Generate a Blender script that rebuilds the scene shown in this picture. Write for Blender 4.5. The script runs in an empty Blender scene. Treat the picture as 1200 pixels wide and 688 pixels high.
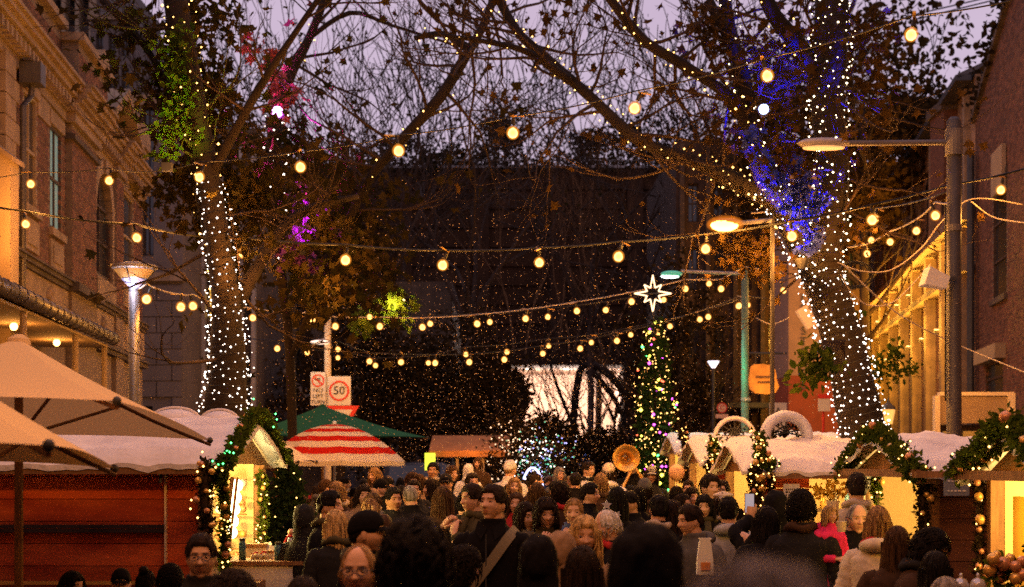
import bpy, math, random
import numpy as np
from mathutils import Vector, Matrix, noise as mnoise

# ------------------------------------------------------------------ camera, sky, exposure
scene = bpy.context.scene
C = scene.collection
R = math.radians
F = 1800.0          # focal length in photo pixels (photo is 1200 wide)
EYE = 1.9
HOR = 544.0         # photo row of the horizon
cam_d = bpy.data.cameras.new('camera')
cam = bpy.data.objects.new('camera', cam_d)
C.objects.link(cam)
cam.location = (0, 0, EYE)
cam.rotation_euler = (R(90), 0, 0)
cam_d.sensor_width = 36.0
cam_d.lens = 36.0 * F / 1200.0
cam_d.shift_y = (HOR - 344.0) / 1200.0
cam_d.clip_start = 0.1
cam_d.clip_end = 2000.0
cam_d.dof.use_dof = True
cam_d.dof.focus_distance = 12.5
cam_d.dof.aperture_fstop = 3.0
scene.camera = cam

world = bpy.data.worlds.new("World")
scene.world = world
world.use_nodes = True
wn, wl = world.node_tree.nodes, world.node_tree.links
bg = wn['Background']
sky = wn.new('ShaderNodeTexSky')
sky.sky_type = 'NISHITA'
sky.sun_disc = False
sky.sun_elevation = R(1.0)
sky.sun_rotation = R(200)
sky.air_density = 1.0
sky.dust_density = 2.0
tc = wn.new('ShaderNodeTexCoord')
ns = wn.new('ShaderNodeTexNoise'); ns.inputs['Scale'].default_value = 2.2
ns.inputs['Detail'].default_value = 5.0
mp = wn.new('ShaderNodeMapping'); mp.inputs['Scale'].default_value = (1, 1, 3.5)
wl.new(tc.outputs['Generated'], mp.inputs['Vector']); wl.new(mp.outputs['Vector'], ns.inputs['Vector'])
cr = wn.new('ShaderNodeValToRGB')
cr.color_ramp.elements[0].position = 0.3; cr.color_ramp.elements[0].color = (6.0, 4.5, 6.2, 1)
cr.color_ramp.elements[1].position = 0.75; cr.color_ramp.elements[1].color = (7.4, 5.9, 7.7, 1)
wl.new(ns.outputs['Fac'], cr.inputs['Fac'])
mx = wn.new('ShaderNodeMix'); mx.data_type = 'RGBA'; mx.inputs['Factor'].default_value = 0.9
wl.new(sky.outputs['Color'], mx.inputs['A']); wl.new(cr.outputs['Color'], mx.inputs['B'])
wl.new(mx.outputs['Result'], bg.inputs['Color'])
bg.inputs['Strength'].default_value = 0.1
world.cycles.sampling_method = 'MANUAL'
world.cycles.sample_map_resolution = 256

scene.view_settings.view_transform = 'Standard'
scene.view_settings.look = 'None'
scene.view_settings.exposure = 0.0
scene.view_settings.gamma = 1.0
scene.cycles.use_denoising = False
scene.cycles.max_bounces = 4
scene.cycles.diffuse_bounces = 2
scene.cycles.glossy_bounces = 2
scene.cycles.transmission_bounces = 3
scene.cycles.transparent_max_bounces = 6
scene.cycles.sample_clamp_indirect = 2.0
scene.cycles.sample_clamp_direct = 8.0
scene.cycles.caustics_reflective = False
scene.cycles.caustics_refractive = False
BULB_W = 72.0      # power of one festoon bulb

# ------------------------------------------------------------------ helpers
def at(px, py, Y):
    s = Y / F
    return Vector(((px - 600.0) * s, Y, EYE + (HOR - py) * s))

def put(o, parent=None):
    C.objects.link(o)
    if parent is not None:
        o.parent = parent
    return o

def thing(name, label, cat, loc=(0, 0, 0), rotz=0.0, group=None):
    o = bpy.data.objects.new(name, None)
    C.objects.link(o)
    o.location = loc
    o.rotation_euler = (0, 0, rotz)
    o.empty_display_size = 0.2
    o['label'] = label
    o['category'] = cat
    if group:
        o['group'] = group
    return o

def tag(o, label=None, cat=None, group=None, kind=None):
    if label: o['label'] = label
    if cat: o['category'] = cat
    if group: o['group'] = group
    if kind: o['kind'] = kind
    return o

def wmat(o):
    m = Matrix.Identity(4)
    while o is not None:
        m = o.matrix_basis @ m
        o = o.parent
    return m

class MB:
    """collects shapes; build() links them as ONE mesh object"""
    def __init__(s):
        s.v = []; s.f = []; s.m = []; s.n = 0
    def add(s, verts, faces, mi=0):
        b = s.n
        s.v.extend([tuple(p) for p in verts])
        s.n += len(verts)
        s.f.extend([tuple(i + b for i in f) for f in faces])
        if isinstance(mi, int):
            s.m.extend([mi] * len(faces))
        else:
            s.m.extend(mi)
        return s
    def box(s, c, d, rot=None, mi=0):
        hx, hy, hz = d[0] / 2, d[1] / 2, d[2] / 2
        c = Vector(c)
        vs = [Vector((x * hx, y * hy, z * hz)) for z in (-1, 1) for y in (-1, 1) for x in (-1, 1)]
        if rot is not None:
            vs = [rot @ v for v in vs]
        vs = [v + c for v in vs]
        return s.add(vs, [(0, 2, 3, 1), (4, 5, 7, 6), (0, 1, 5, 4), (2, 6, 7, 3), (0, 4, 6, 2), (1, 3, 7, 5)], mi)
    def bb(s, x0, x1, y0, y1, z0, z1, mi=0):
        return s.box(((x0 + x1) / 2, (y0 + y1) / 2, (z0 + z1) / 2), (abs(x1 - x0), abs(y1 - y0), abs(z1 - z0)), None, mi)
    def hexa(s, P, mi=0):
        return s.add(P, [(0, 2, 3, 1), (4, 5, 7, 6), (0, 1, 5, 4), (2, 6, 7, 3), (0, 4, 6, 2), (1, 3, 7, 5)], mi)
    def tube(s, pts, rad, n=8, cap=True, mi=0, squash=None):
        pts = [Vector(p) for p in pts]
        if not hasattr(rad, '__len__'):
            rad = [rad] * len(pts)
        vs = []; up = Vector((0, 0, 1)); last = None
        for i, p in enumerate(pts):
            if i == 0: t = pts[1] - p
            elif i == len(pts) - 1: t = p - pts[i - 1]
            else: t = pts[i + 1] - pts[i - 1]
            if t.length < 1e-9: t = Vector((0, 0, 1))
            t.normalize()
            if last is None:
                a = t.cross(up)
                if a.length < 0.05: a = t.cross(Vector((0, 1, 0)))
            else:
                a = last - t * last.dot(t)
                if a.length < 1e-6: a = t.cross(up)
            a.normalize(); last = a
            b = t.cross(a)
            for k in range(n):
                an = 2 * math.pi * k / n
                q = a * math.cos(an) * rad[i] + b * math.sin(an) * rad[i]
                if squash: q = Vector((q.x * squash[0], q.y * squash[1], q.z * squash[2]))
                vs.append(p + q)
        fs = []
        for i in range(len(pts) - 1):
            for k in range(n):
                fs.append((i * n + k, i * n + (k + 1) % n, (i + 1) * n + (k + 1) % n, (i + 1) * n + k))
        if cap:
            fs.append(tuple(range(n - 1, -1, -1)))
            fs.append(tuple(range((len(pts) - 1) * n, len(pts) * n)))
        return s.add(vs, fs, mi)
    def lathe(s, c, prof, n=16, mi=0, axis=None, cap=True):
        """prof: list of (r, z) in local axis; axis rotates +Z"""
        c = Vector(c); vs = []
        for r, z in prof:
            for k in range(n):
                a = 2 * math.pi * k / n
                q = Vector((r * math.cos(a), r * math.sin(a), z))
                if axis is not None: q = axis @ q
                vs.append(c + q)
        fs = []
        for i in range(len(prof) - 1):
            for k in range(n):
                fs.append((i * n + k, i * n + (k + 1) % n, (i + 1) * n + (k + 1) % n, (i + 1) * n + k))
        if cap:
            fs.append(tuple(range(n - 1, -1, -1)))
            fs.append(tuple(range((len(prof) - 1) * n, len(prof) * n)))
        return s.add(vs, fs, mi)
    def ball(s, c, r, n=10, m=6, mi=0):
        if not hasattr(r, '__len__'): r = (r, r, r)
        vs = [(c[0], c[1], c[2] - r[2])]; fs = []
        for j in range(1, m):
            a = math.pi * j / m - math.pi / 2
            for k in range(n):
                b = 2 * math.pi * k / n
                vs.append((c[0] + r[0] * math.cos(a) * math.cos(b), c[1] + r[1] * math.cos(a) * math.sin(b), c[2] + r[2] * math.sin(a)))
        vs.append((c[0], c[1], c[2] + r[2])); L = len(vs) - 1
        for k in range(n):
            fs.append((0, 1 + (k + 1) % n, 1 + k))
            fs.append((L, 1 + (m - 2) * n + k, 1 + (m - 2) * n + (k + 1) % n))
        for j in range(m - 2):
            for k in range(n):
                fs.append((1 + j * n + k, 1 + j * n + (k + 1) % n, 1 + (j + 1) * n + (k + 1) % n, 1 + (j + 1) * n + k))
        return s.add(vs, fs, mi)
    def octa(s, c, r, mi=0):
        x, y, z = c
        return s.add([(x + r, y, z), (x - r, y, z), (x, y + r, z), (x, y - r, z), (x, y, z + r), (x, y, z - r)],
                     [(0, 2, 4), (2, 1, 4), (1, 3, 4), (3, 0, 4), (2, 0, 5), (1, 2, 5), (3, 1, 5), (0, 3, 5)], mi)
    def grid(s, G, closed_u=False, mi=0):
        """G[i][j] vertices"""
        n, m = len(G), len(G[0])
        vs = [p for row in G for p in row]
        fs = []
        for i in range(n - 1):
            for j in range(m if closed_u else m - 1):
                fs.append((i * m + j, i * m + (j + 1) % m, (i + 1) * m + (j + 1) % m, (i + 1) * m + j))
        return s.add(vs, fs, mi)
    def mesh(s, name, mats, smooth=False, inv=None):
        me = bpy.data.meshes.new(name)
        V = s.v
        if inv is not None and V:
            A = np.array(V, dtype=float)
            M = np.array(inv)
            V = (A @ M[:3, :3].T + M[:3, 3]).tolist()
        me.from_pydata(V, [], s.f)
        for m in (mats if isinstance(mats, (list, tuple)) else [mats]):
            me.materials.append(m)
        me.polygons.foreach_set('material_index', s.m)
        if smooth:
            me.polygons.foreach_set('use_smooth', [True] * len(s.f))
        me.update()
        return me
    def build(s, name, mats, parent=None, smooth=False, label=None, kind=None):
        inv = wmat(parent).inverted() if parent is not None else None
        me = s.mesh(name, mats, smooth, inv)
        o = bpy.data.objects.new(name, me)
        put(o, parent)
        if label: o['label'] = label
        if kind: o['kind'] = kind
        return o

def copy_tree(o, parent=None):
    c = o.copy()
    C.objects.link(c)
    c.parent = parent
    for ch in list(o.children):
        copy_tree(ch, c)
    return c

# ------------------------------------------------------------------ materials
MATS = {}
def mat(name, col, rough=0.7, var=0.0, scale=6.0, bump=0.0, metal=0.0, spec=0.3, emis=None, es=0.0,
        rnd=0.0, col2=None, sss=0.0, trans=0.0, alpha=1.0, sheen=0.0, coord='Object', detail=4.0, stretch=None, sampled=False):
    if name in MATS: return MATS[name]
    m = bpy.data.materials.new(name); m.use_nodes = True
    N, L = m.node_tree.nodes, m.node_tree.links
    b = N['Principled BSDF']
    b.inputs['Roughness'].default_value = rough
    b.inputs['Metallic'].default_value = metal
    b.inputs['Specular IOR Level'].default_value = spec
    b.inputs['Base Color'].default_value = (*col, 1)
    if trans: b.inputs['Transmission Weight'].default_value = trans
    if alpha < 1: b.inputs['Alpha'].default_value = alpha
    if sheen: b.inputs['Sheen Weight'].default_value = sheen
    if emis is not None:
        b.inputs['Emission Color'].default_value = (*emis, 1)
        b.inputs['Emission Strength'].default_value = es
        m.cycles.emission_sampling = 'FRONT' if sampled else 'NONE'
    if var or col2 or bump or rnd:
        t = N.new('ShaderNodeTexCoord')
        n = N.new('ShaderNodeTexNoise'); n.inputs['Scale'].default_value = scale; n.inputs['Detail'].default_value = detail
        src = t.outputs[coord]
        if stretch:
            mp = N.new('ShaderNodeMapping'); mp.inputs['Scale'].default_value = stretch
            L.new(src, mp.inputs['Vector']); src = mp.outputs['Vector']
        L.new(src, n.inputs['Vector'])
        if var or col2:
            r = N.new('ShaderNodeValToRGB')
            c2 = col2 if col2 else tuple(min(1, c * (1 + var)) for c in col)
            c1 = col if col2 else tuple(c * (1 - var) for c in col)
            r.color_ramp.elements[0].position = 0.32; r.color_ramp.elements[0].color = (*c1, 1)
            r.color_ramp.elements[1].position = 0.68; r.color_ramp.elements[1].color = (*c2, 1)
            L.new(n.outputs['Fac'], r.inputs['Fac'])
            out = r.outputs['Color']
            if rnd:
                oi = N.new('ShaderNodeObjectInfo'); g = N.new('ShaderNodeNewGeometry')
                ad = N.new('ShaderNodeMath'); ad.operation = 'ADD'
                L.new(oi.outputs['Random'], ad.inputs[0]); L.new(g.outputs['Random Per Island'], ad.inputs[1])
                fr = N.new('ShaderNodeMath'); fr.operation = 'FRACT'; L.new(ad.outputs[0], fr.inputs[0])
                mr = N.new('ShaderNodeMapRange'); mr.inputs['To Min'].default_value = 1 - rnd; mr.inputs['To Max'].default_value = 1 + rnd
                L.new(fr.outputs[0], mr.inputs['Value'])
                mm = N.new('ShaderNodeMix'); mm.data_type = 'RGBA'; mm.blend_type = 'MULTIPLY'; mm.inputs['Factor'].default_value = 1
                cb = N.new('ShaderNodeCombineColor')
                for k in range(3): L.new(mr.outputs['Result'], cb.inputs[k])
                L.new(out, mm.inputs['A']); L.new(cb.outputs['Color'], mm.inputs['B'])
                out = mm.outputs['Result']
            L.new(out, b.inputs['Base Color'])
        if bump:
            bp = N.new('ShaderNodeBump'); bp.inputs['Strength'].default_value = bump; bp.inputs['Distance'].default_value = 0.02
            n2 = N.new('ShaderNodeTexNoise'); n2.inputs['Scale'].default_value = scale * 3; n2.inputs['Detail'].default_value = 5
            L.new(src, n2.inputs['Vector'])
            L.new(n2.outputs['Fac'], bp.inputs['Height']); L.new(bp.outputs['Normal'], b.inputs['Normal'])
    MATS[name] = m
    return m

def leafmat(name, c1, c2, tl=0.35):
    """two sided leaf: diffuse + translucent, hue varies leaf by leaf"""
    if name in MATS: return MATS[name]
    m = bpy.data.materials.new(name); m.use_nodes = True
    N, L = m.node_tree.nodes, m.node_tree.links
    N.remove(N['Principled BSDF'])
    g = N.new('ShaderNodeNewGeometry'); r = N.new('ShaderNodeValToRGB')
    r.color_ramp.elements[0].color = (*c1, 1); r.color_ramp.elements[1].color = (*c2, 1)
    L.new(g.outputs['Random Per Island'], r.inputs['Fac'])
    d = N.new('ShaderNodeBsdfDiffuse'); t = N.new('ShaderNodeBsdfTranslucent'); s = N.new('ShaderNodeMixShader')
    s.inputs['Fac'].default_value = tl
    L.new(r.outputs['Color'], d.inputs['Color']); L.new(r.outputs['Color'], t.inputs['Color'])
    L.new(d.outputs['BSDF'], s.inputs[1]); L.new(t.outputs['BSDF'], s.inputs[2])
    L.new(s.outputs['Shader'], N['Material Output'].inputs['Surface'])
    MATS[name] = m
    return m

WARM = (1.0, 0.38, 0.065)
brick_m = mat('brick_red', (0.115, 0.047, 0.025), 0.9, 0.3, 9, 0.35, rnd=0.4)
mortar_m = mat('mortar', (0.17, 0.12, 0.08), 0.95, 0.2, 8, 0.2)
stone_m = mat('sandstone', (0.24, 0.165, 0.10), 0.9, 0.22, 3, 0.25, rnd=0.08)
stonedark_m = mat('stone_dark', (0.08, 0.058, 0.042), 0.9, 0.25, 2, 0.3)
plaster_m = mat('cream_plaster', (0.28, 0.20, 0.125), 0.9, 0.1, 2, 0.1)
render_m = mat('grey_render', (0.12, 0.095, 0.085), 0.9, 0.12, 1.5, 0.1)
slate_m = mat('slate', (0.07, 0.07, 0.08), 0.8, 0.25, 5, 0.2, rnd=0.2)
lead_m = mat('lead_gutter', (0.09, 0.075, 0.065), 0.45, 0.2, 4, 0.1, metal=0.4)
timber_dark = mat('timber_dark', (0.05, 0.03, 0.02), 0.7, 0.3, 6, 0.1)
timber_mid = mat('timber_brown', (0.16, 0.08, 0.04), 0.7, 0.3, 5, 0.15, stretch=(1, 1, 8))
red_panel = mat('red_painted_boards', (0.44, 0.055, 0.013), 0.65, 0, 2.2, 0.35, stretch=(1, 1, 3), rnd=0.2, col2=(.70, .13, .028))
glass_dark = mat('glass_dark', (0.02, 0.025, 0.03), 0.08, spec=0.6)
glass_green = mat('glass_teal', (0.25, 0.40, 0.38), 0.15, spec=0.6, emis=(0.2, 0.42, 0.4), es=0.25)
glass_lit = mat('glass_lit', (0.8, 0.5, 0.1), 0.4, emis=(1.0, 0.55, 0.08), es=1.0)
glass_dim = mat('glass_dim_lit', (0.3, 0.2, 0.06), 0.3, emis=(1.0, 0.55, 0.12), es=0.12)
steel_m = mat('painted_steel', (0.30, 0.28, 0.27), 0.45, 0.15, 5, 0.03, metal=0.3)
steel_dark = mat('steel_dark', (0.04, 0.04, 0.045), 0.5, 0.15, 5)
pole_grey = mat('pole_grey', (0.13, 0.115, 0.11), 0.5, 0.2, 2, 0.05)
pole_green = mat('pole_green', (0.10, 0.17, 0.14), 0.5, 0.2, 2, 0.05)
snow_m = mat('snow_cover', (0.60, 0.57, 0.60), 0.9, 0, 3, 1.0, col2=(.78, .75, .77))
white_m = mat('white_paint', (0.75, 0.72, 0.68), 0.6, 0.08, 4)
asphalt_m = mat('asphalt', (0.045, 0.043, 0.042), 0.75, 0.3, 3, 0.4)
paver_m = mat('pavement_stone', (0.16, 0.14, 0.13), 0.8, 0.2, 3, 0.2, rnd=0.15)
bark_m = mat('bark', (0.016, 0.010, 0.007), 0.95, 0.45, 3, 0.6, stretch=(1, 1, 0.4))
barkd_m = mat('bark_dark', (0.035, 0.021, 0.014), 0.95, 0.3, 3)
cable_m = mat('black_cable', (0.012, 0.012, 0.012), 0.6)
palecable_m = mat('pale_cable', (0.5, 0.42, 0.33), 0.6)
socket_m = mat('socket', (0.02, 0.018, 0.015), 0.5)
brass_m = mat('brass', (0.8, 0.5, 0.16), 0.3, metal=0.9)
bulb_m = mat('lamp_filament', (1, 0.8, 0.4), 0.4, emis=(1.0, 0.52, 0.15), es=8.0)
def halomat(name, col, es, tr):  # see-through glow fading toward the rim, a painted lamp halo
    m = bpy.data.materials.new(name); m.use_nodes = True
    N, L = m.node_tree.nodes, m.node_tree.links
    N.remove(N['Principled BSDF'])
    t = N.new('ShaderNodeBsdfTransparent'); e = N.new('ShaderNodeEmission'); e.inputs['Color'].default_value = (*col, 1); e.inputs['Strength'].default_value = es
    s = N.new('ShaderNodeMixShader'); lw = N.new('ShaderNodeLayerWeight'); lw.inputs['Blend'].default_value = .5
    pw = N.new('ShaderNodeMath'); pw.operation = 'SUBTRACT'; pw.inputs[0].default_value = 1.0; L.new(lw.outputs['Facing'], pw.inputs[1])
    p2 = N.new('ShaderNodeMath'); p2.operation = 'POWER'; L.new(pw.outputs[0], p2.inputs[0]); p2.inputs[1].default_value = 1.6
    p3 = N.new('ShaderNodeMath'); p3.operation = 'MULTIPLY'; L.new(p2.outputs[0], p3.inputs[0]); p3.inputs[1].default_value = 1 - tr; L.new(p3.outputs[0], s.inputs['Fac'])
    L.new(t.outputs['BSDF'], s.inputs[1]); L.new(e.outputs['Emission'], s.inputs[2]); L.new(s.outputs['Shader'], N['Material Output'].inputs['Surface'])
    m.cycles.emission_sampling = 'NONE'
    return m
bulb_halo = halomat('amber_bulb_halo', (1.0, 0.32, 0.035), 1.25, .2)
fairy_m = mat('fairy_cool', (1, 1, 1), 0.4, emis=(1.0, 0.83, 0.70), es=7.0)
fairyw_m = mat('fairy_warm', (1, 0.9, 0.6), 0.4, emis=(1.0, 0.50, 0.12), es=7.0)
fairyb_m = mat('fairy_blue', (0.2, 0.3, 1), 0.4, emis=(0.10, 0.14, 1.0), es=7.0)
fairyg_m = mat('fairy_green', (0.2, 1, 0.4), 0.4, emis=(0.08, 0.9, 0.2), es=6.0)
fairyp_m = mat('fairy_purple', (1, 0.2, 1), 0.4, emis=(0.9, 0.08, 0.8), es=6.0)
leaf_plane = leafmat('leaf_plane', (0.018, 0.018, 0.006), (0.055, 0.036, 0.011), .3)
leaf_autumn = leafmat('leaf_autumn', (0.028, 0.017, 0.006), (0.075, 0.042, 0.012), .3)
leaf_green = leafmat('leaf_green', (0.025, 0.05, 0.008), (0.10, 0.13, 0.015), 0.35)
leaf_dark = leafmat('leaf_dark', (0.014, 0.011, 0.006), (0.04, 0.026, 0.011), 0.2)
leaf_pale = leafmat('leaf_pale', (0.30, 0.30, 0.28), (0.5, 0.5, 0.48), 0.4)
needle_m = leafmat('needles', (0.012, 0.026, 0.008), (0.035, 0.06, 0.014), 0.2)

def point(name, loc, power, col=WARM, r=0.05, parent=None):
    l = bpy.data.lights.new(name, 'POINT'); l.energy = power; l.color = col; l.shadow_soft_size = r
    o = bpy.data.objects.new(name, l); C.objects.link(o)
    if parent is not None:
        o.parent = parent
        o.location = wmat(parent).inverted() @ Vector(loc)
    else: o.location = loc
    return o
def spot(name, loc, target, power, col, angle=60, r=0.05, parent=None, blend=0.5):
    l = bpy.data.lights.new(name, 'SPOT'); l.energy = power; l.color = col; l.shadow_soft_size = r
    l.spot_size = R(angle); l.spot_blend = blend
    o = bpy.data.objects.new(name, l); C.objects.link(o)
    loc = Vector(loc); d = (Vector(target) - loc).normalized()
    q = d.to_track_quat('-Z', 'Y')
    M = Matrix.Translation(loc) @ q.to_matrix().to_4x4()
    if parent is not None:
        o.parent = parent
        M = wmat(parent).inverted() @ M
    o.matrix_basis = M
    return o

# leaves in one go -------------------------------------------------
PLANE_LEAF = [(0, 0), (.5, .05), (.3, .38), (.46, .74), (.13, .62), (0, 1), (-.13, .62), (-.46, .74), (-.3, .38), (-.5, .05)]
KITE = [(0, 0), (.3, .45), (0, 1), (-.3, .45)]
OVAL = [(0, 0), (.26, .25), (.3, .6), (0, 1), (-.3, .6), (-.26, .25)]
def leaf_mb(points, size, rs, shape=KITE, jitter=0.35, droop=0.3, mi=0):
    """points: Nx3 array; one leaf polygon at each"""
    P = np.asarray(points, dtype=float)
    n = len(P); k = len(shape)
    S = np.array(shape)
    a = rs.normal(size=(n, 3)); a[:, 2] -= droop
    a /= np.linalg.norm(a, axis=1)[:, None]
    b = rs.normal(size=(n, 3))
    b -= a * (a * b).sum(1)[:, None]; b /= np.linalg.norm(b, axis=1)[:, None]
    sz = size * (1 + jitter * rs.uniform(-1, 1, n))
    c = np.cross(a, b)
    fold = rs.uniform(.15, .6, n); curl = rs.uniform(-.1, .35, n)
    lift = np.abs(S[None, :, 0]) * fold[:, None] - (S[None, :, 1] ** 2) * curl[:, None]
    V = P[:, None, :] + sz[:, None, None] * (S[None, :, 0, None] * b[:, None, :] + S[None, :, 1, None] * a[:, None, :] + lift[:, :, None] * c[:, None, :])
    tip = max(range(k), key=lambda i: S[i, 1])
    mb = MB()
    idx = np.arange(n * k).reshape(n, k)
    mb.v = V.reshape(-1, 3).tolist(); mb.n = n * k
    L_ = idx.tolist()
    mb.f = [tuple(r[:tip + 1]) for r in L_] + [tuple([r[0]] + r[tip:]) for r in L_]
    mb.m = [mi] * (2 * n)
    return mb

def text(body, loc, size, m, parent=None, rotx=90, rotz=0, name='lettering', ext=0.002, align='CENTER', space=1.0):
    cu = bpy.data.curves.new(name, 'FONT'); cu.body = body; cu.size = size; cu.extrude = ext
    cu.align_x = align; cu.align_y = 'CENTER'; cu.space_line = space; cu.resolution_u = 2
    tmp = bpy.data.objects.new('tmp', cu); me = bpy.data.meshes.new_from_object(tmp); bpy.data.objects.remove(tmp); me.materials.clear(); me.materials.append(m)
    o = bpy.data.objects.new(name, me); C.objects.link(o)
    M = Matrix.Translation(loc) @ Matrix.Rotation(R(rotz), 4, 'Z') @ Matrix.Rotation(R(rotx), 4, 'X')
    if parent is not None:
        o.parent = parent; M = wmat(parent).inverted() @ M
    o.matrix_basis = M
    return o
# ================================================================== THE SETTING
rs = np.random.RandomState(7)
rng = random.Random(7)

g = MB()
g.add([(-600, -100, 0), (600, -100, 0), (600, 1200, 0), (-600, 1200, 0)], [(0, 1, 2, 3)])
tag(g.build('ground', asphalt_m), kind='structure')
for x0, x1 in ((-9.0, -4.6), (5.2, 13.0)):
    p = MB(); p.bb(x0, x1, -6, 76, 0.004, 0.12)
    pv = tag(p.build('pavement', mortar_m), kind='structure')
    st = MB()
    for i in range(90):
        for j in range(int((x1 - x0) / 0.9)):
            xa = x0 + j * 0.9; ya = -6 + i * 0.9
            st.bb(xa + .008, xa + .892, ya + .008, ya + .892, 0.10, 0.128 + rng.uniform(0, .003))
    st.build('paving_stone', paver_m, pv, kind='stuff')
    k = MB()
    kx = x1 if x0 < 0 else x0
    for i in range(80):
        k.bb(kx - .08, kx + .08, -6 + i, -6 + i + .985, 0.005, 0.14)
    tag(k.build('kerb', stone_m), kind='structure')

class Facade:
    """a long street front: Y is the distance down the street, z height, h how far it stands out"""
    def __init__(s, a, m, side):
        s.a, s.m, s.side = a, m, side
        d = Vector((m, 1, 0)).normalized(); s.d = d
        s.n = Vector((d.y, -d.x, 0)) * side     # side=+1: normal to +x
        s.ang = math.atan2(-d.x, d.y)
    def P(s, Y, z, h=0.0):
        return Vector((s.a + s.m * Y, Y, z)) + s.n * h
    def Y(s, px, h=0.0):
        a = s.a + h * s.side * 1.0
        return F * a / (px - 600 - F * s.m)
    def box(s, mb, Y0, Y1, z0, z1, h0, h1, mi=0):
        mb.hexa([s.P(y, z, h) for z in (z0, z1) for y in (Y0, Y1) for h in (h0, h1)], mi)
    def wall(s, mb, Y0, Y1, z0, z1, h0, h1, opens, mi=0):
        ys = sorted({Y0, Y1, *[v for o in opens for v in o[:2] if Y0 < v < Y1]})
        zs = sorted({z0, z1, *[v for o in opens for v in o[2:4] if z0 < v < z1]})
        for i in range(len(ys) - 1):
            for j in range(len(zs) - 1):
                cy, cz = (ys[i] + ys[i + 1]) / 2, (zs[j] + zs[j + 1]) / 2
                if any(o[0] < cy < o[1] and o[2] < cz < o[3] for o in opens): continue
                s.box(mb, ys[i], ys[i + 1], zs[j], zs[j + 1], h0, h1, mi)

def bricks(fac, parent, rects, opens, h, limit=300, top=None):
    """real bricks: the nearest as objects, the rest joined"""
    L, H = 0.24, 0.086
    spots = []
    for (Y0, Y1, z0, z1, hh) in rects:
        rows = int((z1 - z0) / H)
        for r in range(rows):
            z = z0 + (r + .5) * H
            off = (r % 2) * L / 2
            n = int((Y1 - Y0) / L) + 1
            for c in range(n):
                ya = Y0 + c * L - off; yb = ya + L
                ya = max(ya, Y0); yb = min(yb, Y1)
                if yb - ya < .07: continue
                yc = (ya + yb) / 2
                if any(o[0] - .02 < yc < o[1] + .02 and o[2] - .03 < z < o[3] + .03 for o in opens): continue
                if top and z > top(yc): continue
                spots.append((yc, z, yb - ya, hh))
    spots.sort(key=lambda q: q[0])
    me = None
    rest = MB()
    rot = Matrix.Rotation(fac.ang, 3, 'Z')
    unit = MB().box((0, 0, 0), (0.1, 1, H - .012)).mesh('brick', brick_m)
    pinv = wmat(parent).inverted()
    for i, (yc, z, l, hh) in enumerate(spots):
        out = h + hh + rng.uniform(.001, .005)
        c = fac.P(yc, z, out - .05)
        if i < limit:
            o = bpy.data.objects.new('brick', unit); put(o, parent)
            o.matrix_basis = pinv @ (Matrix.Translation(c) @ Matrix.Rotation(fac.ang, 4, 'Z') @ Matrix.Diagonal((1, l - .012, 1, 1)))
        else:
            rest.box(c, (0.1, l - .012, H - .012), rot)
    if rest.n: rest.build('brickwork', brick_m, parent, kind='stuff')

def window(fac, parent, Y0, Y1, z0, z1, depth=0.22, glass=None, frame=None, bars=(1, 1), h=0.0, surround=None):
    fr = MB(); t = .06
    fac.box(fr, Y0, Y1, z0, z0 + t, h - depth, h - depth + .09); fac.box(fr, Y0, Y1, z1 - t, z1, h - depth, h - depth + .09)
    fac.box(fr, Y0, Y0 + t, z0 + t, z1 - t, h - depth, h - depth + .09); fac.box(fr, Y1 - t, Y1, z0 + t, z1 - t, h - depth, h - depth + .09)
    for k in range(1, bars[0] + 1):
        y = Y0 + (Y1 - Y0) * k / (bars[0] + 1); fac.box(fr, y - .022, y + .022, z0 + t, z1 - t, h - depth + .01, h - depth + .07)
    for k in range(1, bars[1] + 1):
        z = z0 + (z1 - z0) * k / (bars[1] + 1); fac.box(fr, Y0 + t, Y1 - t, z - .025, z + .025, h - depth + .012, h - depth + .075)
    w = fr.build('window', frame or timber_dark, parent)
    gl = MB(); fac.box(gl, Y0 + .02, Y1 - .02, z0 + .02, z1 - .02, h - depth + .02, h - depth + .035)
    gl.build('pane', glass or glass_dark, w)
    if surround:
        q = MB(); fac.box(q, Y0 - .1, Y1 + .1, z0 - .14, z0 - .002, h - .1, h + .09)
        fac.box(q, Y0 - .1, Y1 + .1, z1 + .002, z1 + .24, h - .1, h + .05)
        q.build('sill', surround, w)
    return w

# ------------------------------------------------------------ left Victorian brick building
LF = Facade(-6.0, -0.086, +1)
b = thing('brick_building', 'ornate red brick building with stone bands and arched window along the left edge', 'building', LF.P(30, 0), 0)
yA, yA2 = LF.Y(27), LF.Y(43); yB, yB2 = LF.Y(58), LF.Y(72)
yC, yC2 = LF.Y(109), LF.Y(129); yD, yD2 = LF.Y(143), LF.Y(156)
opens = [(yA, yA2, 6.3, 8.25), (yB, yB2, 6.2, 8.1), (yC, yC2, 5.95, 8.2), (yD, yD2, 6.3, 8.3),
         (20.6, 24.4, 0.3, 3.5), (25.0, 28.2, 0.3, 3.5), (28.8, 31.6, .3, 3.5), (32.4, 35.0, .3, 3.4)]
Ye = 38.8
w = MB(); LF.wall(w, 20, Ye, 0, 9.1, -0.6, 0, opens); LF.box(w, 20, Ye, 0, 9.0, -7, -0.62)
w.build('wall', mortar_m, b)
P1, P1b, P2, P2b = LF.Y(77), LF.Y(106), LF.Y(131), LF.Y(140)
rects = [(24.3, P1, 5.4, 8.4, 0), (P1, P1b, 5.4, 8.35, .12), (P1b, P2, 5.4, 8.4, 0), (P2, P2b, 5.4, 8.4, .1), (P2b, Ye, 5.4, 8.4, 0)]
bricks(LF, b, rects, opens, 0.0)
pil = MB()
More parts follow.
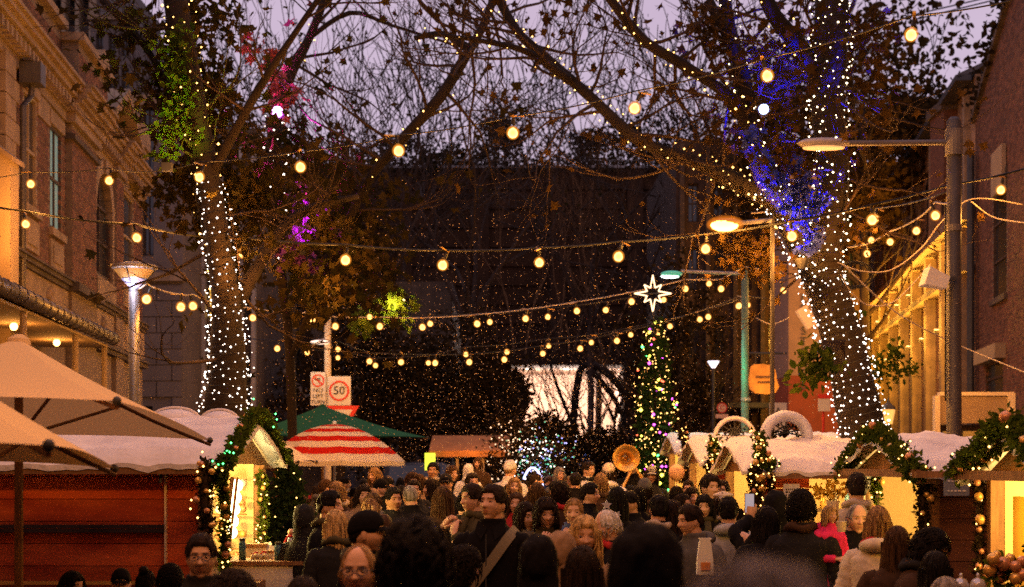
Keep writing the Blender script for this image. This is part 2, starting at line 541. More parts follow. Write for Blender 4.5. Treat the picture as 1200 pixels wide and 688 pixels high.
for (u0, u1, hh) in ((P1, P1b, .12), (P2, P2b, .1)):
    LF.box(pil, u0, u1, 0, 8.4, .002, hh)
pil.build('pier', mortar_m, b)
# stone bands, cornice (with profile), frieze, quoins
def moulding(mb, fac, Y0, Y1, prof):
    for (z0, z1, h) in prof: fac.box(mb, Y0, Y1, z0, z1, -.05, h)
co = MB()
cprof = [(8.42, 8.6, .05), (8.602, 8.78, .10), (8.782, 8.86, .18), (8.862, 8.98, .26), (8.982, 9.08, .34), (9.082, 9.14, .40)]
moulding(co, LF, 20, Ye + .1, cprof)
moulding(co, LF, P1 - .12, P1b + .12, [(z0 + .001, z1 - .001, h + .16) for z0, z1, h in cprof])
moulding(co, LF, P2 - .1, P2b + .1, [(z0 + .0015, z1 - .0015, h + .12) for z0, z1, h in cprof])
co.build('cornice', stone_m, b)
dn = MB()
n = int((Ye - 20) / .3)
for i in range(n):
    y = 20.1 + i * .3
    LF.box(dn, y, y + .14, 8.62, 8.775, .10, .24)
dn.build('dentil_row', stone_m, b, kind='stuff')
sc = MB()
moulding(sc, LF, 20, Ye, [(5.2, 5.28, .10), (5.282, 5.36, .16), (5.362, 5.4, .2)])
moulding(sc, LF, 20, Ye, [(4.3, 4.4, .14), (4.402, 4.48, .2)])
moulding(sc, LF, P1 - .1, P1b + .1, [(4.31, 4.41, .26), (5.21, 5.37, .28), (8.1, 8.2, .2)])
sc.build('string_course', stonedark_m, b)
fz = MB()
i = 0; y = 20.0
while y < Ye - .3:
    l = rng.uniform(1.1, 1.5)
    LF.box(fz, y + .012, min(Ye, y + l) - .012, 4.49, 5.19, -.03, .05 + rng.uniform(0, .01)); y += l
fz.build('frieze_panel', stone_m, b, kind='stuff')
orn = MB()
for y in (21.5, 25.5, 27.6, 30.5, 32.9, 34.6, 36.8):
    c = LF.P(y, 4.84, .06)
    for k in range(7):
        a = k / 7 * 2 * math.pi
        orn.ball(LF.P(y + .16 * math.cos(a), 4.84 + .16 * math.sin(a), .06), .075, 8, 5)
    orn.ball(c, .1, 8, 5)
orn.build('carved_rosette', stone_m, b, kind='stuff')
# aprons, lintels
ap = MB()
for (a0, a1, z0, z1, hh) in ((yA, yA2, 5.55, 6.1, 0), (yB, yB2, 5.5, 6.0, 0), (yD, yD2, 5.6, 6.15, 0)):
    LF.box(ap, a0 - .05, a1 + .05, z0, z1, -.05, .04); LF.box(ap, a0 + .12, a1 - .12, z0 + .1, z1 - .1, .04, .06)
ap.build('apron_panel', stone_m, b, kind='stuff'); ap = MB(); LF.box(ap, yC - .1, yC2 + .1, 5.42, 5.85, -.05, .12); ap.build('apron_panel', stone_m, b); ap = MB()
LF.box(ap, yA2 + .02, yB - .02, 8.02, 8.4, -.05, .03)
ap.build('lintel_block', stone_m, b)
for (a0, a1, z0, z1, gl, bars) in ((yA, yA2, 6.3, 8.25, glass_dark, (1, 1)), (yB, yB2, 6.2, 8.1, glass_green, (1, 1)), (yD, yD2, 6.3, 8.3, glass_dark, (0, 1))):
    window(LF, b, a0, a1, z0, z1, .09, gl, plaster_m if gl is glass_dark else timber_dark, bars, surround=stone_m)
window(LF, b, yC, yC2, 5.95, 8.2, .12, glass_dark, timber_dark, (1, 2))
# arch: tympanum cut with stone voussoirs, each a block
yc = (yC + yC2) / 2; ra = (yC2 - yC) / 2; zc = 7.2
tym = MB()
for k in range(14):
    a0 = math.pi * k / 14; a1 = math.pi * (k + 1) / 14
    q = []
    for (yy, zz) in ((yc + ra * math.cos(a0), zc + ra * .98 * math.sin(a0)), (yc + ra * math.cos(a1), zc + ra * .98 * math.sin(a1))):
        q.append((yy, zz))
    V = [LF.P(yy, zz, h) for (yy, zz) in (q[0], q[1], (q[0][0], 8.35), (q[1][0], 8.35)) for h in (-.1, .01)]
    tym.hexa([V[0], V[1], V[2], V[3], V[4], V[5], V[6], V[7]])
tym.build('arch_infill', stone_m, b)
for k in range(11):
    a0 = math.pi * (k + .03) / 11; a1 = math.pi * (k + .97) / 11
    v = MB()
    r0, r1 = ra * .96, ra + .26
    V = [LF.P(yc + r * math.cos(a), zc + r * .98 * math.sin(a), h) for r in (r0, r1) for a in (a0, a1) for h in (-.1, .07 if k != 5 else .12)]
    v.hexa(V); v.build('voussoir', stone_m, b)
for s_ in (yC - .24, yC2): jm = MB(); LF.box(jm, s_, s_ + .24, 5.9, 7.2, -.1, .06); jm.build('jamb', stone_m, b)
# parapet and gablets
pa = MB()
LF.box(pa, 20, P1 - .3, 9.142, 10.1, -.5, -.02); LF.box(pa, P1 - .3, P1b + .3, 9.143, 9.9, -.5, .3); LF.box(pa, P1b + .3, Ye, 9.142, 9.6, -.5, -.02)
pa.build('parapet', mortar_m, b)
bp_ = [(20, P1 - .3, 9.2, 9.95, -.02), (P1 - .28, P1b + .28, 9.2, 9.8, .3)]
bricks(LF, b, bp_, [], 0, limit=0)
cp = MB()
LF.box(cp, 20, P1 - .32, 10.1, 10.24, -.6, .12); LF.box(cp, P1 - .4, P1b + .4, 9.9, 10.05, -.6, .42); LF.box(cp, P1b + .42, Ye + .1, 9.6, 9.74, -.6, .14)
LF.box(cp, P1b, P1b + .5, 10.05, 10.5, -.5, .3); LF.box(cp, P2b + .6, Ye + .05, 9.742, 10.3, -.5, .2)
cp.build('coping', stone_m, b)
pd = MB()
yl, yr, zt = P1b + .2, Ye, 10.2
# raking pediment over arched bay
for (ya, yb, za, zb) in ((yl, (yl + P2b) / 2, 9.15, 9.95), ((yl + P2b) / 2, P2b + .4, 9.95, 9.15)):
    V = [LF.P(y, z + dz, h) for dz in (0, .2) for (y, z) in ((ya, za), (yb, zb)) for h in (-.05, .5)]
    pd.hexa(V)
pd.build('pediment', stone_m, b)
qn = []
for k in range(9):
    q = MB(); l = .95 if k % 2 else .7
    LF.box(q, 24.25, 24.25 + l, 5.42 + k * .34, 5.42 + k * .34 + .32, -.05, .09); q.build('quoin_stone', stone_m, b)
# shopfront below
sf = MB()
for (a0, a1) in ((20.6, 24.4), (25.0, 28.2), (28.8, 31.6), (32.4, 35.0)):
    window(LF, b, a0, a1, .5, 3.4, .3, glass_dark if a0 > 25 else glass_dim, timber_dark, (2, 1))
# downpipe
dp = MB(); dp.tube([LF.P(25.5, 8.4, .25), LF.P(25.5, 8.0, .2), LF.P(25.3, 7.8, .12), LF.P(25.2, 0, .12)], .055, 10)
LF.box(dp, 25.32, 25.7, 8.2, 8.55, .05, .4)
dp.build('downpipe', lead_m, b)
# awning with rounded gutter
aw = thing('street_awning', 'curved dark metal awning with rolled gutter fixed along the brick building', 'awning', LF.P(22, 4), 0)
ga = MB(); ga.tube([LF.P(17, 4.14, 1.22), LF.P(27.4, 4.14, 1.22)], .11, 10); ga.build('gutter', lead_m, aw, True)
gb = MB()
for i in range(22):
    ya = 17 + i * .48
    V = [LF.P(y, z + dz, h) for dz in (0, .04) for y in (ya + .01, ya + .47) for (h, z) in ((.02, 4.42), (1.2, 4.16))]
    gb2 = MB(); gb2.hexa([V[0], V[1], V[2], V[3], V[4], V[5], V[6], V[7]]); gb2.build('roof_sheet', lead_m, aw)
br = MB()
for i in range(23): br.tube([LF.P(17 + i * .47, 4.14 + .115 * math.sin(t), 1.22 + .115 * math.cos(t)) for t in np.linspace(-2, 2, 8)], .012, 5)
br.build('gutter_bracket', lead_m, aw, kind='stuff')
sof = MB(); LF.box(sof, 17, 27.3, 3.98, 4.02, .05, 1.15); sof.build('soffit', plaster_m, aw)
for y in (17.3, 21, 24.6, 27.2):
    q = MB(); q.tube([LF.P(y, 0.12, 1.1), LF.P(y, 3.98, 1.1)], .05, 8); q.build('post', plaster_m, aw)
for y in (19.0, 22.6, 25.6):
    lm = thing('soffit_lamp', {19.0: 'nearest', 22.6: 'middle', 25.6: 'farthest'}[y] + ' small warm lamp fixed under the awning of the brick building', 'lamp', LF.P(y, 3.9, .6), group='lamps under the left awning')
    q = MB(); q.ball(LF.P(y, 3.93, .6), .06); q.build('globe', bulb_m, lm)
    point('awning_light', LF.P(y, 3.8, .6), 30, WARM, .06, lm)
# near plastered gable side at the very left
gs = thing('plastered_gable', 'cream plastered gable end of a lower house at the left edge', 'building', (-8.2, 21, 0))
q = MB()
xr = at(22, 250, 23.9).x; xl = xr - 3.5
zt = at(22, 187, 23.5).z; ztl = zt + 2.6
q.hexa([(xl, 23.5, 0), (xl, 23.9, 0), (xr, 23.5, 0), (xr, 23.9, 0), (xl, 23.5, ztl), (xl, 23.9, ztl), (xr, 23.5, zt), (xr, 23.9, zt)])
q.build('wall', plaster_m, gs)
q = MB(); q.hexa([(xl, 23.4, ztl), (xl, 24, ztl), (xr + .06, 23.4, zt - .04), (xr + .06, 24, zt - .04), (xl, 23.4, ztl + .08), (xl, 24, ztl + .08), (xr + .06, 23.4, zt + .04), (xr + .06, 24, zt + .04)])
q.build('coping', stone_m, gs)

# ------------------------------------------------------------ plain frontal buildings
def frontal(name, label, x0, x1, Y, z1, depth, m, wins=(), z0=0.0, group=None):
    t = thing(name, label, 'building', ((x0 + x1) / 2, Y, z0), group=group)
    fc = FrontFace(x0, Y)
    mb = MB(); ops = [(w_[0], w_[1], w_[2], w_[3]) for w_ in wins]
    fc.wall(mb, x0, x1, z0, z1, -.5, 0, ops); mb.bb(x0, x1, Y + .52, Y + depth, z0, z1 - .01)
    mb.build('wall', m, t)
    for w_ in wins:
        fr = w_[5] if len(w_) > 5 else timber_dark
        window(fc, t, w_[0], w_[1], w_[2], w_[3], .3, w_[4], fr, w_[6] if len(w_) > 6 else (1, 1))
    return t, fc
class FrontFace(Facade):
    """a wall that faces the camera: 'Y' runs along X here"""
    def __init__(s, x0, Y):
        s.y = Y; s.ang = R(-90)
    def P(s, x, z, h=0.0):
        return Vector((x, s.y - h, z))

# grey building with rusticated base
gx0, gx1, GY = at(130, 0, 45).x, at(214, 0, 45).x, 45
t, fc = frontal('grey_building', 'plain grey rendered building with rusticated stone base behind the cone street lamp', gx0, gx1, GY, at(0, 108, 45).z, 8, render_m,
                [(at(166, 0, 45).x, at(180, 0, 45).x, 8.0, 12.5, glass_dark), (at(166, 0, 45).x, at(179, 0, 45).x, .4, 3.6, glass_dark)])
zt = at(0, 330, GY).z
rw = 0
z = .1
while z < zt - .2:
    x = gx0 + (0.0 if rw % 2 else -.45)
    while x < gx1:
        xa, xb = max(x, gx0), min(x + .9, gx1)
        if not (xa < at(180, 0, 45).x and xb > at(165, 0, 45).x and z < 3.6) and xb - xa > .1:
            q = MB(); q.bb(xa + .015, xb - .015, GY - .08, GY + .1, z + .015, z + .455); q.build('stone_block', stone_m if rng.random() < .0 else render_m, t)
        x += .9
    z += .47; rw += 1
q = MB(); q.bb(gx0 - .05, gx1 + .05, GY - .2, GY + .2, zt, zt + .25); q.build('band', stone_m, t); q = MB(); q.bb(gx0, gx1, GY - .12, GY + .3, 12.4, 12.7); q.build('band', stone_m, t)
# office with lit room
ox0, ox1, OY = at(212, 0, 48).x, at(300, 0, 48).x, 48.0
def wz(y, Y): return at(0, y, Y).z
xs = [at(p, 0, OY).x for p in (217, 240, 262, 284, 298)]
wins = []
for i in range(4):
    wins.append((xs[i] + .05, xs[i + 1] - .05, wz(470, OY), wz(425, OY), glass_dim if i < 2 else glass_dark, steel_dark, (1, 1)))
    wins.append((xs[i] + .05, xs[i + 1] - .05, wz(374, OY), wz(337, OY), glass_lit if i < 2 else glass_dark, steel_dark, (0, 0)))
    wins.append((xs[i] + .05, xs[i + 1] - .05, wz(334, OY), wz(272, OY), glass_dark, steel_dark, (1, 1)))
    wins.append((xs[i] + .05, xs[i + 1] - .05, wz(255, OY), wz(200, OY), glass_dark, steel_dark, (1, 1)))
t, fc = frontal('office_building', 'dark glazed office with one yellow lit room behind the left fairy-lit tree', ox0, ox1, OY, wz(150, OY), 9, stonedark_m, wins)
q = MB()
for i in range(5): q.bb(xs[i] - .06, xs[i] + .06, OY - .25, OY + .02, 0, wz(160, OY))
q.build('fin', steel_m, t)
q = MB(); q.bb(at(228, 0, 47.6).x, at(240, 0, 47.6).x, 48.25, 48.3, wz(325, 48), wz(321, 48)); q.build('office_light', glass_lit, t)
# block with sloping parapet
t = thing('stair_building', 'dim brown building with a sloping parapet beside the left tree trunk', 'building', (-9, 54, 0))
q = MB(); Yb = 54
X = lambda p: at(p, 0, Yb).x
V = []
for (x, z) in ((X(286), 0), (X(400), 0), (X(400), wz(420, Yb)), (X(365), wz(480, Yb)), (X(290), wz(392, Yb)), (X(286), wz(392, Yb))):
    V.append((x, z))
n = len(V); q.add([(x, Yb, z) for x, z in V] + [(x, Yb + 5, z) for x, z in V], [tuple(range(n)), tuple(range(2 * n - 1, n - 1, -1))] + [(i, i + n, (i + 1) % n + n, (i + 1) % n) for i in range(n)])
q.build('wall', render_m, t)
q = MB(); q.tube([(X(288), Yb - .1, wz(385, Yb)), (X(366), Yb - .1, wz(474, Yb))], .12, 6); q.build('handrail', stone_m, t)
for i in range(3):
    q = MB(); q.bb(X(303 + 16 * i), X(313 + 16 * i), Yb - .04, Yb + .02, wz(478, Yb), wz(440 + 12 * i, Yb)); q.build('window', glass_dark, t)
t, fc = frontal('brown_terrace', 'brown brick terrace deep behind the road signs', X(330), X(520), 62, wz(330, 62), 10, stonedark_m,
                [(at(340 + 26 * i, 0, 62).x, at(352 + 26 * i, 0, 62).x, wz(y1, 62), wz(y0, 62), glass_dark) for i in range(6) for (y0, y1) in ((350, 385), (405, 440), (460, 500))])
# towers behind, top left
t, fc = frontal('tower_block', 'pale concrete tower with vertical piers above the brick building', at(46, 0, 70).x, at(118, 0, 70).x, 70, wz(-60, 70), 12, render_m,
                [(at(50 + 16 * i, 0, 70).x, at(59 + 16 * i, 0, 70).x, wz(y + 30, 70), wz(y, 70), glass_dark) for i in range(4) for y in (-40, 0, 40, 80)])
q = MB()
for i in range(5): q.bb(at(45 + 16 * i, 0, 70).x, at(49.5 + 16 * i, 0, 70).x, 69.3, 70.02, 0, wz(-62, 70))
q.build('pier', plaster_m, t)
t, fc = frontal('grey_tower', 'lower grey tower with a stepped top seen between leaves at upper left', at(106, 0, 62).x, at(160, 0, 62).x, 62, wz(24, 62), 10, render_m,
                [(at(112 + 15 * i, 0, 62).x, at(121 + 15 * i, 0, 62).x, wz(y + 26, 62), wz(y, 62), glass_dark) for i in range(3) for y in (40, 80)])
q = MB(); q.bb(at(104, 0, 62).x, at(162, 0, 62).x, 61.8, 62.3, wz(24, 62), wz(19, 62)); q.build('coping', stone_m, t)
# small sheds/roof at 260,170
t = thing('distant_roofs', 'pale tent-like roof with slim masts far off at upper left', 'roof', (-12, 70, 8))
q = MB(); c = at(258, 178, 66)
q.add([c + Vector((-1.1, 0, 0)), c + Vector((1.1, 0, 0)), c + Vector((1.1, 2, 0)), c + Vector((-1.1, 2, 0)), c + Vector((-.2, 1, 1.1))], [(0, 1, 4), (1, 2, 4), (2, 3, 4), (3, 0, 4), (0, 3, 2, 1)]); q.build('canopy', white_m, t)
q = MB()
for p in (242, 258, 270, 286): q.tube([at(p, 130, 67), at(p, 560, 67)], .06, 6)
q.build('mast', steel_m, t)

# ------------------------------------------------------------ right hand side
RF = Facade(6.97, 0.128, -1)
# near tall brick building (gable rake falls away from us)
b = thing('tall_brick_building', 'tall dim brick wall with a sloping top along the right edge', 'building', RF.P(36, 0))
YE = RF.Y(1143)
top = lambda y: 13.9 + (y - 32) * (10.9 - 13.9) / (40 - 32)
op = [(RF.Y(1180), RF.Y(1164), 5.9, 8.6), (RF.Y(1176), RF.Y(1155), 3.2, 4.4), (32.0, 33.2, 5.9, 8.6), (31.4, 34.4, 0.3, 2.7)]
w = MB(); RF.wall(w, 28, YE, 0, 10.7, -.6, 0, op); RF.box(w, 28, YE, 0, 10.7, -8, -.62)
V = [RF.P(y, z, h) for (y, z) in ((28, 10.7), (YE, 10.7), (YE, top(YE)), (28, top(28))) for h in (-8, 0)]
w.add(V, [(0, 2, 4, 6), (7, 5, 3, 1), (0, 1, 3, 2), (2, 3, 5, 4), (4, 5, 7, 6), (6, 7, 1, 0)])
w.build('wall', mortar_m, b)
bricks(RF, b, [(28, YE, 2.4, 15.0, 0)], op, 0, 300, top)
q = MB(); V = [RF.P(y, z + dz, h) for dz in (0, .16) for (y, z) in ((28, top(28)), (YE + .1, top(YE + .1))) for h in (-8, .12)]
q.hexa(V); q.build('coping', stonedark_m, b)
for o_ in op[:3]: window(RF, b, *o_, .09, glass_dark, timber_dark, (0, 2), surround=stonedark_m)
q = MB(); RF.box(q, RF.Y(1176) - .3, RF.Y(1155) + .3, 4.4, 4.75, 0, .25); q.build('lintel', plaster_m, b)
q = MB(); RF.box(q, RF.Y(1180), RF.Y(1167), 8.35, 9.4, .02, .12); q.build('sign_board', plaster_m, b)
q = MB(); q.tube([RF.P(YE - .5, 0, .2), RF.P(YE - .5, 10, .2)], .1, 8); q.tube([RF.P(YE - .1, 0, .12), RF.P(YE - .1, 10, .12)], .07, 8); q.build('downpipe', steel_dark, b)
tf = MB(); pts = []
for i in range(700):
    y = rs.uniform(33, YE); pts.append(tuple(RF.P(y, top(y) + abs(rs.normal(0, .28)), rs.normal(-.1, .25))))
wd = thing('wall_weeds', 'ragged weeds growing on the sloping top of the tall brick wall', 'plant', RF.P(36, 12))
leaf_mb(pts, .22, rs, KITE).build('foliage', leaf_dark, wd, kind='stuff')
# chimney block
t = thing('chimney_stack', 'broad square brick chimney stack above the grey lamp pole', 'chimney', RF.P(42.5, 9))
q = MB(); c0 = at(1106, 165, 43); c1 = at(1152, 118, 43)
q.bb(c0.x, c1.x, 43, 44.4, 9.5, c1.z - .25); q.build('shaft', brick_m, t)
q = MB(); q.bb(c0.x - .1, c1.x + .1, 42.9, 44.5, c1.z - .25, c1.z); q.build('cap', stonedark_m, t)
# lower warehouse with uplit buttresses
b = thing('uplit_warehouse', 'old stone and brick warehouse with yellow uplighting behind the grey lamp pole', 'building', RF.P(55, 0))
Y0, Y1 = YE + .02, 69.0
bays = []
y = Y0 + .9
while y < Y1 - 2.5:
    bays.append(y); y += 3.15
op = []
for y in bays:
    op += [(y + .75, y + 2.0, 9.3, 11.2), (y + .75, y + 2.0, 4.6, 6.7), (y + .6, y + 2.2, .6, 3.4)]
w = MB(); RF.wall(w, Y0, Y1, 0, 12.1, -.5, 0, op); RF.box(w, Y0, Y1, 0, 12, -7, -.52); w.build('wall', mat('warehouse_brick', (0.24, 0.14, 0.075), .9, .3, 4, .5, rnd=.1), b)
for i, o_ in enumerate(op):
    window(RF, b, *o_, .12, glass_dark, timber_dark, (1, 2), surround=stone_m if i % 3 == 1 else None)
for y in bays:
    q = MB(); RF.box(q, y - .22, y + .22, 0, 8.2, .002, .3); RF.box(q, y - .16, y + .16, 8.6, 11.9, .002, .16); q.build('pilaster', stone_m, b)
q = MB(); RF.box(q, Y0, Y1, 8.3, 8.5, .003, .5); RF.box(q, Y0, Y1, 8.502, 8.62, .003, .34); RF.box(q, Y0, Y1, 6.95, 7.12, .003, .36); q.build('string_course', stone_m, b)
q = MB(); V = [RF.P(y, z + dz, h) for dz in (0, .12) for y in (Y0, Y1) for (h, z) in ((-4, 14.0), (.45, 12.0))]
q.hexa(V); q.build('roof', slate_m, b)
q = MB(); RF.box(q, Y0, Y1, 11.95, 12.1, .1, .5); q.build('eaves_gutter', steel_dark, b)
for bi, y in enumerate(bays[:7]):
    for (zl, pw) in ((7.45, 560), (5.75, 400)):
        lm = thing('wall_light', ('upper' if zl > 7 else 'lower') + ' warm uplight at the ' + ('first', 'second', 'third', 'fourth', 'fifth', 'sixth', 'seventh')[bi] + ' warehouse bay counted from the grey pole', 'lamp', RF.P(y + .45, zl, .3), group='uplights on the warehouse wall')
        q = MB(); q.box(RF.P(y + .45, zl, .34), (.14, .14, .1)); q.build('housing', steel_dark, lm)
        q = MB(); q.box(RF.P(y + .45, zl + .06, .34), (.1, .1, .02)); q.build('lens', bulb_m, lm)
        point('uplight', RF.P(y + .45, zl + .14, .42), pw, (1, .46, .05), .05, lm)
# sloping roof glimpsed behind
t = thing('blue_grey_roof', 'blue-grey pitched roof glimpsed between tree and warehouse', 'roof', at(1040, 230, 75))
a_ = at(1022, 237, 75); b_ = at(1070, 190, 75)
q = MB(); q.hexa([a_, a_ + Vector((0, 6, 0)), b_, b_ + Vector((0, 6, 0)), a_ + Vector((0, 0, .25)), a_ + Vector((0, 6, .25)), b_ + Vector((0, 0, .25)), b_ + Vector((0, 6, .25))])
q.build('slope', slate_m, t)
q = MB(); q.bb(a_.x, b_.x, 75.3, 80, 0, a_.z); q.build('wall', stonedark_m, t)
# dark warehouses behind the lamp pole, facing us
xa, xb = at(792, 0, 56).x, at(1012, 0, 56).x
wins = [(at(p, 0, 56).x, at(p + 13, 0, 56).x, wz(y1, 56), wz(y0, 56), glass_dark) for p in (806, 836, 868, 900, 990) for (y0, y1) in ((215, 260), (290, 340), (370, 420), (448, 505))]
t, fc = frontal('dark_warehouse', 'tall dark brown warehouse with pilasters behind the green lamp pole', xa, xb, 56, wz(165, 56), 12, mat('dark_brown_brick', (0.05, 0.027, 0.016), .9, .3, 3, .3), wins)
q = MB()
for p in (796, 826, 858, 890, 922): q.bb(at(p, 0, 56).x, at(p + 5, 0, 56).x, 55.7, 56.02, 0, wz(170, 56))
q.build('pilaster', timber_dark, t, kind='stuff')
q = MB(); q.bb(at(838, 0, 50).x, at(925, 0, 50).x, 53.8, 55.98, wz(478, 54), wz(472, 54)); q.build('canopy', steel_dark, t)
# sign pier: LE STORES
t = thing('lettered_pier', 'pale pier with vertical black letters and a red lower half beside the lit tree', 'building', (at(953, 0, 46).x, 46, 0))
x0, x1 = at(924, 0, 46).x, at(986, 0, 46).x
q = MB(); q.bb(x0, x1, 46, 48.5, wz(440, 46), wz(205, 46)); q.build('upper_wall', mat('pink_render', (0.26, 0.16, 0.11), .9, .12, 2), t)
q = MB(); q.bb(x0 + .003, x1 - .003, 46.003, 48.4, 0, wz(440, 46) - .003); q.build('lower_wall', mat('red_render', (0.22, 0.05, 0.02), .9, .15, 2), t)
for ch, py in zip('LESTORES', (350, 362, 388, 400.5, 413, 425, 438, 452)):
    text(ch, at(942, py, 45.98), .37, steel_dark, t, name='letter')

# ------------------------------------------------------------ great dark wall across the end of the street
WY = 80.0
t = thing('viaduct_wall', 'high dark stone wall closing the street, with a lit tunnel mouth', 'wall', (0, WY, 0))
zt = wz(197, WY)
tx0, tx1, tz = at(600, 0, WY).x, at(731, 0, WY).x, wz(428, WY)
wd_m = mat('viaduct_stone', (0.042, 0.017, 0.006), .95, .3, 1.5, .4)
q = MB(); q.bb(-45, tx0, WY, WY + 3, 0, zt); q.bb(tx1, 45, WY, WY + 3, 0, zt); q.bb(tx0, tx1, WY, WY + 3, tz, zt)
q.build('wall', wd_m, t)
q = MB()
cv = [(731, 428), (731, 462), (729, 485), (722, 515), (712, 545), (700, 575)]
V = [(at(a, b2, WY).x, at(a, b2, WY).z) for a, b2 in cv] + [(tx1 + .05, 0.0)]
n = len(V)
q.add([(x, WY + .3, z) for x, z in V] + [(x, WY + 1.5, z) for x, z in V], [tuple(range(n)), tuple(range(2 * n - 1, n - 1, -1))] + [(i, i + n, (i + 1) % n + n, (i + 1) % n) for i in range(n)])
q.build('jamb', wd_m, t)
q = MB(); pale = mat('tunnel_lining', (0.8, 0.62, 0.5), .9, .06, 1)
q.bb(tx0 - .4, tx1 + .4, WY + 12, WY + 12.3, 0, tz + .2); q.bb(tx0 - .5, tx0 - .1, WY + 3, WY + 12, 0, tz + .2); q.bb(tx1 + .1, tx1 + .5, WY + 3, WY + 12, 0, tz + .2); q.bb(tx0 - .5, tx1 + .5, WY + 3, WY + 12.3, tz + .22, tz + .6)
q.build('tunnel_lining', pale, t)
for i in range(3):
    lm = thing('tunnel_lamp', ('left', 'middle', 'right')[i] + ' white lamp high inside the tunnel mouth', 'lamp', (1 + 2 * i, WY + 4, tz), group='lamps inside the tunnel')
    q = MB(); q.box((1 + 2 * i, WY + 4, tz + .1), (.5, .2, .12)); q.build('housing', fairy_m, lm)
    point('tunnel_light', (1 + 2 * i, WY + 5, tz - .5), 1500, (1, .72, .58), .2, lm)
q = MB()
for i in range(60): q.bb(-20 + i * .7, -19.96 + i * .7, WY + .3, WY + .34, zt, zt + .45)
q.build('railing_post', steel_m, t, kind='stuff')
q = MB(); q.bb(-20, 22, WY + .28, WY + .36, zt + .45, zt + .5); q.bb(-20, 22, WY - .1, WY + .6, zt, zt + .12); q.build('rail', steel_m, t)
cs = MB()
for i in range(9): cs.bb(-45, 45, WY - .12, WY + .01, 8.2 + i * 1.0, 8.26 + i * 1.0)
for i in range(12): cs.bb(-22 + i * 4, -21.2 + i * 4, WY - .3, WY + .02, 7.2, zt - .1)
cs.build('buttress', wd_m, t)
# little kiosk awning behind crowd
t = thing('shop_awning', 'orange-brown shop awning behind the crowd left of the lit bush', 'awning', at(550, 530, 46))
a_ = at(505, 512, 46); c_ = at(598, 531, 46)
q = MB(); q.hexa([(a_.x, 45, c_.z), (a_.x, 47, a_.z), (c_.x, 45, c_.z), (c_.x, 47, a_.z), (a_.x, 45, c_.z + .06), (a_.x, 47, a_.z + .06), (c_.x, 45, c_.z + .06), (c_.x, 47, a_.z + .06)])
q.build('canopy', mat('tan_canvas', (0.28, 0.12, 0.04), .8, .2, 2), t)
q = MB(); q.bb(a_.x, c_.x, 44.96, 44.99, c_.z - .12, c_.z + .05); q.build('valance', mat('tan_canvas', (0.5, 0.2, 0.07)), t)
for p in (508, 536, 566, 595):
    q = MB(); q.bb(at(p, 0, 45.2).x - .04, at(p, 0, 45.2).x + .04, 45.1, 45.2, 0, c_.z - .02); q.build('post', plaster_m, t)
point('kiosk_light', at(550, 522, 44.2), 60, WARM, .1, t)
lm = thing('green_lamp', 'small green-yellow lantern at the end of the shop awning', 'lamp', at(504, 540, 44.8))
q = MB(); q.box(at(504, 541, 44.8), (.3, .12, .5)); q.build('glass', mat('green_glow', (.5, .8, .1), .5, emis=(.55, .7, .04), es=1.6), lm)
q = MB(); q.tube([at(504, 548, 44.8), at(504, 592, 44.8)], .04, 6); q.build('post', steel_dark, lm)

# ------------------------------------------------------------ unseen rest of the street, put in to cut skylight on the crowd
for la, fac, Ya, Yb_, Ht, m_ in (('unseen brick street front running on past the left edge of the picture', LF, -34, 19.9, 10.5, 'warehouse_brick'), ('unseen brick street front running on past the right edge of the picture', RF, -34, 27.9, 12.5, 'warehouse_brick')):
    b = thing('brick_building', la, 'building', fac.P(0, 0), 0)
    op = []
    y = Ya + 2.0
    while y < Yb_ - 3:
        op += [(y, y + 1.4, .6, 3.2), (y, y + 1.3, 5.0, 7.2)]; y += 3.4
    w = MB(); fac.wall(w, Ya, Yb_, 0, Ht, -.5, 0, op); fac.box(w, Ya, Yb_, 0, Ht - .01, -6, -.52); w.build('wall', MATS[m_], b)
    for o_ in op: window(fac, b, *o_, .25, glass_dark, timber_dark, (1, 1), surround=stone_m)
    q = MB(); fac.box(q, Ya, Yb_, Ht - .4, Ht - .1, .003, .35); fac.box(q, Ya, Yb_, 4.0, 4.2, .003, .2); q.build('cornice', stone_m, b, kind='stuff')
t, fc = frontal('brick_terrace', 'unseen brick terrace closing the street behind the camera', -14, 14, 34, 13, 8, MATS['warehouse_brick'], [(-12 + 3 * i, -10.6 + 3 * i, z, z + 1.8, glass_dark) for i in range(8) for z in (1, 5, 9)])
t.location = (0, -2, 0); t.rotation_euler.z = math.pi
# ================================================================== TREES
def wobble(pts, amp, r):
    out = []
    for i, p in enumerate(pts):
        p = Vector(p)
        if 0 < i < len(pts) - 1: p = p + Vector((r.uniform(-amp, amp), r.uniform(-amp, amp), r.uniform(-amp, amp)))
        out.append(p)
    return out

def smoothline(P, n=5):
    """Catmull-Rom through (Vector, radius) list"""
    out = []
    pts = [Vector(p) for p, _ in P]; rr = [r for _, r in P]
    for i in range(len(pts) - 1):
        p0 = pts[max(0, i - 1)]; p1 = pts[i]; p2 = pts[i + 1]; p3 = pts[min(len(pts) - 1, i + 2)]
        for k in range(n):
            t = k / n
            q = 0.5 * ((2 * p1) + (p2 - p0) * t + (2 * p0 - 5 * p1 + 4 * p2 - p3) * t * t + (3 * p1 - p0 - 3 * p2 + p3) * t ** 3)
            out.append((q, rr[i] + (rr[i + 1] - rr[i]) * t))
    out.append((pts[-1], rr[-1]))
    return out

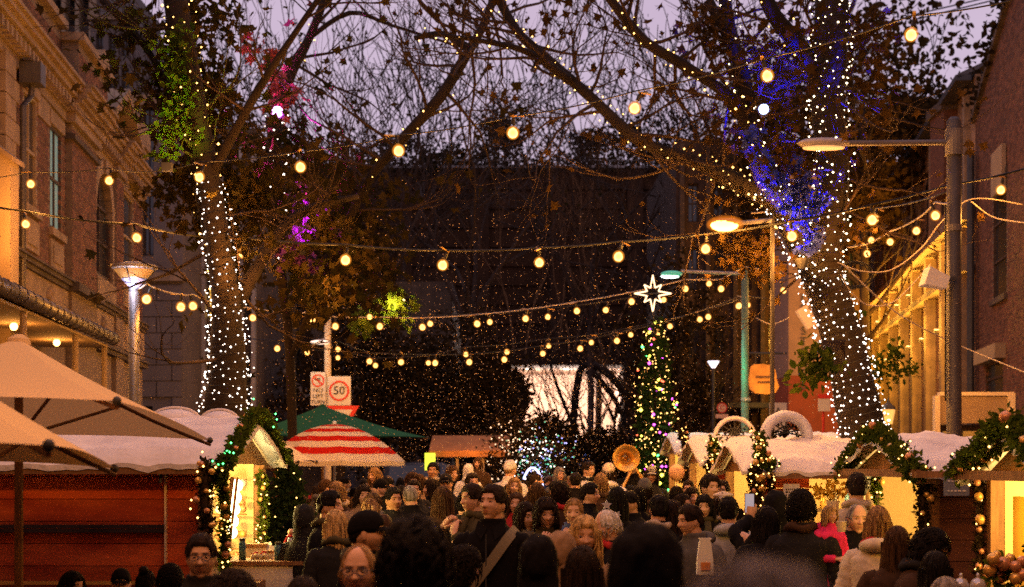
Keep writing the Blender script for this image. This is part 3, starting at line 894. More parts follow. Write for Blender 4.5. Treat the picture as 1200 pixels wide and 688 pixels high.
RMIN = [0.0]; KIDL = [1]
def grow(mb, p, d, L, r, depth, rg, tips, spread=.6, up=.15, kids=3, sides=4, lratio=.68):
    n = 4 if depth > 1 else 3
    pts = [Vector(p)]; d = Vector(d).normalized(); q = Vector(p)
    for i in range(n):
        d = (d + Vector((rg.gauss(0, .15), rg.gauss(0, .15), rg.gauss(0, .1) + up * .25))).normalized()
        q = q + d * (L / n); pts.append(q.copy())
    r1 = r * .55
    mb.tube(pts, [max(RMIN[0], r + (r1 - r) * i / n) for i in range(n + 1)], max(3, sides), cap=False)
    tips.append(pts[-1]); 
    if depth <= 2: tips.extend(pts[1:-1])
    if depth <= 0: return
    for k in range(kids if depth > KIDL[0] or kids < 3 else 2):
        f = rg.uniform(.35, 1.0) if k else 1.0
        i = min(n - 1, int(f * n)); fr = f * n - i
        s = pts[i].lerp(pts[i + 1], fr) if i < n else pts[-1]
        ax = Vector((rg.gauss(0, 1), rg.gauss(0, 1), rg.gauss(0, 1))).cross(d)
        if ax.length < 1e-4: continue
        ax.normalize()
        nd = Matrix.Rotation(rg.uniform(.25, 1.0) * spread * (0.5 if k == 0 else 1), 3, ax) @ d
        nd.z += up
        grow(mb, s, nd, L * lratio * rg.uniform(.8, 1.15), r1 * (.95 if k == 0 else .75), depth - 1, rg, tips, spread, up, kids, sides - 1, lratio)

def limb(mb, P, n=6, sides=12):
    """P: list of (px,py,Y,radius_px) -> smooth limb; returns sampled (point,radius)"""
    L = smoothline([(at(a, b, Y), rp * Y / F) for a, b, Y, rp in P], n)
    pts = []; rad = []
    for i, (p, r) in enumerate(L):
        nv = mnoise.noise(p * 2.2) * .06
        pts.append(p); rad.append(r * (1 + nv))
    mb.tube(pts, rad, sides)
    return L

def fairy(bulbs, wire, L, pitch, step, rsize, rg, frac=(0, 1), off=.045):
    """spiral string of little lights round a limb; bulbs: dict slot->MB list position"""
    acc = 0; ang = rg.uniform(0, 6); wp = []
    nL = len(L); i0, i1 = int(frac[0] * (nL - 1)), int(frac[1] * (nL - 1))
    for i in range(i0, i1):
        (p, r), (p2, r2) = L[i], L[i + 1]
        t = p2 - p; seg = t.length
        if seg < 1e-6: continue
        t.normalize(); a = t.cross(Vector((0, 1, 0)));
        if a.length < .1: a = t.cross(Vector((1, 0, 0)))
        a.normalize(); b = t.cross(a)
        circ = 2 * math.pi * max(r, .03)
        turns = seg / pitch; nb = max(1, int(turns * circ / step))
        for k in range(nb):
            f = k / nb
            an = ang + turns * 2 * math.pi * f
            rr = r + (r2 - r) * f + off
            q = p + t * seg * f + (a * math.cos(an) + b * math.sin(an)) * rr
            wp.append(q)
            if rg.random() < .1: continue
            jit = Vector((rg.gauss(0, .024), rg.gauss(0, .024), rg.gauss(0, .024)))
            bulbs.octa(q + jit, rsize * rg.choice((.55, .7, .85, 1, 1.15, 1.5)), 0)
        ang += turns * 2 * math.pi
    if len(wp) > 2: wire.tube(wp, .004, 3, cap=False)

def crown_points(centres, n, sig, rs_):
    c = np.array([tuple(p) for p in centres]); i = rs_.randint(0, len(c), n)
    return c[i] + rs_.normal(size=(n, 3)) * np.array(sig)

def twigs(mb, L, n, ln, r0, depth, rg, tips, frac=(0.2, 1), kids=3, spread=.8, up=.2):
    for k in range(n):
        i = int((frac[0] + (frac[1] - frac[0]) * (k + rg.random()) / n) * (len(L) - 1))
        p, r = L[min(i, len(L) - 1)]
        d = Vector((rg.gauss(0, 1), rg.gauss(0, .7), rg.gauss(.25, .7))).normalized()
        grow(mb, p, d, ln * rg.uniform(.6, 1.3), min(r * .45, r0), depth, rg, tips, spread, up, kids, 5)

# ---- left plane tree with the fairy lights
rg = random.Random(21); rt = np.random.RandomState(21)
YL = 19.5
tl = thing('plane_tree', 'plane tree whose trunk is wound in white fairy lights, left of the road signs', 'tree', at(262, 715, YL) * 1.0)
tl.location.z = 0
m = MB(); tips = []
T1 = limb(m, [(262, 722, YL, 36), (262, 600, YL, 30), (262, 500, YL, 27), (267, 430, YL, 22), (263, 340, YL, 16), (248, 230, YL, 13), (232, 140, YL, 13), (214, 50, YL, 15), (196, -60, YL, 13)], 6, 14)
T2 = limb(m, [(262, 340, YL, 11), (225, 190, YL + .4, 6), (180, 70, YL + .8, 4), (120, 0, YL + 1, 5)], 5, 8)
T3 = limb(m, [(245, 210, YL, 6), (300, 110, YL - .5, 5), (345, 40, YL - .8, 3.5), (400, -40, YL - 1, 3)], 5, 8)
T4 = limb(m, [(264, 380, YL, 11), (310, 300, YL + .5, 7), (350, 250, YL + .8, 5), (420, 230, YL + 1, 3)], 5, 8)
m.build('trunk', bark_m, tl, True)
m = MB()
twigs(m, T1, 16, .9, .03, 3, rg, tips, (.4, .98)); twigs(m, T2, 8, .7, .02, 3, rg, tips); twigs(m, T3, 7, .7, .02, 3, rg, tips); twigs(m, T4, 12, .7, .02, 3, rg, tips)
m.build('branch', barkd_m, tl, True, kind='stuff')
cl = []
for (a, b_, n) in ((235, 30, 3), (250, 90, 3), (186, 90, 2), (165, 45, 1), (222, 150, 5), (248, 140, 4), (150, 20, 1), (210, 215, 3), (230, 200, 4), (290, 225, 3), (275, 250, 3), (320, 240, 2), (180, 160, 1), (390, 270, 3), (420, 300, 2), (385, 330, 2), (350, 320, 2), (240, 0, 3), (215, 265, 2), (285, 200, 3), (205, 60, 3), (214, 110, 4), (135, 85, 1)):
    for k in range(n): cl.append(at(a + rg.gauss(0, 14), b_ + rg.gauss(0, 14), YL + .45 + abs(rg.gauss(0, .6))))
P = np.vstack([crown_points(cl, 2300, (.15, .3, .17), rt), crown_points(tips, 260, (.08, .08, .08), rt)])
leaf_mb(P, .125, rt, PLANE_LEAF, .4, .5).build('crown', leaf_plane, tl, kind='stuff')
st = thing('fairy_light_string', 'white fairy lights wound up the left plane tree trunk', 'fairy lights', at(262, 600, YL))
bu, wi = MB(), MB()
fairy(bu, wi, T1, .10, .09, .0098, rg, (.28, .66)); 
bu.build('light_bulbs', fairy_m, st, kind='stuff')
bu = MB(); fairy(bu, wi, T1, .15, .15, .0125, rg, (.66, 1)); fairy(bu, wi, T2, .25, .16, .011, rg, (0, .5))
bu.build('light_bulbs', fairyw_m, st, kind='stuff'); wi.build('wire', cable_m, st, kind='stuff')
# creeping green growth on trunk, lit green
cg = thing('ivy', 'bright green climbing growth on the upper left trunk', 'plant', at(205, 150, YL))
leaf_mb(crown_points([at(206 + rg.gauss(0, 8), y, YL - .35) for y in range(40, 190, 6)], 420, (.09, .1, .09), rt), .1, rt, OVAL).build('foliage', leaf_green, cg, kind='stuff')
fl = thing('green_floodlight', 'small green floodlight strapped in the left plane tree', 'lamp', at(196, 196, YL - 1.0))
q = MB(); q.box(at(196, 196, YL - 1.0), (.12, .1, .1)); q.build('housing', steel_dark, fl)
spot('flood', at(198, 190, YL - .95), at(208, 130, YL - .3), 110, (.75, 1, .03), 80, .04, fl)

# ---- second thin trunk behind with lights, magenta floods
YM = 26.0
t2 = thing('slender_tree', 'slender leaning tree with a column of white lights between the two road trees', 'tree', (at(330, 0, YM).x, YM, 0))
m = MB(); tips = []
S1 = limb(m, [(345, 640, YM, 6), (340, 420, YM, 5.5), (329, 310, YM, 6), (326, 220, YM, 9), (322, 150, YM, 9), (338, 90, YM, 8), (362, 45, YM, 5), (392, -30, YM, 4)], 6, 9)
S2 = limb(m, [(341, 420, YM, 4), (395, 290, YM - 1, 5), (430, 215, YM - 1.5, 5), (470, 165, YM - 2, 6), (515, 115, YM - 2.2, 7), (548, 62, YM - 2.2, 6), (566, 30, YM - 2, 5), (590, -30, YM - 2, 4)], 6, 9)
S3 = limb(m, [(550, 58, YM - 2.2, 6), (520, 40, YM - 2, 4), (485, 45, YM - 2, 3)], 4, 7)
S4 = limb(m, [(362, 45, YM, 3), (410, 15, YM, 3), (460, 30, YM, 2), (540, 55, YM, 1.5)], 4, 7)
m.build('trunk', bark_m, t2, True)
m = MB(); twigs(m, S1, 9, 1.2, .03, 3, rg, tips, (.3, 1)); twigs(m, S2, 20, 1.2, .03, 3, rg, tips, (.2, 1)); twigs(m, S4, 8, 1, .03, 3, rg, tips)
m.build('branch', barkd_m, t2, True, kind='stuff')
cl = [at(a + rg.gauss(0, 16), b_ + rg.gauss(0, 16), YM + rg.gauss(0, 1)) for (a, b_) in ((380, 220), (420, 260), (440, 280), (400, 240), (350, 165), (300, 180), (385, 300), (430, 320), (450, 230), (340, 210), (300, 260), (400, 190), (365, 340), (410, 340), (280, 290)) for k in range(3)]
P = np.vstack([crown_points(cl, 1300, (.25, .4, .25), rt), crown_points(tips, 130, (.1, .1, .1), rt)])
leaf_mb(P, .17, rt, PLANE_LEAF, .4, .5).build('crown', leaf_plane, t2, kind='stuff')
st = thing('fairy_light_string', 'white lights hanging in a narrow column on the slender tree', 'fairy lights', at(330, 300, YM))
bu, wi = MB(), MB(); fairy(bu, wi, S1, .3, .2, .016, rg, (.3, .68)); fairy(bu, wi, S1, .3, .2, .016, rg, (.3, .68), .1)
bu.build('light_bulbs', fairy_m, st, kind='stuff')
bu = MB(); fairy(bu, wi, S1, .35, .22, .014, rg, (.72, 1)); fairy(bu, wi, S2, .35, .25, .014, rg, (.3, 1)); fairy(bu, wi, S3, .4, .2, .014, rg)
bu.build('light_bulbs', fairyw_m, st, kind='stuff'); wi.build('wire', cable_m, st, kind='stuff')
for i, (a, b_, la) in enumerate(((328, 132, 'bright magenta floodlight high in the slender tree'), (356, 292, 'lower purple floodlight in the slender tree'))):
    fl = thing('magenta_floodlight', la, 'lamp', at(a, b_, YM - 1.2), group='magenta floodlights')
    q = MB(); q.lathe(at(a, b_, YM - 1.2), [(.05, -.1), (.11, .0), (.12, .03)], 10); q.build('housing', steel_dark, fl)
    if i == 0:
        q = MB(); q.ball(at(a - 3, b_ - 1, YM - 1.35), .09, 10, 6); q.build('lens', mat('magenta_glow', (1, .5, 1), .5, emis=(1, .35, 1), es=6), fl)
    spot('flood', at(a, b_ - 3, YM - 1.15), at(a - 6 if i == 0 else a - 2, b_ - 60, YM - .9), (14000, 30000)[i], (.8, .03, .9) if i else (1, .05, .45), 70, .05, fl)
P = crown_points([at(a + rg.gauss(0, 5), b_, YM - 1.0) for (a, b_) in ((318, 82), (312, 60), (322, 95), (330, 115), (345, 105), (300, 50), (320, 125), (335, 130))], 150, (.07, .1, .09), rt)
P2 = crown_points([at(a + rg.gauss(0, 5), b_, YM - 1.0) for (a, b_) in ((350, 232), (362, 240), (355, 255), (345, 285), (338, 292), (350, 300), (360, 268), (395, 272), (400, 278), (348, 245), (340, 300), (355, 310), (368, 250), (352, 228))], 260, (.11, .1, .1), rt)
lf = thing('tinted_sprig', 'pale sprigs of leaves tinted pink and purple in the slender tree', 'leaves', at(350, 260, YM - 1))
leaf_mb(P, .15, rt, PLANE_LEAF).build('leaf_cluster', mat('leaf_red_flood_tint', (.30, .06, .09), .8), lf, kind='stuff')  # pink of the floodlight painted into the leaf colour
leaf_mb(P2, .14, rt, PLANE_LEAF).build('leaf_cluster', mat('leaf_purple_flood_tint', (.20, .05, .26), .8), lf, kind='stuff')  # purple of the floodlight put into leaf and twig colour
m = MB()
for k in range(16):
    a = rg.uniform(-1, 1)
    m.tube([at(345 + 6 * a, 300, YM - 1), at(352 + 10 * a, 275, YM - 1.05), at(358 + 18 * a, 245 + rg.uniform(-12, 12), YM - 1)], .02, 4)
m.build('twig', mat('leaf_purple_flood_tint', (.20, .05, .26), .8), lf)

# ---- right plane tree
YR = 20.6
tr = thing('plane_tree', 'big plane tree right of the street, its leaning trunk netted in white fairy lights', 'tree', (at(1040, 0, YR).x, YR, 0))
m = MB(); tips = []
A1 = limb(m, [(1050, 735, YR, 38), (1032, 610, YR, 33), (1014, 520, YR, 28), (997, 440, YR, 25), (979, 370, YR, 24), (956, 310, YR, 23), (930, 262, YR, 19), (905, 225, YR, 16), (886, 180, YR, 10), (868, 90, YR + .3, 9), (852, 20, YR + .6, 8), (845, -50, YR + .6, 7)], 7, 16)
A2 = limb(m, [(962, 330, YR, 22), (970, 270, YR - .2, 19), (976, 200, YR - .4, 19), (970, 120, YR - .5, 19), (974, 40, YR - .6, 20), (976, -50, YR - .6, 19)], 7, 14)
A3 = limb(m, [(905, 232, YR, 14), (862, 212, YR + .3, 11), (815, 190, YR + .6, 8), (750, 165, YR + .8, 7), (690, 112, YR + 1, 6.5), (640, 68, YR + 1.2, 6), (605, 35, YR + 1.4, 5.5), (575, -20, YR + 1.5, 5)], 6, 10)
A4 = limb(m, [(885, 178, YR, 8), (858, 118, YR - .2, 6.5), (800, 76, YR - .4, 6.5), (752, 45, YR - .5, 6), (705, -15, YR - .6, 5.5)], 6, 9)
A5 = limb(m, [(668, 95, YR + 1, 6), (620, 62, YR + .8, 4), (575, 50, YR + .8, 3), (510, 40, YR + .8, 2)], 4, 7)
A6 = limb(m, [(966, 120, YR - .5, 12), (940, 60, YR - .6, 11), (905, 15, YR - .8, 9), (880, -50, YR - .8, 8)], 5, 9)
A7 = limb(m, [(900, 225, YR, 9), (880, 150, YR + .2, 8), (870, 80, YR + .4, 7), (830, 0, YR + .4, 6)], 5, 9)
m.build('trunk', bark_m, tr, True)
m = MB()
for L_, n_ in ((A2, 12), (A3, 26), (A4, 16), (A5, 8), (A6, 8), (A7, 10)): twigs(m, L_, n_, 1.1, .028, 3, rg, tips, (.15, 1))
m.build('branch', barkd_m, tr, True, kind='stuff')
cl = [at(a + rg.gauss(0, 12), b_ + rg.gauss(0, 12), YR + rg.gauss(0, .6)) for (a, b_) in ((880, 290), (870, 300), (895, 310), (905, 80), (850, 60), (880, 130), (925, 60), (830, 20), (1000, 290), (1010, 30), (1025, 55), (1005, 110), (930, 190), (910, 170), (925, 30)) for k in range(2)]
P = np.vstack([crown_points(cl, 800, (.18, .3, .16), rt), crown_points(tips, 650, (.12, .12, .12), rt)])
leaf_mb(P, .12, rt, PLANE_LEAF, .4, .5).build('crown', leaf_autumn, tr, kind='stuff')
cg = thing('creeper', 'yellow-green creeper hanging beside the lettered pier', 'plant', at(955, 440, 17.4))
leaf_mb(crown_points([at(955 + rg.gauss(0, 9), y, 17.3) for y in (414, 422, 430, 436, 442)] + [at(1035 + rg.gauss(0, 20), 415 + rg.gauss(0, 22), 30) for _ in range(10)], 700, (.09, .12, .08), rt), .1, rt, OVAL).build('foliage', leaf_green, cg, kind='stuff')
m = MB()
for k in range(8): m.tube([at(948 + 3 * k, 415 + 3 * k, 17.3), at(965 + 3 * k, 400, 17.6), at(990, 400 + 3 * k, 17.8)], .012, 4)
m.build('stem', barkd_m, cg)
st = thing('fairy_light_string', 'dense white fairy lights netted round the right plane tree trunk', 'fairy lights', at(1000, 440, YR))
bu, wi = MB(), MB()
fairy(bu, wi, A1, .10, .09, .0108, rg, (.14, .66)); bu.build('light_bulbs', fairy_m, st, kind='stuff')
bu = MB(); fairy(bu, wi, A2, .11, .11, .0105, rg)
fairy(bu, wi, A1, .22, .17, .0125, rg, (.66, 1)); fairy(bu, wi, A7, .3, .2, .0115, rg)
mixed = mat('fairy_cream', (1, 1, .9), .4, emis=(1.0, .78, .5), es=8.0)
bu.build('light_bulbs', mixed, st, kind='stuff')
bu = MB(); 
for L_ in (A3, A4): fairy(bu, wi, L_, .13, .16, .012, rg)
fairy(bu, wi, A5, .35, .2, .011, rg); fairy(bu, wi, A6, .26, .2, .0125, rg)
bu.build('light_bulbs', fairyw_m, st, kind='stuff'); wi.build('wire', cable_m, st, kind='stuff')
# blue flood and the leaves tinted for it
for i, (a, b_, tx, ty, la) in enumerate(((895, 128, 905, 100, 'bright blue floodlight in the fork of the right plane tree'), (940, 306, 942, 235, 'lower blue floodlight clamped on the right plane tree'))):
    fl = thing('blue_floodlight', la, 'lamp', at(a, b_, YR - .9), group='blue floodlights')
    q = MB(); q.lathe(at(a, b_, YR - .9), [(.04, -.1), (.09, .0), (.1, .03)], 10); q.build('housing', steel_dark, fl)
    if i == 0:
        q = MB(); q.ball(at(a, b_, YR - 1.03), .065, 10, 6); q.build('lens', mat('blue_glow', (.5, .6, 1), .5, emis=(.35, .5, 1), es=7), fl)
    spot('flood', at(a, b_ - 3, YR - .95), at(tx, ty, YR - .65), (5000, 60000)[i], (.004, .012, 1), 62, .05, fl)
lf = thing('tinted_sprig', 'leaf sprigs tinted blue on the right plane tree', 'leaves', at(940, 240, YR - .8))
P = crown_points([at(a + rg.gauss(0, 5), b_ + rg.gauss(0, 4), YR - .75) for (a, b_) in ((900, 192), (908, 215), (925, 205), (930, 190), (932, 225), (940, 235), (925, 245), (955, 230), (950, 250), (940, 258), (955, 270), (948, 290), (935, 245), (962, 245), (890, 165), (880, 162), (935, 215), (945, 215), (935, 260), (960, 280), (950, 228), (930, 235))], 620, (.06, .08, .05), rt)
leaf_mb(P, .085, rt, PLANE_LEAF).build('leaf_cluster', mat('leaf_blue_flood_tint', (.025, .04, .30), .8), lf, kind='stuff')  # blue of the floodlight painted into the leaf colour

# ---- bare trees against the sky
def bare_tree(seed, H=9.0, depth=4, lean=0, kids=3, spread=.85):
    r_ = random.Random(seed); m = MB(); tips = []
    q = [Vector((0, 0, 0)), Vector((.1, 0, H * .2)), Vector((.15 + lean, .1, H * .38))]
    tr_ = MB(); tr_.tube(q, [.17, .14, .12], 9)
    for k in range(5):
        a = k * 1.26 + r_.random()
        grow(m, q[2] - Vector((0, 0, .5 * r_.random())), (math.cos(a) * .6, math.sin(a) * .6, 1.0), H * .29, .10, depth, r_, tips, spread, .16, kids, 5, .72)
    return tr_, m, tips
protos = []
RMIN[0] = .018; KIDL[0] = 2
for s_, H_ in ((3, 19), (8, 17), (15, 21)):
    tr_, m_, tips_ = bare_tree(s_, H_)
    m_.v = m_.v
    e = thing('bare_tree', 'x', 'tree', (0, 0, 0), group='bare winter trees before the dark wall')
    tr_.build('trunk', barkd_m, e, True); m_.build('crown', barkd_m, e, True, kind='stuff')
    tt = np.array([tuple(v) for v in tips_]); 
    P = tt[rt.randint(0, len(tt), 300)] + rt.normal(size=(300, 3)) * .15
    leaf_mb(P, .17, rt, KITE).build('leaf_remnants', leaf_plane, e, kind='stuff')
    protos.append(e)
RMIN[0] = .0; KIDL[0] = 1
bare = [(340, 62, 0, 1.0, 'bare tree behind the magenta floodlight'), (400, 58, 1, 1.05, 'bare tree rising left of the lit diagonal limb'),
        (470, 64, 2, 1.0, 'bare tree spreading above the left end of the dark wall'), (545, 60, 0, 1.05, 'tall bare tree over the left half of the dark wall'),
        (690, 61, 2, .95, 'bare tree standing in front of the lit tunnel mouth'),
        (815, 60, 1, 1.1, 'bare tree left of the blue floodlight'),
        (868, 66, 2, 1.05, 'bare tree above the green street lamp'), (652, 74, 0, .47, 'small bare tree silhouetted left in the tunnel mouth'), (694, 73, 1, .5, 'small bare tree silhouetted in the middle of the tunnel mouth'), (722, 72, 2, .5, 'small bare tree silhouetted at the right of the tunnel mouth'),
]
used = set()
for i, (px, Y, k, sc_, la) in enumerate(bare):
    o = protos[k] if k not in used else copy_tree(protos[k])
    used.add(k)
    o.location = (at(px, 0, Y).x, Y, 0); o.rotation_euler.z = i * 1.7; o.scale = (sc_,) * 3; o['label'] = la
lt = thing('leaning_tree', 'thick dark tree limb leaning across the top right of the tunnel mouth', 'tree', (at(680, 0, 73).x, 73, 0))
m = MB(); limb(m, [(676, 620, 73, 5), (672, 500, 73, 4.5), (682, 430, 73, 4), (705, 448, 73, 3.6), (724, 475, 73, 3.2), (742, 520, 73, 2)], 5, 8); limb(m, [(672, 500, 73, 3), (652, 450, 73, 2), (640, 410, 73, 1)], 4, 6)
L_ = limb(m, [(690, 425, 73, 4.5), (712, 438, 73, 4.2), (740, 470, 73, 4)], 4, 8); m.build('trunk', barkd_m, lt, True)
m = MB(); tp2 = []
for px in (610, 625, 640, 655, 670, 690, 705, 720): grow(m, at(px, 525, 73), (rg.gauss(0, .3), 0, 1), 2.2, .06, 3, rg, tp2, .7, .1, 3, 4)
m.build('branch', barkd_m, lt, True, kind='stuff')
# lower dark leafy trees in front of the wall
def leafy(name, la, px, Y, zc, rad, n, size, m_, group=None, trunk=True, seed=1, nb=26):
    r_ = random.Random(seed); rn = np.random.RandomState(seed)
    x = at(px, 0, Y).x
    t = thing(name, la, 'tree', (x, Y, 0), group=group)
    q = MB(); q.tube([(x, Y, 0), (x + .1, Y, zc * .4), (x, Y, zc)], [.22, .17, .1], 8)
    tips = []
    for k in range(7): grow(q, (x, Y, zc * r_.uniform(.35, .8)), (math.cos(k * .9), math.sin(k * .9), .7), rad[2] * .6, .08, 3, r_, tips, .7, .15, 3, 4)
    q.build('trunk', barkd_m, t, True)
    c = []
    for k in range(nb):
        v = Vector((r_.gauss(0, 1), r_.gauss(0, 1), r_.gauss(0, 1))).normalized() * r_.uniform(.45, 1)
        c.append((x + v.x * rad[0], Y + v.y * rad[1], zc + v.z * rad[2]))
    P = crown_points(c, n, (rad[0] * .17, rad[1] * .17, rad[2] * .14), rn)
    P = P[P[:, 2] > .4]
    leaf_mb(P, size, rn, OVAL).build('crown', m_, t, kind='stuff')
    return t
for i, (px, Y, zc, rad, la) in enumerate([
        (395, 50, 4.6, (2.6, 1.8, 2.9), 'dark leafy tree behind the 50 sign'), (470, 52, 4.0, (2.4, 1.6, 2.6), 'dark leafy tree above the left end of the awning'),
        (535, 54, 4.6, (2.4, 1.6, 2.4), 'dark leafy tree above the shop awning'), (572, 52, 3.6, (1.1, 1.0, 1.9), 'dark leafy tree at the left edge of the lit tunnel mouth'),
        (790, 52, 5.2, (1.6, 1.3, 3.6), 'dark leafy tree behind the Christmas tree'),
        (640, 56, 2.4, (1.2, 1.2, 1.3), 'low round tree below the tunnel mouth'), (600, 58, 4.2, (.6, .6, 1.0), 'ragged tree top against the left edge of the tunnel mouth'),
        (700, 57, 2.2, (1.8, 1.2, 1.1), 'low dark tree below the right side of the tunnel mouth')]):
    leafy('leafy_tree', la, px, Y, zc, rad, 5200, .16, leaf_dark, 'dark leafy trees at the end of the street', seed=40 + i, nb=40)
for i, (px, Y, zc, rad, la) in enumerate([
        (1010, 50, 13.5, (4.2, 2.5, 4.6), 'autumn tree filling the sky left of the hanging yellow bulb'), (1085, 60, 14.2, (2.7, 2.5, 2.6), 'darker autumn tree above the chimney stack'),
        (940, 55, 14, (3.2, 2, 4.5), 'autumn tree behind the upper right trunk')]):
    leafy('autumn_tree', la, px, Y, zc, rad, 3600, .26, (leaf_autumn, leaf_dark, leaf_autumn)[i], 'autumn trees above the right roofs', seed=60 + i, nb=34)

for i, (px, py, Y, rad, la) in enumerate(((592, 152, 84, (1.5, 1.2, 1.9), 'dark round tree top rising behind the high wall near its middle'), (545, 192, 85, (2.2, 1.2, .9), 'low dark bushy top over the left half of the high wall'), (700, 175, 84, (2.2, 1.2, 1.4), 'dark tree top behind the high wall under the upper limb'),
        (770, 160, 84, (2.6, 1.3, 1.9), 'broad dark tree top behind the right end of the high wall'), (470, 190, 85, (3.0, 1.3, 1.5), 'dark tree top behind the left end of the high wall'), (840, 180, 83, (2.0, 1.2, 1.8), 'dark tree top behind the sodium street lamp'))):
    leafy('dark_tree', la, px, Y, at(px, py, Y).z, rad, 1500, .22, leaf_dark, 'dark tree tops beyond the high wall', seed=80 + i, nb=26)
# dark creeper covering most of the viaduct wall
zt_w = wz(197, WY)
cw = thing('wall_creeper', 'dark bare creeper and brush covering the high wall', 'plant', (0, WY - .5, 0))
m = MB(); r_ = random.Random(5); tp = []
for k in range(46):
    x = -14 + k * .62 + r_.uniform(-.3, .3)
    if 0.0 < x < 6.2: zs_ = 7.6
    else: zs_ = .2
    grow(m, (x, WY - .5, zs_), (r_.gauss(0, .2), 0, 1), 4.2, .06, 4, r_, tp, .55, .25, 3, 4, .8)
m.build('stem', mat('creeper_brown', (.22, .11, .045), .9), cw, True, kind='stuff')
xb = rt.uniform(-16, 14, 5200); pb = np.stack([xb, WY + rt.normal(.2, .6, 5200), zt_w - .3 + np.abs(rt.normal(0, .6, 5200)) * (0.4 + 2.2 * np.abs(np.sin(xb * .7) * np.sin(xb * 1.9 + 1)))], 1)
leaf_mb(pb, .22, rt, OVAL).build('brush', leaf_dark, cw, kind='stuff')

# ================================================================== CHRISTMAS TREE, star, lit bush
YX = 30.0
xt = thing('christmas_tree', 'tall narrow Christmas tree with gold and coloured lights under the star', 'Christmas tree', (at(768, 0, YX).x, YX, 0))
cx = at(768, 0, YX).x; zt = at(0, 372, YX).z
q = MB(); q.tube([(cx, YX, 0), (cx, YX, zt - .1)], [.12, .02], 8); q.build('trunk', bark_m, xt)
rx = np.random.RandomState(3)
n = 4200; zz = zt - (zt - .3) * rx.power(1.7, n); rr = ((zt - zz) / zt) ** .45 * .62 * (.3 + .45 * rx.uniform(size=n)) + .05; aa = rx.uniform(0, 6.283, n)
P = np.stack([cx + rr * np.cos(aa), YX + rr * np.sin(aa), zz], 1)
leaf_mb(P, .13, rx, KITE, .4, .6).build('crown', needle_m, xt, kind='stuff')
st = thing('fairy_light_string', 'gold and coloured lights covering the Christmas tree', 'fairy lights', (cx, YX, 2))
for nn, m_, sz in ((380, fairyw_m, .012), (24, fairyg_m, .024), (26, fairyp_m, .024), (40, mat('fairy_yellow', (1, 1, .2), .4, emis=(.9, .8, .08), es=6), .03), (26, mat('fairy_red', (1, .2, .1), .4, emis=(1, .12, .05), es=5), .022)):
    q = MB()
    for k in range(nn):
        z = zt - (zt - .4) * rx.power(1.6); r_ = ((zt - z) / zt) ** .45 * .66 * rx.uniform(.3, 1.1) + .03; a = rx.uniform(3.0, 6.4)
        q.octa((cx + r_ * math.cos(a), YX + r_ * math.sin(a), z), sz * rx.uniform(.7, 1.4))
    q.build('light_bulbs', m_, st, kind='stuff')
sx = thing('star_topper', 'eight-pointed outline star glowing cream above the Christmas tree', 'star', at(765, 344, YX))
q = MB(); pts = []
for k in range(16):
    a = math.pi / 2 + k * math.pi / 8
    r_ = (.36 if k % 4 == 0 else .24) if k % 2 == 0 else .12
    pts.append((at(765, 344, YX).x + r_ * math.cos(a), YX, at(765, 344, YX).z + r_ * math.sin(a)))
for k in range(16): q.tube([pts[k], pts[(k + 1) % 16]], .0135, 6)
q.build('neon_outline', mat('neon_cream', (1, .9, .7), .4, emis=(1, .66, .36), es=2.6), sx)
q = MB(); q.tube([at(765, 365, YX), at(768, 378, YX)], .015, 6); q.tube([at(753, 344, YX + .02), at(777, 344, YX + .02)], .008, 5); q.build('bracket', steel_dark, sx)
YB = 34.0
bt = thing('lit_bush', 'round bush covered in cool white and green lights at the street end', 'bush', (at(630, 0, YB).x, YB, 0))
bx = at(630, 0, YB).x
c = [(bx + rx.normal(0, .24), YB + rx.normal(0, .3), max(.5, 1.75 + rx.normal(0, .32))) for _ in range(30)]
q = MB(); q.tube([(bx, YB, 0), (bx, YB, 2)], .07, 7); q.build('trunk', barkd_m, bt)
leaf_mb(crown_points(c, 2600, (.14, .2, .16), rx), .08, rx, OVAL).build('crown', leaf_dark, bt, kind='stuff')
st = thing('fairy_light_string', 'cool white and green lights sparkling over the round bush', 'fairy lights', (bx, YB, 1.5))
for nn, m_ in ((190, fairy_m), (210, mat('fairy_mint', (.3, 1, .7), .4, emis=(.12, .55, .3), es=2.5)), (110, mat('fairy_lilac', (.6, .6, 1), .4, emis=(.35, .38, 1), es=4))):
    q = MB()
    for p in crown_points(c, nn, (.17, .17, .17), rx): q.octa(p, .012 * rx.uniform(.6, 1.5))
    q.build('light_bulbs', m_, st, kind='stuff')
q = MB(); rt_ = [at(610 + 28 * (1 - math.cos(t)) / 2 * 1.0, 590 - 42 * math.sin(t), YB - 1) for t in np.linspace(0, math.pi, 12)]
q.tube(rt_, .02, 6); q.build('light_arch', mat('arch_glow', (.7, .75, 1), .4, emis=(.5, .55, 1), es=3), st)
point('bush_glow', (bx, YB - 1.1, 1.9), 25, (.6, .7, 1), .3, st)
# warm twinkles left bush
bt2 = thing('lit_shrub', 'shrub with warm white lights left of the green-lit bush', 'bush', (at(606, 0, 35).x, 35, 0))
c2 = [(at(600, 0, 35).x + rx.normal(0, .28), 35 + rx.normal(0, .3), max(.4, 2.1 + rx.normal(0, .4))) for _ in range(20)]
leaf_mb(crown_points(c2, 1400, (.18, .18, .18), rx), .09, rx, OVAL).build('crown', leaf_dark, bt2, kind='stuff')
q = MB()
for p in crown_points(c2, 200, (.18, .18, .18), rx): q.octa(p, .015)
q.build('light_bulbs', mat('fairy_peach', (1, .8, .6), .4, emis=(1, .6, .35), es=4), bt2, kind='stuff')

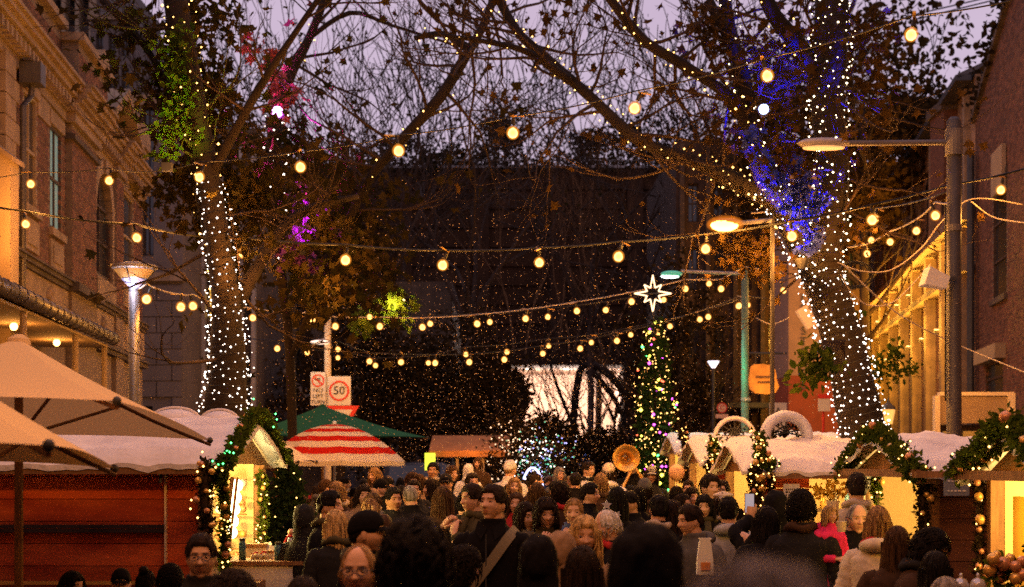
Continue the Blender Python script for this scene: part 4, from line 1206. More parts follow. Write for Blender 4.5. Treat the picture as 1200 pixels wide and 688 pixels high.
# falling foam snow
fk = MB()
for k in range(7500):
    z = rx.uniform(0, 1); Y = rx.uniform(14, 44); px = rx.normal(600, 175); py = 560 - abs(rx.normal(0, 130)) if k % 3 else rx.uniform(250, 560)
    p = at(px, py, Y)
    s_ = rx.uniform(.005, .0105)
    fk.add([p + Vector((s_, 0, 0)), p + Vector((-s_ * .6, s_, 0)), p + Vector((-s_ * .6, -s_, 0)), p + Vector((0, 0, s_ * 1.3))], [(0, 1, 3), (1, 2, 3), (2, 0, 3), (0, 2, 1)])
tag(fk.build('snow_flakes', mat('foam_flake', (.42, .32, .22), .9)), 'fine white foam snow drifting down over the crowd', 'snow', kind='stuff')

# ================================================================== FESTOON LIGHTS
_bulb_mesh = {}
def festoon(label, bulbs, ends, watt=None, size=1.0, cable=cable_m, sag=.12, rad=.012, every=1, group='festoon light strings over the street', sock=True):
    """bulbs: (px,py,Y) of each bulb; ends: list of extra cable points before / after"""
    B = [at(*b_) for b_ in bulbs]
    up = Vector((0, 0, .16 * size))
    t = thing('festoon_lights', label, 'string lights', B[len(B) // 2], group=group)
    pts = [at(*e) for e in ends[0]] + [b_ + up for b_ in B] + [at(*e) for e in ends[1]]
    line = []
    for i in range(len(pts) - 1):
        a, b_ = pts[i], pts[i + 1]; L_ = (b_ - a).length
        for k in range(6):
            f = k / 6; line.append(a.lerp(b_, f) - Vector((0, 0, sag * .25 * L_ * f * (1 - f))))
    line.append(pts[-1])
    q = MB(); q.tube(line, rad, 5); q.build('cable', cable, t, True)
    if size not in _bulb_mesh:
        g_ = MB(); r_ = .052 * size
        g_.ball((0, 0, -.1 * r_), (1.22 * r_, 1.22 * r_, 1.25 * r_), 14, 9)  # oversized shell that carries the bulb's painted halo
        s_ = MB(); s_.lathe((0, 0, 0), [(.4 * r_, 1.3 * r_), (.34 * r_, 1.4 * r_), (.34 * r_, 2.1 * r_), (.15 * r_, 2.9 * r_)], 8)
        k_ = MB(); k_.lathe((0, 0, 0), [(.004, -1.0 * r_), (.5 * r_, -.88 * r_), (.8 * r_, -.45 * r_), (.82 * r_, -.05 * r_), (.58 * r_, .45 * r_), (.12 * r_, .75 * r_)], 10)
        c_ = MB(); c_.box((.9 * r_, 0, 2.75 * r_), (2.6 * r_, .5 * r_, .22 * r_))
        _bulb_mesh[size] = (g_.mesh('bulb', bulb_halo, True), k_.mesh('filament', bulb_m, True), s_.mesh('socket', socket_m, True), c_.mesh('clip', brass_m))
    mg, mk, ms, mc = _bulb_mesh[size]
    inv = wmat(t).inverted()
    for i, p in enumerate(B):
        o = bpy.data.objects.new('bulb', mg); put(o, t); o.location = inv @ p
        o.rotation_euler = (rng.uniform(-.3, .3), rng.uniform(-.3, .3), rng.uniform(0, 6))
        o.scale = (rng.uniform(.98, 1.15),) * 3
        k = bpy.data.objects.new('filament', mk); put(k, o)
        k = bpy.data.objects.new('socket', ms); put(k, o)
        k = bpy.data.objects.new('clip', mc); put(k, o)
        w_ = BULB_W if watt is None else watt
        if w_ and i % every == 0:
            point('bulb_light', p - Vector((0, 0, .17 * size)), w_ * every, WARM, .05, t)
    return t

festoon('upper string of large bulbs rising to the right across the whole sky',
        [(36, 215, 23), (128, 211, 22.3), (234, 207, 18.2), (352, 195, 18.0), (467, 176, 17.5), (601, 155, 17.0), (744, 126, 16.3), (899, 88, 15.5), (1068, 40, 14.5)],
        ([(-60, 214, 23)], [(1180, 2, 14), (1300, -60, 13.5)]), size=1.08, sag=.3, rad=.008, cable=mat('wire_thin', (.03, .03, .03)))
festoon('dark cable with bulbs spanning from the brick building to the tall brick wall',
        [(30, 262, 23), (160, 278, 22), (285, 296, 19), (405, 304, 19.5), (519, 310, 20), (632, 307, 20), (725, 300, 20), (827, 291, 20), (928, 276, 19.4), (1022, 257, 19.6), (1115, 233, 19.6), (1173, 222, 19.8)],
        ([(-40, 236, 23)], [(1240, 185, 20)]), size=1.15, sag=.25, rad=.016)
festoon('string running from the cone street lamp behind the left trunk to the star',
        [(172, 350, 20), (212, 359, 24), (226, 358, 26), (256, 369, 28), (296, 372, 30), (346, 380, 31), (366, 374, 32), (393, 382, 33), (445, 382, 33), (495, 383, 33), (559, 379, 33), (616, 373, 33), (676, 364, 33), (740, 353, 33), (803, 338, 33), (845, 338, 33), (872, 323, 33)],
        ([(158, 342, 20)], [(916, 318, 33)]), size=1.2, cable=palecable_m, rad=.011, watt=40)
festoon('second string just behind, its bulbs doubled with the one in front',
        [(433, 371, 36), (504, 379, 36), (574, 377, 36), (642, 371, 36), (710, 363, 36), (778, 351, 36), (831, 332, 36), (913, 322, 34), (918, 340, 33)],
        ([(366, 360, 36)], [(950, 315, 33)]), size=1.2, watt=34, every=2)
festoon('low string of bulbs over the lit tunnel mouth ending by the green lamp pole',
        [(325, 408, 38), (344, 405, 38), (360, 413, 38), (396, 409, 38), (433, 423, 38), (470, 424, 38), (510, 425, 38), (550, 424, 38), (591, 421, 38), (636, 414, 38), (680, 408, 38), (723, 399, 38), (770, 389, 37), (820, 374, 36), (866, 358, 34)],
        ([(280, 395, 40)], [(874, 352, 34)]), size=1.2, watt=34, every=2)
festoon('lowest string seen just behind the low one with paired bulbs',
        [(396, 419, 42), (440, 428, 42), (502, 425, 42), (546, 415, 42), (594, 412, 42), (643, 405, 42), (693, 401, 42), (739, 392, 42), (785, 382, 41), (830, 371, 38), (876, 357, 34)],
        ([(360, 410, 42)], [(900, 350, 34)]), size=1.2, watt=34, every=2)
festoon('short string of bulbs fanning from the right trunk to the grey pole',
        [(911, 262, 22), (944, 303, 23), (969, 318, 25), (977, 303, 28), (1016, 297, 30), (1043, 283, 28), (1074, 270, 25), (1096, 252, 22)],
        ([(880, 250, 22)], [(1116, 238, 20)]), size=1.15, watt=60, cable=palecable_m)
festoon('short string of two bulbs high on the right behind the trunk', [(1021, 281, 30), (1026, 256, 28)], ([(985, 300, 30)], [(1110, 225, 22)]), size=1.15, watt=34)
# the same kind of string goes on over the near end of the market
festoon('string continuing over the near end of the market', [(-700, -1150, 4.5), (-250, -1250, 4.5), (250, -1300, 4.5), (750, -1300, 4.5), (1250, -1250, 4.5), (1700, -1150, 4.5)], ([(-1200, -1050, 4.5)], [(2300, -1050, 4.5)]), size=1.15, watt=120)
festoon('nearest string strung just before the stalls', [(-600, -380, 10), (-200, -420, 10), (300, -450, 10), (800, -450, 10), (1300, -420, 10), (1700, -380, 10)], ([(-900, -350, 10)], [(2000, -350, 10)]), size=1.15, watt=100)
# loose pale cables on the right
ca = thing('loose_cable', 'pale cables looping from the right trunk to the grey pole', 'cable', at(1060, 310, 19))
q = MB()
def catenary(pl, r_=.012):
    q = MB(); L_ = smoothline([(at(*p), r_ * .7) for p in pl], 8); q.tube([p for p, _ in L_], r_ * .7, 5); q.build('cable_run', palecable_m, ca, True)
catenary([(982, 308, 18.5), (1010, 318, 19), (1045, 316, 19.5), (1080, 290, 20), (1105, 258, 20), (1140, 233, 20), (1200, 240, 20)])
catenary([(985, 322, 18.5), (1000, 345, 19), (1020, 358, 19.2), (1050, 352, 19.5), (1090, 310, 20)])
catenary([(1138, 236, 20), (1165, 255, 20), (1210, 262, 19)])
catenary([(988, 310, 18.4), (1050, 366, 19), (1118, 402, 19.6), (1210, 440, 19)])
catenary([(870, 360, 33), (885, 372, 33), (905, 380, 33), (925, 372, 33)])
co_ = thing('cable_coil', 'dark coil of spare cable hung on the right trunk', 'cable', at(998, 322, 17.3))
q = MB()
for k in range(2):
    c = at(1001 + k * 2, 322, 19.6 - .02 * k)
    q.tube([c + Vector((.2 * math.cos(t) * (1 + k * .1), 0, .15 * math.sin(t) * (1 + .12 * k))) for t in np.linspace(0, 2 * math.pi, 16)], .012, 5)
q.build('loop', cable_m, co_)
q = MB(); q.tube([at(1068, 18, 60), at(1180, -8, 60)], .03, 5); q.tube([at(1068, 24, 60), at(1190, -6, 60)], .03, 5)
o = q.build('overhead_wire', cable_m); tag(o, 'two thin overhead wires against the pale sky at upper right', 'wire')

# ================================================================== STREET LAMPS, POLES, SIGNS
# cone lamp, left
YP = 20.0
t = thing('street_lamp', 'post lamp with an inverted glass cone under a flat disc hat, left', 'street lamp', (at(157, 0, YP).x, YP, 0))
x = at(157, 0, YP).x; zt = at(0, 342, YP).z
q = MB(); q.lathe((x, YP, 0), [(.11, 0), (.11, .25), (.075, .3), (.07, zt)], 16); q.build('post', mat('lamp_post_dark', (.06, .052, .05), .5, .2, 3), t, True)
zb = at(0, 338, YP).z; zh = at(0, 314, YP).z
q = MB(); q.lathe((x, YP, 0), [(.03, zt - .05), (.07, zt), (.07, zt + .04)], 12); q.build('collar', steel_dark, t)
q = MB(); q.lathe((x, YP, 0), [(.26, zh - .02), (.31, zh), (.30, zh + .03), (.12, zh + .07)], 24); q.build('hat', steel_m, t, True)
q = MB(); q.lathe((x, YP, 0), [(.05, zb), (.16, zb + .12)], 20, cap=False); q.build('glass_cone', mat('lamp_glass', (.5, .55, .8), .2, emis=(.35, .4, .9), es=.5), t, True)
q = MB(); q.lathe((x, YP, 0), [(.17, zb + .13), (.255, zh - .03)], 20, cap=False); q.build('shade', mat('amber_shade', (.5, .3, .12), .4, emis=(.8, .4, .1), es=.25), t, True)
for a in range(3):
    q = MB(); c, s_ = math.cos(a * 2.1 + .4), math.sin(a * 2.1 + .4); q.tube([(x + .06 * c, YP + .06 * s_, zb), (x + .27 * c, YP + .27 * s_, zh - .02)], .01, 5); q.build('strut', steel_dark, t)
q = MB(); q.ball((x, YP, zb + .1), (.10, .10, .05)); q.build('lamp', mat('lamp_white', (1, 1, 1), .4, emis=(.85, .85, 1), es=3), t)
point('lamp_light', (x, YP - .1, zb + .02), 18, (.85, .8, 1), .08, t)

def arm_lamp(label, px, Y, ybase, ytop, rpx, m_, arms, name='street_lamp'):
    t = thing(name, label, 'street lamp', (at(px, 0, Y).x, Y, 0))
    x = at(px, 0, Y).x; r_ = rpx * Y / F; z1 = at(0, ytop, Y).z
    q = MB(); q.lathe((x, Y, 0), [(r_ * 1.35, 0), (r_ * 1.3, 1.2), (r_ * 1.05, 1.3), (r_, z1), (r_ * .5, z1 + .05)], 16); q.build('pole', m_, t, True)
    return t, x, r_
# grey pole, right, with flat luminaire
t, x, r_ = arm_lamp('thick grey pole with a long arm and flat luminaire reaching over the trunk', 1118, 19, 0, 142, 8.4, mat('lamp_post_dark', (.06, .052, .05), .5, .2, 3), None)
q = MB(); a_ = at(1118, 167, 19); l_ = at(985, 168, 18.9)
q.tube([a_, l_], .035, 8); q.lathe((x, 19, a_.z - .16), [(r_ * 1.25, 0), (r_ * 1.25, .32)], 16); q.build('arm', pole_grey, t); q = MB(); q.tube([a_ + Vector((0, 0, -1.1)), a_ + Vector((0, 0, -1.02))], r_ * 1.12, 16); q.build('band', pole_grey, t)
q = MB(); q.lathe((0, 0, 0), [(.02, 0), (.12, .02), (.16, .06), (.12, .11), (.03, .13)], 16)
q.v = [(a * 2.1 + at(965, 0, 18.9).x, b_ * 1.0 + 18.9, c + at(0, 174, 18.9).z) for a, b_, c in q.v]; q.build('luminaire', mat('luminaire_shell', (.35, .33, .36), .4), t, True)
q = MB(); q.lathe((0, 0, 0), [(.02, -.01), (.12, -.005), (.125, .012)], 16); q.v = [(a * 2.1 + at(965, 0, 18.9).x, b_ + 18.9, c + at(0, 174, 18.9).z) for a, b_, c in q.v]
q.build('diffuser', mat('warm_diffuser', (.9, .6, .3), .4, emis=(1, .5, .18), es=.8), t)
q = MB(); q.tube([at(1108, 240, 18.95), at(1108, 470, 18.95)], .012, 6); q.build('conduit', cable_m, t)
ls = thing('loudspeaker', 'white horn loudspeaker strapped to the grey pole', 'loudspeaker', at(1098, 328, 18.8))
q = MB(); c = at(1096, 328, 18.8)
V = []
for (dx, s1) in ((-.14, .15), (.14, .10)):
    for (dy, dz) in ((-1, -1), (1, -1), (1, 1), (-1, 1)): V.append(c + Matrix.Rotation(R(18), 3, 'Y') @ Vector((dx, dy * s1, dz * s1 * .75)))
q.add(V, [(0, 1, 2, 3), (7, 6, 5, 4), (0, 4, 5, 1), (1, 5, 6, 2), (2, 6, 7, 3), (3, 7, 4, 0)]); q.build('horn', white_m, ls)
q = MB(); q.box(c + Vector((.2, .05, .02)), (.14, .05, .05)); q.build('bracket', steel_dark, ls)
# green pole lamp
t, x, r_ = arm_lamp('green-lit lamp pole with an arm to the left holding a cool white head', 873, 28, 0, 318, 4.2, pole_green, None)
q = MB(); q.tube([at(873, 321, 28), at(798, 318, 28)], .03, 7); q.build('arm', steel_m, t); q = MB(); q.tube([at(874, 470, 28), at(874, 466, 28)], .09, 12); q.build('collar', steel_m, t)
q = MB(); q.ball(at(787, 321, 28), (.20, .12, .06), 12, 6); q.build('head', mat('green_shell', (.1, .35, .28), .4, emis=(.03, .35, .22), es=.8), t, True)
q = MB(); q.ball(at(785, 324, 28), (.17, .09, .035), 12, 6); q.build('lens', mat('mint_glow', (.8, 1, .9), .4, emis=(.75, 1, .9), es=5), t, True)
spot('lamp_light', at(785, 328, 28), at(800, 560, 27), 250, (.5, 1, .8), 120, .1, t)
point('pole_glow', at(862, 430, 27.6), 14, (.1, 1, .4), .05, t)
# sodium lamp
t, x, r_ = arm_lamp('sodium street lamp glowing orange on an arm left of the right trunk', 905, 19.6, 0, 256, 2.6, mat('pole_dark', (.05, .042, .036), .6, .2, 3), None)
q = MB(); q.tube([at(905, 258, 19.6), at(862, 262, 19.6)], .03, 7); q.build('arm', steel_m, t)
q = MB(); q.ball(at(852, 261, 19.6), (.2, .12, .055), 12, 6); q.build('head', steel_m, t, True)
q = MB(); q.ball(at(849, 264, 19.6), (.18, .13, .08), 12, 6); q.build('lens', mat('sodium_glow', (1, .7, .2), .4, emis=(1, .42, .06), es=25), t, True)
q = MB(); q.ball(at(850, 263, 19.6), (.25, .18, .12), 16, 10); q.build('halo_shell', halomat('sodium_halo', (1, .24, .015), 1.5, .5), t, True)  # orange halo painted as a glowing shell around the lens
point('lamp_light', at(849, 270, 19.6), 1500, (1, .42, .07), .1, t)
# small far lamps
for px, py, Y, la in ((836, 427, 50, 'small distant conical path lamp left of the green pole'),):
    t = thing('path_lamp', la, 'street lamp', (at(px, 0, Y).x, Y, 0))
    q = MB(); q.lathe((at(px, 0, Y).x, Y, 0), [(.05, 0), (.05, at(0, py + 4, Y).z)], 8); q.build('post', steel_dark, t)
    q = MB(); z = at(0, py, Y).z; q.lathe((at(px, 0, Y).x, Y, z), [(.05, -.12), (.18, .08), (.19, .1)], 12); q.build('glass_cone', mat('lamp_white2', (1, 1, 1), .4, emis=(.8, .75, .9), es=3), t)
    q = MB(); q.lathe((at(px, 0, Y).x, Y, z), [(.21, .1), (.22, .13)], 12); q.build('hat', steel_dark, t)
# lamp + road sign pole
YS = 40.0
t = thing('sign_pole', 'pale pole with a small white lamp carrying the road signs', 'pole', (at(384, 0, YS).x, YS, 0))
x = at(384, 0, YS).x
q = MB(); q.lathe((x, YS, 0), [(.09, 0), (.085, at(0, 340, YS).z)], 12); q.build('pole', mat('pale_pole', (.5, .4, .28), .5, .1, 3), t)
q = MB(); q.tube([(x, YS, at(0, 345, YS).z), at(445, 350, YS)], .03, 6); q.build('arm', steel_m, t); q = MB(); q.tube([(x, YS, at(0, 397, YS).z), at(372, 399, YS - .1)], .03, 6); q.build('arm', steel_m, t)
q = MB(); q.ball(at(375, 401, YS - .1), (.26, .14, .06), 12, 6); q.build('lamp_head', mat('lamp_cream', (1, .9, .8), .4, emis=(1, .72, .6), es=1.1), t, True)
q = MB(); q.ball(at(462, 352, YS), (.28, .14, .08), 12, 6); q.build('lamp_head', mat('lamp_gold', (1, .8, .3), .4, emis=(1, .66, .15), es=9), t, True)
point('lamp_light', at(462, 358, YS - .8), 350, (1, .6, .15), .1, t)
point('pole_glow', at(372, 412, YS - .9), 25, (1, .8, .6), .1, t)
lf = thing('lamp_sprig', 'yellow-green leaves glowing around the gold lamp head', 'leaves', at(450, 360, YS - .5))
leaf_mb(crown_points([at(a, b_, YS - .6) for a, b_ in ((438, 362), (452, 350), (462, 362), (430, 375), (470, 372), (445, 368), (478, 358), (420, 372), (465, 345), (425, 385))], 160, (.16, .15, .12), rx), .26, rx, PLANE_LEAF).build('leaf_cluster', leaf_green, lf, kind='stuff')
sign_white = mat('sign_white', (.55, .52, .47), .5, .05, 3); sign_red = mat('sign_red', (.5, .03, .02), .5); sign_black = mat('sign_black', (.015, .015, .015), .6)
def ringface(mb, c, r0, r1, y, n=28):
    V = [(c.x + r * math.cos(2 * math.pi * k / n), y + dy, c.z + r * math.sin(2 * math.pi * k / n)) for dy in (0, .01) for r in (r0, r1) for k in range(n)]
    fs = [(k, (k + 1) % n, n + (k + 1) % n, n + k) for k in range(n)] + [(2 * n + k, 3 * n + k, 3 * n + (k + 1) % n, 2 * n + (k + 1) % n) for k in range(n)]
    fs += [(n + k, n + (k + 1) % n, 3 * n + (k + 1) % n, 3 * n + k) for k in range(n)] + [(k, 2 * n + k, 2 * n + (k + 1) % n, (k + 1) % n) for k in range(n)]
    mb.add(V, fs)
ys = YS - .15
t = thing('speed_sign', 'square 50 speed limit sign with a red ring above the green umbrella', 'road sign', at(397, 458, ys))
a_, b_ = at(384.5, 475, ys), at(411, 441, ys)
q = MB(); q.bb(a_.x, b_.x, ys, ys + .03, a_.z, b_.z); q.build('plate', sign_white, t)
q = MB(); c = at(397.5, 458, ys); ringface(q, c, .215, .265, ys - .012); q.build('ring', sign_red, t)
text('50', c + Vector((0, -.012, 0)), .31, sign_black, t)
t = thing('turn_sign', 'tall NO LEFT TURN sign left of the 50 sign', 'road sign', at(373, 455, ys))
a_, b_ = at(364, 475, ys), at(381.5, 436, ys)
q = MB(); q.bb(a_.x, b_.x, ys, ys + .03, a_.z, b_.z); q.build('plate', sign_white, t)
q = MB(); c = at(372.8, 446, ys); ringface(q, c, .13, .165, ys - .012, 24); q.box(c + Vector((0, -.012, 0)), (.29, .008, .03), Matrix.Rotation(R(45), 3, 'Y')); q.build('ring', sign_red, t)
q = MB(); q.box(c + Vector((.04, -.006, -.02)), (.03, .01, .13)); q.box(c + Vector((0, -.006, .045)), (.1, .01, .03)); q.add([c + Vector((-.04, -.012, .09)), c + Vector((-.04, -.012, 0)), c + Vector((-.09, -.012, .045))], [(0, 1, 2)]); q.build('arrow', sign_black, t)
for k, wd_ in enumerate(('NO', 'LEFT', 'TURN')):
    text(wd_, at(372.8, 457.5 + k * 6.8, ys - .012), .16 if k == 0 else .135, sign_black, t)
t = thing('give_way_sign', 'edge of a red and white give way triangle under the 50 sign', 'road sign', at(402, 482, ys))
q = MB(); P_ = [at(383, 475.5, ys), at(421, 475.5, ys), at(402, 508, ys)]; ce = (P_[0] + P_[1] + P_[2]) / 3
q.add(P_ + [p + Vector((0, .03, 0)) for p in P_], [(0, 2, 1), (3, 4, 5), (0, 1, 4, 3), (1, 2, 5, 4), (2, 0, 3, 5)]); q.build('plate', sign_red, t)
q = MB(); q.add([ce + (p - ce) * .58 + Vector((0, -.008, 0)) for p in P_], [(0, 2, 1)]); q.build('inner_triangle', sign_white, t)
# parking style round sign and A sign, hanging oval sign
t = thing('round_sign', 'small round red ringed sign with letter C and text plate on the dark wall', 'sign', at(846, 480, 49))
q = MB(); c = at(846, 478, 49); ringface(q, c, .13, .17, 48.985, 20); q.build('ring', sign_red, t)
q = MB(); q.lathe((c.x, 49, c.z), [(.155, -.01), (.155, .01)], 20, axis=Matrix.Rotation(R(90), 3, 'X')); q.bb(c.x - .2, c.x + .2, 48.99, 49.02, c.z - .33, c.z - .2); q.build('plate', mat('sign_cream', (.7, .45, .3), .6), t)
text('C', c + Vector((0, -.03, 0)), .22, sign_red, t)
q = MB(); q.tube([(c.x, 49.05, 0), (c.x, 49.05, c.z)], .03, 6); q.build('post', steel_dark, t)
t = thing('arrow_sign', 'pale grey square sign with a black A behind the snowy arch', 'sign', at(912, 490, 40))
a_, b_ = at(902, 508, 40), at(922, 472, 40)
q = MB(); q.bb(a_.x, b_.x, 40, 40.04, a_.z, b_.z); q.tube([((a_.x + b_.x) / 2, 40.06, 0), ((a_.x + b_.x) / 2, 40.06, a_.z)], .04, 6); q.build('plate', sign_white, t)
text('A', at(912, 482, 39.985), .26, sign_black, t)
t = thing('hanging_sign', 'rounded orange-lit hanging sign of a shop between green pole and lettered pier', 'sign', at(896, 445, 38))
c = at(895, 444, 38); 
prof = [(-.32, .28), (-.25, .36), (0, .37), (.22, .33), (.3, .2), (.32, 0), (.38, -.2), (.3, -.34), (.1, -.38), (-.2, -.36), (-.34, -.26), (-.36, 0)]
n = len(prof); q = MB(); q.add([(c.x + a, 38 + dy, c.z + b_) for dy in (0, .1) for a, b_ in prof], [tuple(range(n - 1, -1, -1)), tuple(range(n, 2 * n))] + [(i, (i + 1) % n, (i + 1) % n + n, i + n) for i in range(n)])
q.build('board', mat('orange_board', (.75, .36, .08), .6, .25, 4), t)
for k in range(2):
    q = MB(); q.bb(c.x - .2 + .05 * k, c.x + .2, 37.985, 38.0, c.z + .02 - k * .13, c.z + .07 - k * .13); q.build('lettering_stroke', timber_mid, t)
q = MB(); q.tube([at(870, 414, 38.05), at(922, 414, 38.05)], .03, 6); q.tube([c + Vector((-.2, .05, .3)), at(886, 414, 38.05)], .015, 5); q.tube([c + Vector((.2, .05, .3)), at(905, 414, 38.05)], .015, 5); q.build('bracket', steel_dark, t)
spot('sign_light', at(908, 470, 37.2), c + Vector((.1, 0, -.1)), 22, (1, .55, .08), 60, .05, t)
t = thing('small_sign', 'small white sign with a red top beside the lit trunk', 'sign', at(966, 473, 36))
a_, b_ = at(959, 482, 36), at(973, 462, 36)
q = MB(); q.bb(a_.x, b_.x, 36, 36.04, a_.z, b_.z - .1); q.build('plate', sign_white, t)
q = MB(); q.bb(a_.x, b_.x, 35.99, 36.05, b_.z - .1, b_.z); q.tube([((a_.x + b_.x) / 2, 36.1, 0), ((a_.x + b_.x) / 2, 36.1, b_.z)], .03, 6); q.build('header', sign_red, t)
# flood lamp at 942,370
t = thing('spot_fitting', 'tilted box floodlight with a pale face beside the lettered pier', 'lamp', at(945, 372, 30))
spot('pier_light', at(930, 520, 42), at(945, 400, 46), 130, (1, .6, .35), 80, .1, t)
q = MB(); q.box(at(945, 372, 30), (.22, .2, .42), Matrix.Rotation(R(-32), 3, 'Y')); q.build('housing', mat('warm_box', (.7, .42, .2), .5, emis=(1, .5, .2), es=.35), t)
q = MB(); q.tube([at(945, 372, 30), at(962, 378, 30.2), at(966, 372, 30.4)], .02, 5); q.build('bracket', steel_dark, t)
# lantern
t = thing('gas_lantern', 'old style lantern on a post between the lit trunk and the warehouse', 'street lamp', (at(1041, 0, 26).x, 26, 0))
x = at(1041, 0, 26).x; z0 = at(0, 497, 26).z; z1 = at(0, 480, 26).z
q = MB(); q.lathe((x, 26, 0), [(.06, 0), (.045, z0)], 8); q.build('post', steel_dark, t)
q = MB(); q.lathe((x, 26, 0), [(.07, z0), (.12, z1)], 6); q.build('glass', mat('lantern_glass', (1, .6, .2), .4, emis=(1, .5, .12), es=1.0), t)
q = MB(); q.lathe((x, 26, 0), [(.14, z1), (.1, z1 + .06), (.03, z1 + .12), (.01, z1 + .2)], 6); q.build('cap', steel_dark, t)
# white fascia board with shopfront
t = thing('fascia_board', 'blank pale fascia board on posts above the right hand stalls', 'sign', at(1142, 485, 24))
a_, b_ = at(1101, 496, 24), at(1180, 464, 24)
q = MB(); q.bb(a_.x, b_.x, 24, 24.12, a_.z, b_.z); q.build('board', plaster_m, t)
q = MB(); q.bb(b_.x + .004, b_.x + .1, 23.9, 24.15, 0, b_.z + .04); q.bb(a_.x - .08, a_.x - .004, 23.95, 24.1, 0, b_.z); q.bb(a_.x, b_.x + .1, 23.96, 24.14, b_.z + .003, b_.z + .06); q.build('post', mat('cream_post', (.6, .5, .36), .6), t)
q = MB(); q.bb(a_.x + .02, b_.x - .02, 24.2, 24.3, 0, a_.z - .02); q.build('shop_wall', timber_dark, t)
for k in range(3):
    q = MB(); q.bb(a_.x + .1 + k * .32, a_.x + .36 + k * .32, 24.16, 24.19, 1.9, a_.z - .12); q.build('shop_window', glass_dim, t)
spot('fascia_light', at(1140, 430, 22.8), at(1140, 480, 24), 60, WARM, 90, .1, t)
# ================================================================== STALLS
def snow_roof(x0, x1, y0, y1, ze, zr, parent, ov=.16, th=.075, seed=1, m_=None):
    ym = (y0 + y1) / 2
    xa, xb, ya, yb = x0 - ov, x1 + ov, y0 - ov, y1 + ov
    nx = max(12, int((xb - xa) / .07)); ny = 26
    top, bot = [], []
    for j in range(ny + 1):
        v = j / ny; y = ya + (yb - ya) * v
        rt_, rb_ = [], []
        for i in range(nx + 1):
            u = i / nx; x = xa + (xb - xa) * u
            t = abs(y - ym) / ((yb - ya) / 2)
            base = zr + (ze - zr) * t * (1 + ov / (y1 - y0))
            e = min(u, 1 - u) * (xb - xa); f = min(v, 1 - v) * (yb - ya); k = min(e, f)
            rnd = math.sqrt(max(0.0, 1 - (1 - min(1, k / .09)) ** 2))
            nz = mnoise.noise(Vector((x * 2.2, y * 2.2, seed))) * .05 + mnoise.noise(Vector((x * 7, y * 7, seed))) * .03 + mnoise.noise(Vector((x * 17, y * 17, seed))) * .012
            droop = .035 * (1 - min(1, k / .06)) * (1 + mnoise.noise(Vector((x * 6, y * 6, seed + 9))) * 1.6)
            z = base + th * (.15 + .85 * rnd) + nz * rnd - (.05 * max(0, 1 - t * 4)) - droop * .6
            rt_.append((x + mnoise.noise(Vector((y * 5, seed, 0))) * .02 * (u < .01 or u > .99), y, z)); rb_.append((x, y, base - droop - .012))
        top.append(rt_); bot.append(rb_)
    mb = MB(); mb.grid(top); mb.grid([list(reversed(r)) for r in bot])
    def rim(A, B): mb.grid([A, B])
    rim(bot[0], top[0]); rim(list(reversed(bot[-1])), list(reversed(top[-1])))
    rim([r[0] for r in reversed(bot)], [r[0] for r in reversed(top)]); rim([r[-1] for r in bot], [r[-1] for r in top])
    o = mb.build('snow_roof', m_ or snow_m, parent, True)
    return o

gold_ball = mat('bauble_gold', (.75, .45, .12), .3, metal=.5, spec=.6); copper_ball = mat('bauble_copper', (.6, .28, .14), .3, metal=.4)
def garland(label, path, r, dens, nball, nlight, seed=1, lm=None, ballr=.035, leaf=None, lsz=.085):
    r_ = random.Random(seed); rn = np.random.RandomState(seed)
    pts = [Vector(p) for p in path]
    t = thing('garland', label, 'garland', pts[0])
    line = [p for p, _ in smoothline([(p, r) for p in pts], 8)]
    c = np.array([tuple(p) for p in line])
    Ltot = sum((line[i + 1] - line[i]).length for i in range(len(line) - 1))
    n = int(dens * 1.3 * Ltot)
    i = rn.randint(0, len(c) - 1, n); f = rn.uniform(size=(n, 1))
    P = c[i] * (1 - f) + c[i + 1] * f + rn.normal(size=(n, 3)) * r * .34
    leaf_mb(P, lsz * .62, rn, KITE, .4, .2).build('foliage', leaf or leaf_green, t, kind='stuff')
    m = MB(); m.tube(line, r * .45, 7); m.build('stem', barkd_m, t, True)
    me = MB().ball((0, 0, 0), 1, 12, 8).mesh('bauble', gold_ball, True); me2 = MB().ball((0, 0, 0), 1, 12, 8).mesh('bauble', copper_ball, True)
    inv = wmat(t).inverted()
    for k in range(nball):
        p = line[int((k + .5) / nball * (len(line) - 1))] + Vector((r_.uniform(-.7, .7) * r, -r * r_.uniform(.5, .95), r_.uniform(-.7, .7) * r))
        o = bpy.data.objects.new('bauble', me if r_.random() < .6 else me2); put(o, t); o.location = inv @ p
        s_ = ballr * r_.uniform(.55, 1.05); o.scale = (s_, s_, s_)
    q = MB()
    for k in range(nlight):
        p = line[r_.randrange(len(line))] + Vector((r_.gauss(0, .6) * r, -r * r_.uniform(.2, 1.1), r_.gauss(0, .6) * r)); q.octa(p, .009)
    if nlight: q.build('light_bulbs', lm or fairyw_m, t, kind='stuff')
    return t

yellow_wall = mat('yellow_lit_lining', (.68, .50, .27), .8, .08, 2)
wood_post = mat('stall_timber', (.24, .12, .055), .7, .3, 5, .15, stretch=(8, 8, 1))
brown_panel = mat('brown_panel', (.13, .05, .028), .6, .25, 3, .1, stretch=(1, 1, 6), rnd=.12)
def boards(parent, x0, x1, y, z0, z1, h, m_, gap=.005, th=.025, name='board', axis='x'):
    z = z0
    while z < z1 - .02:
        zt = min(z1, z + h)
        q = MB()
        if axis == 'x': q.bb(x0, x1, y - th, y, z + gap / 2, zt - gap / 2)
        else: q.bb(y - th, y, x0, x1, z + gap / 2, zt - gap / 2)
        q.build(name, m_, parent); z = zt

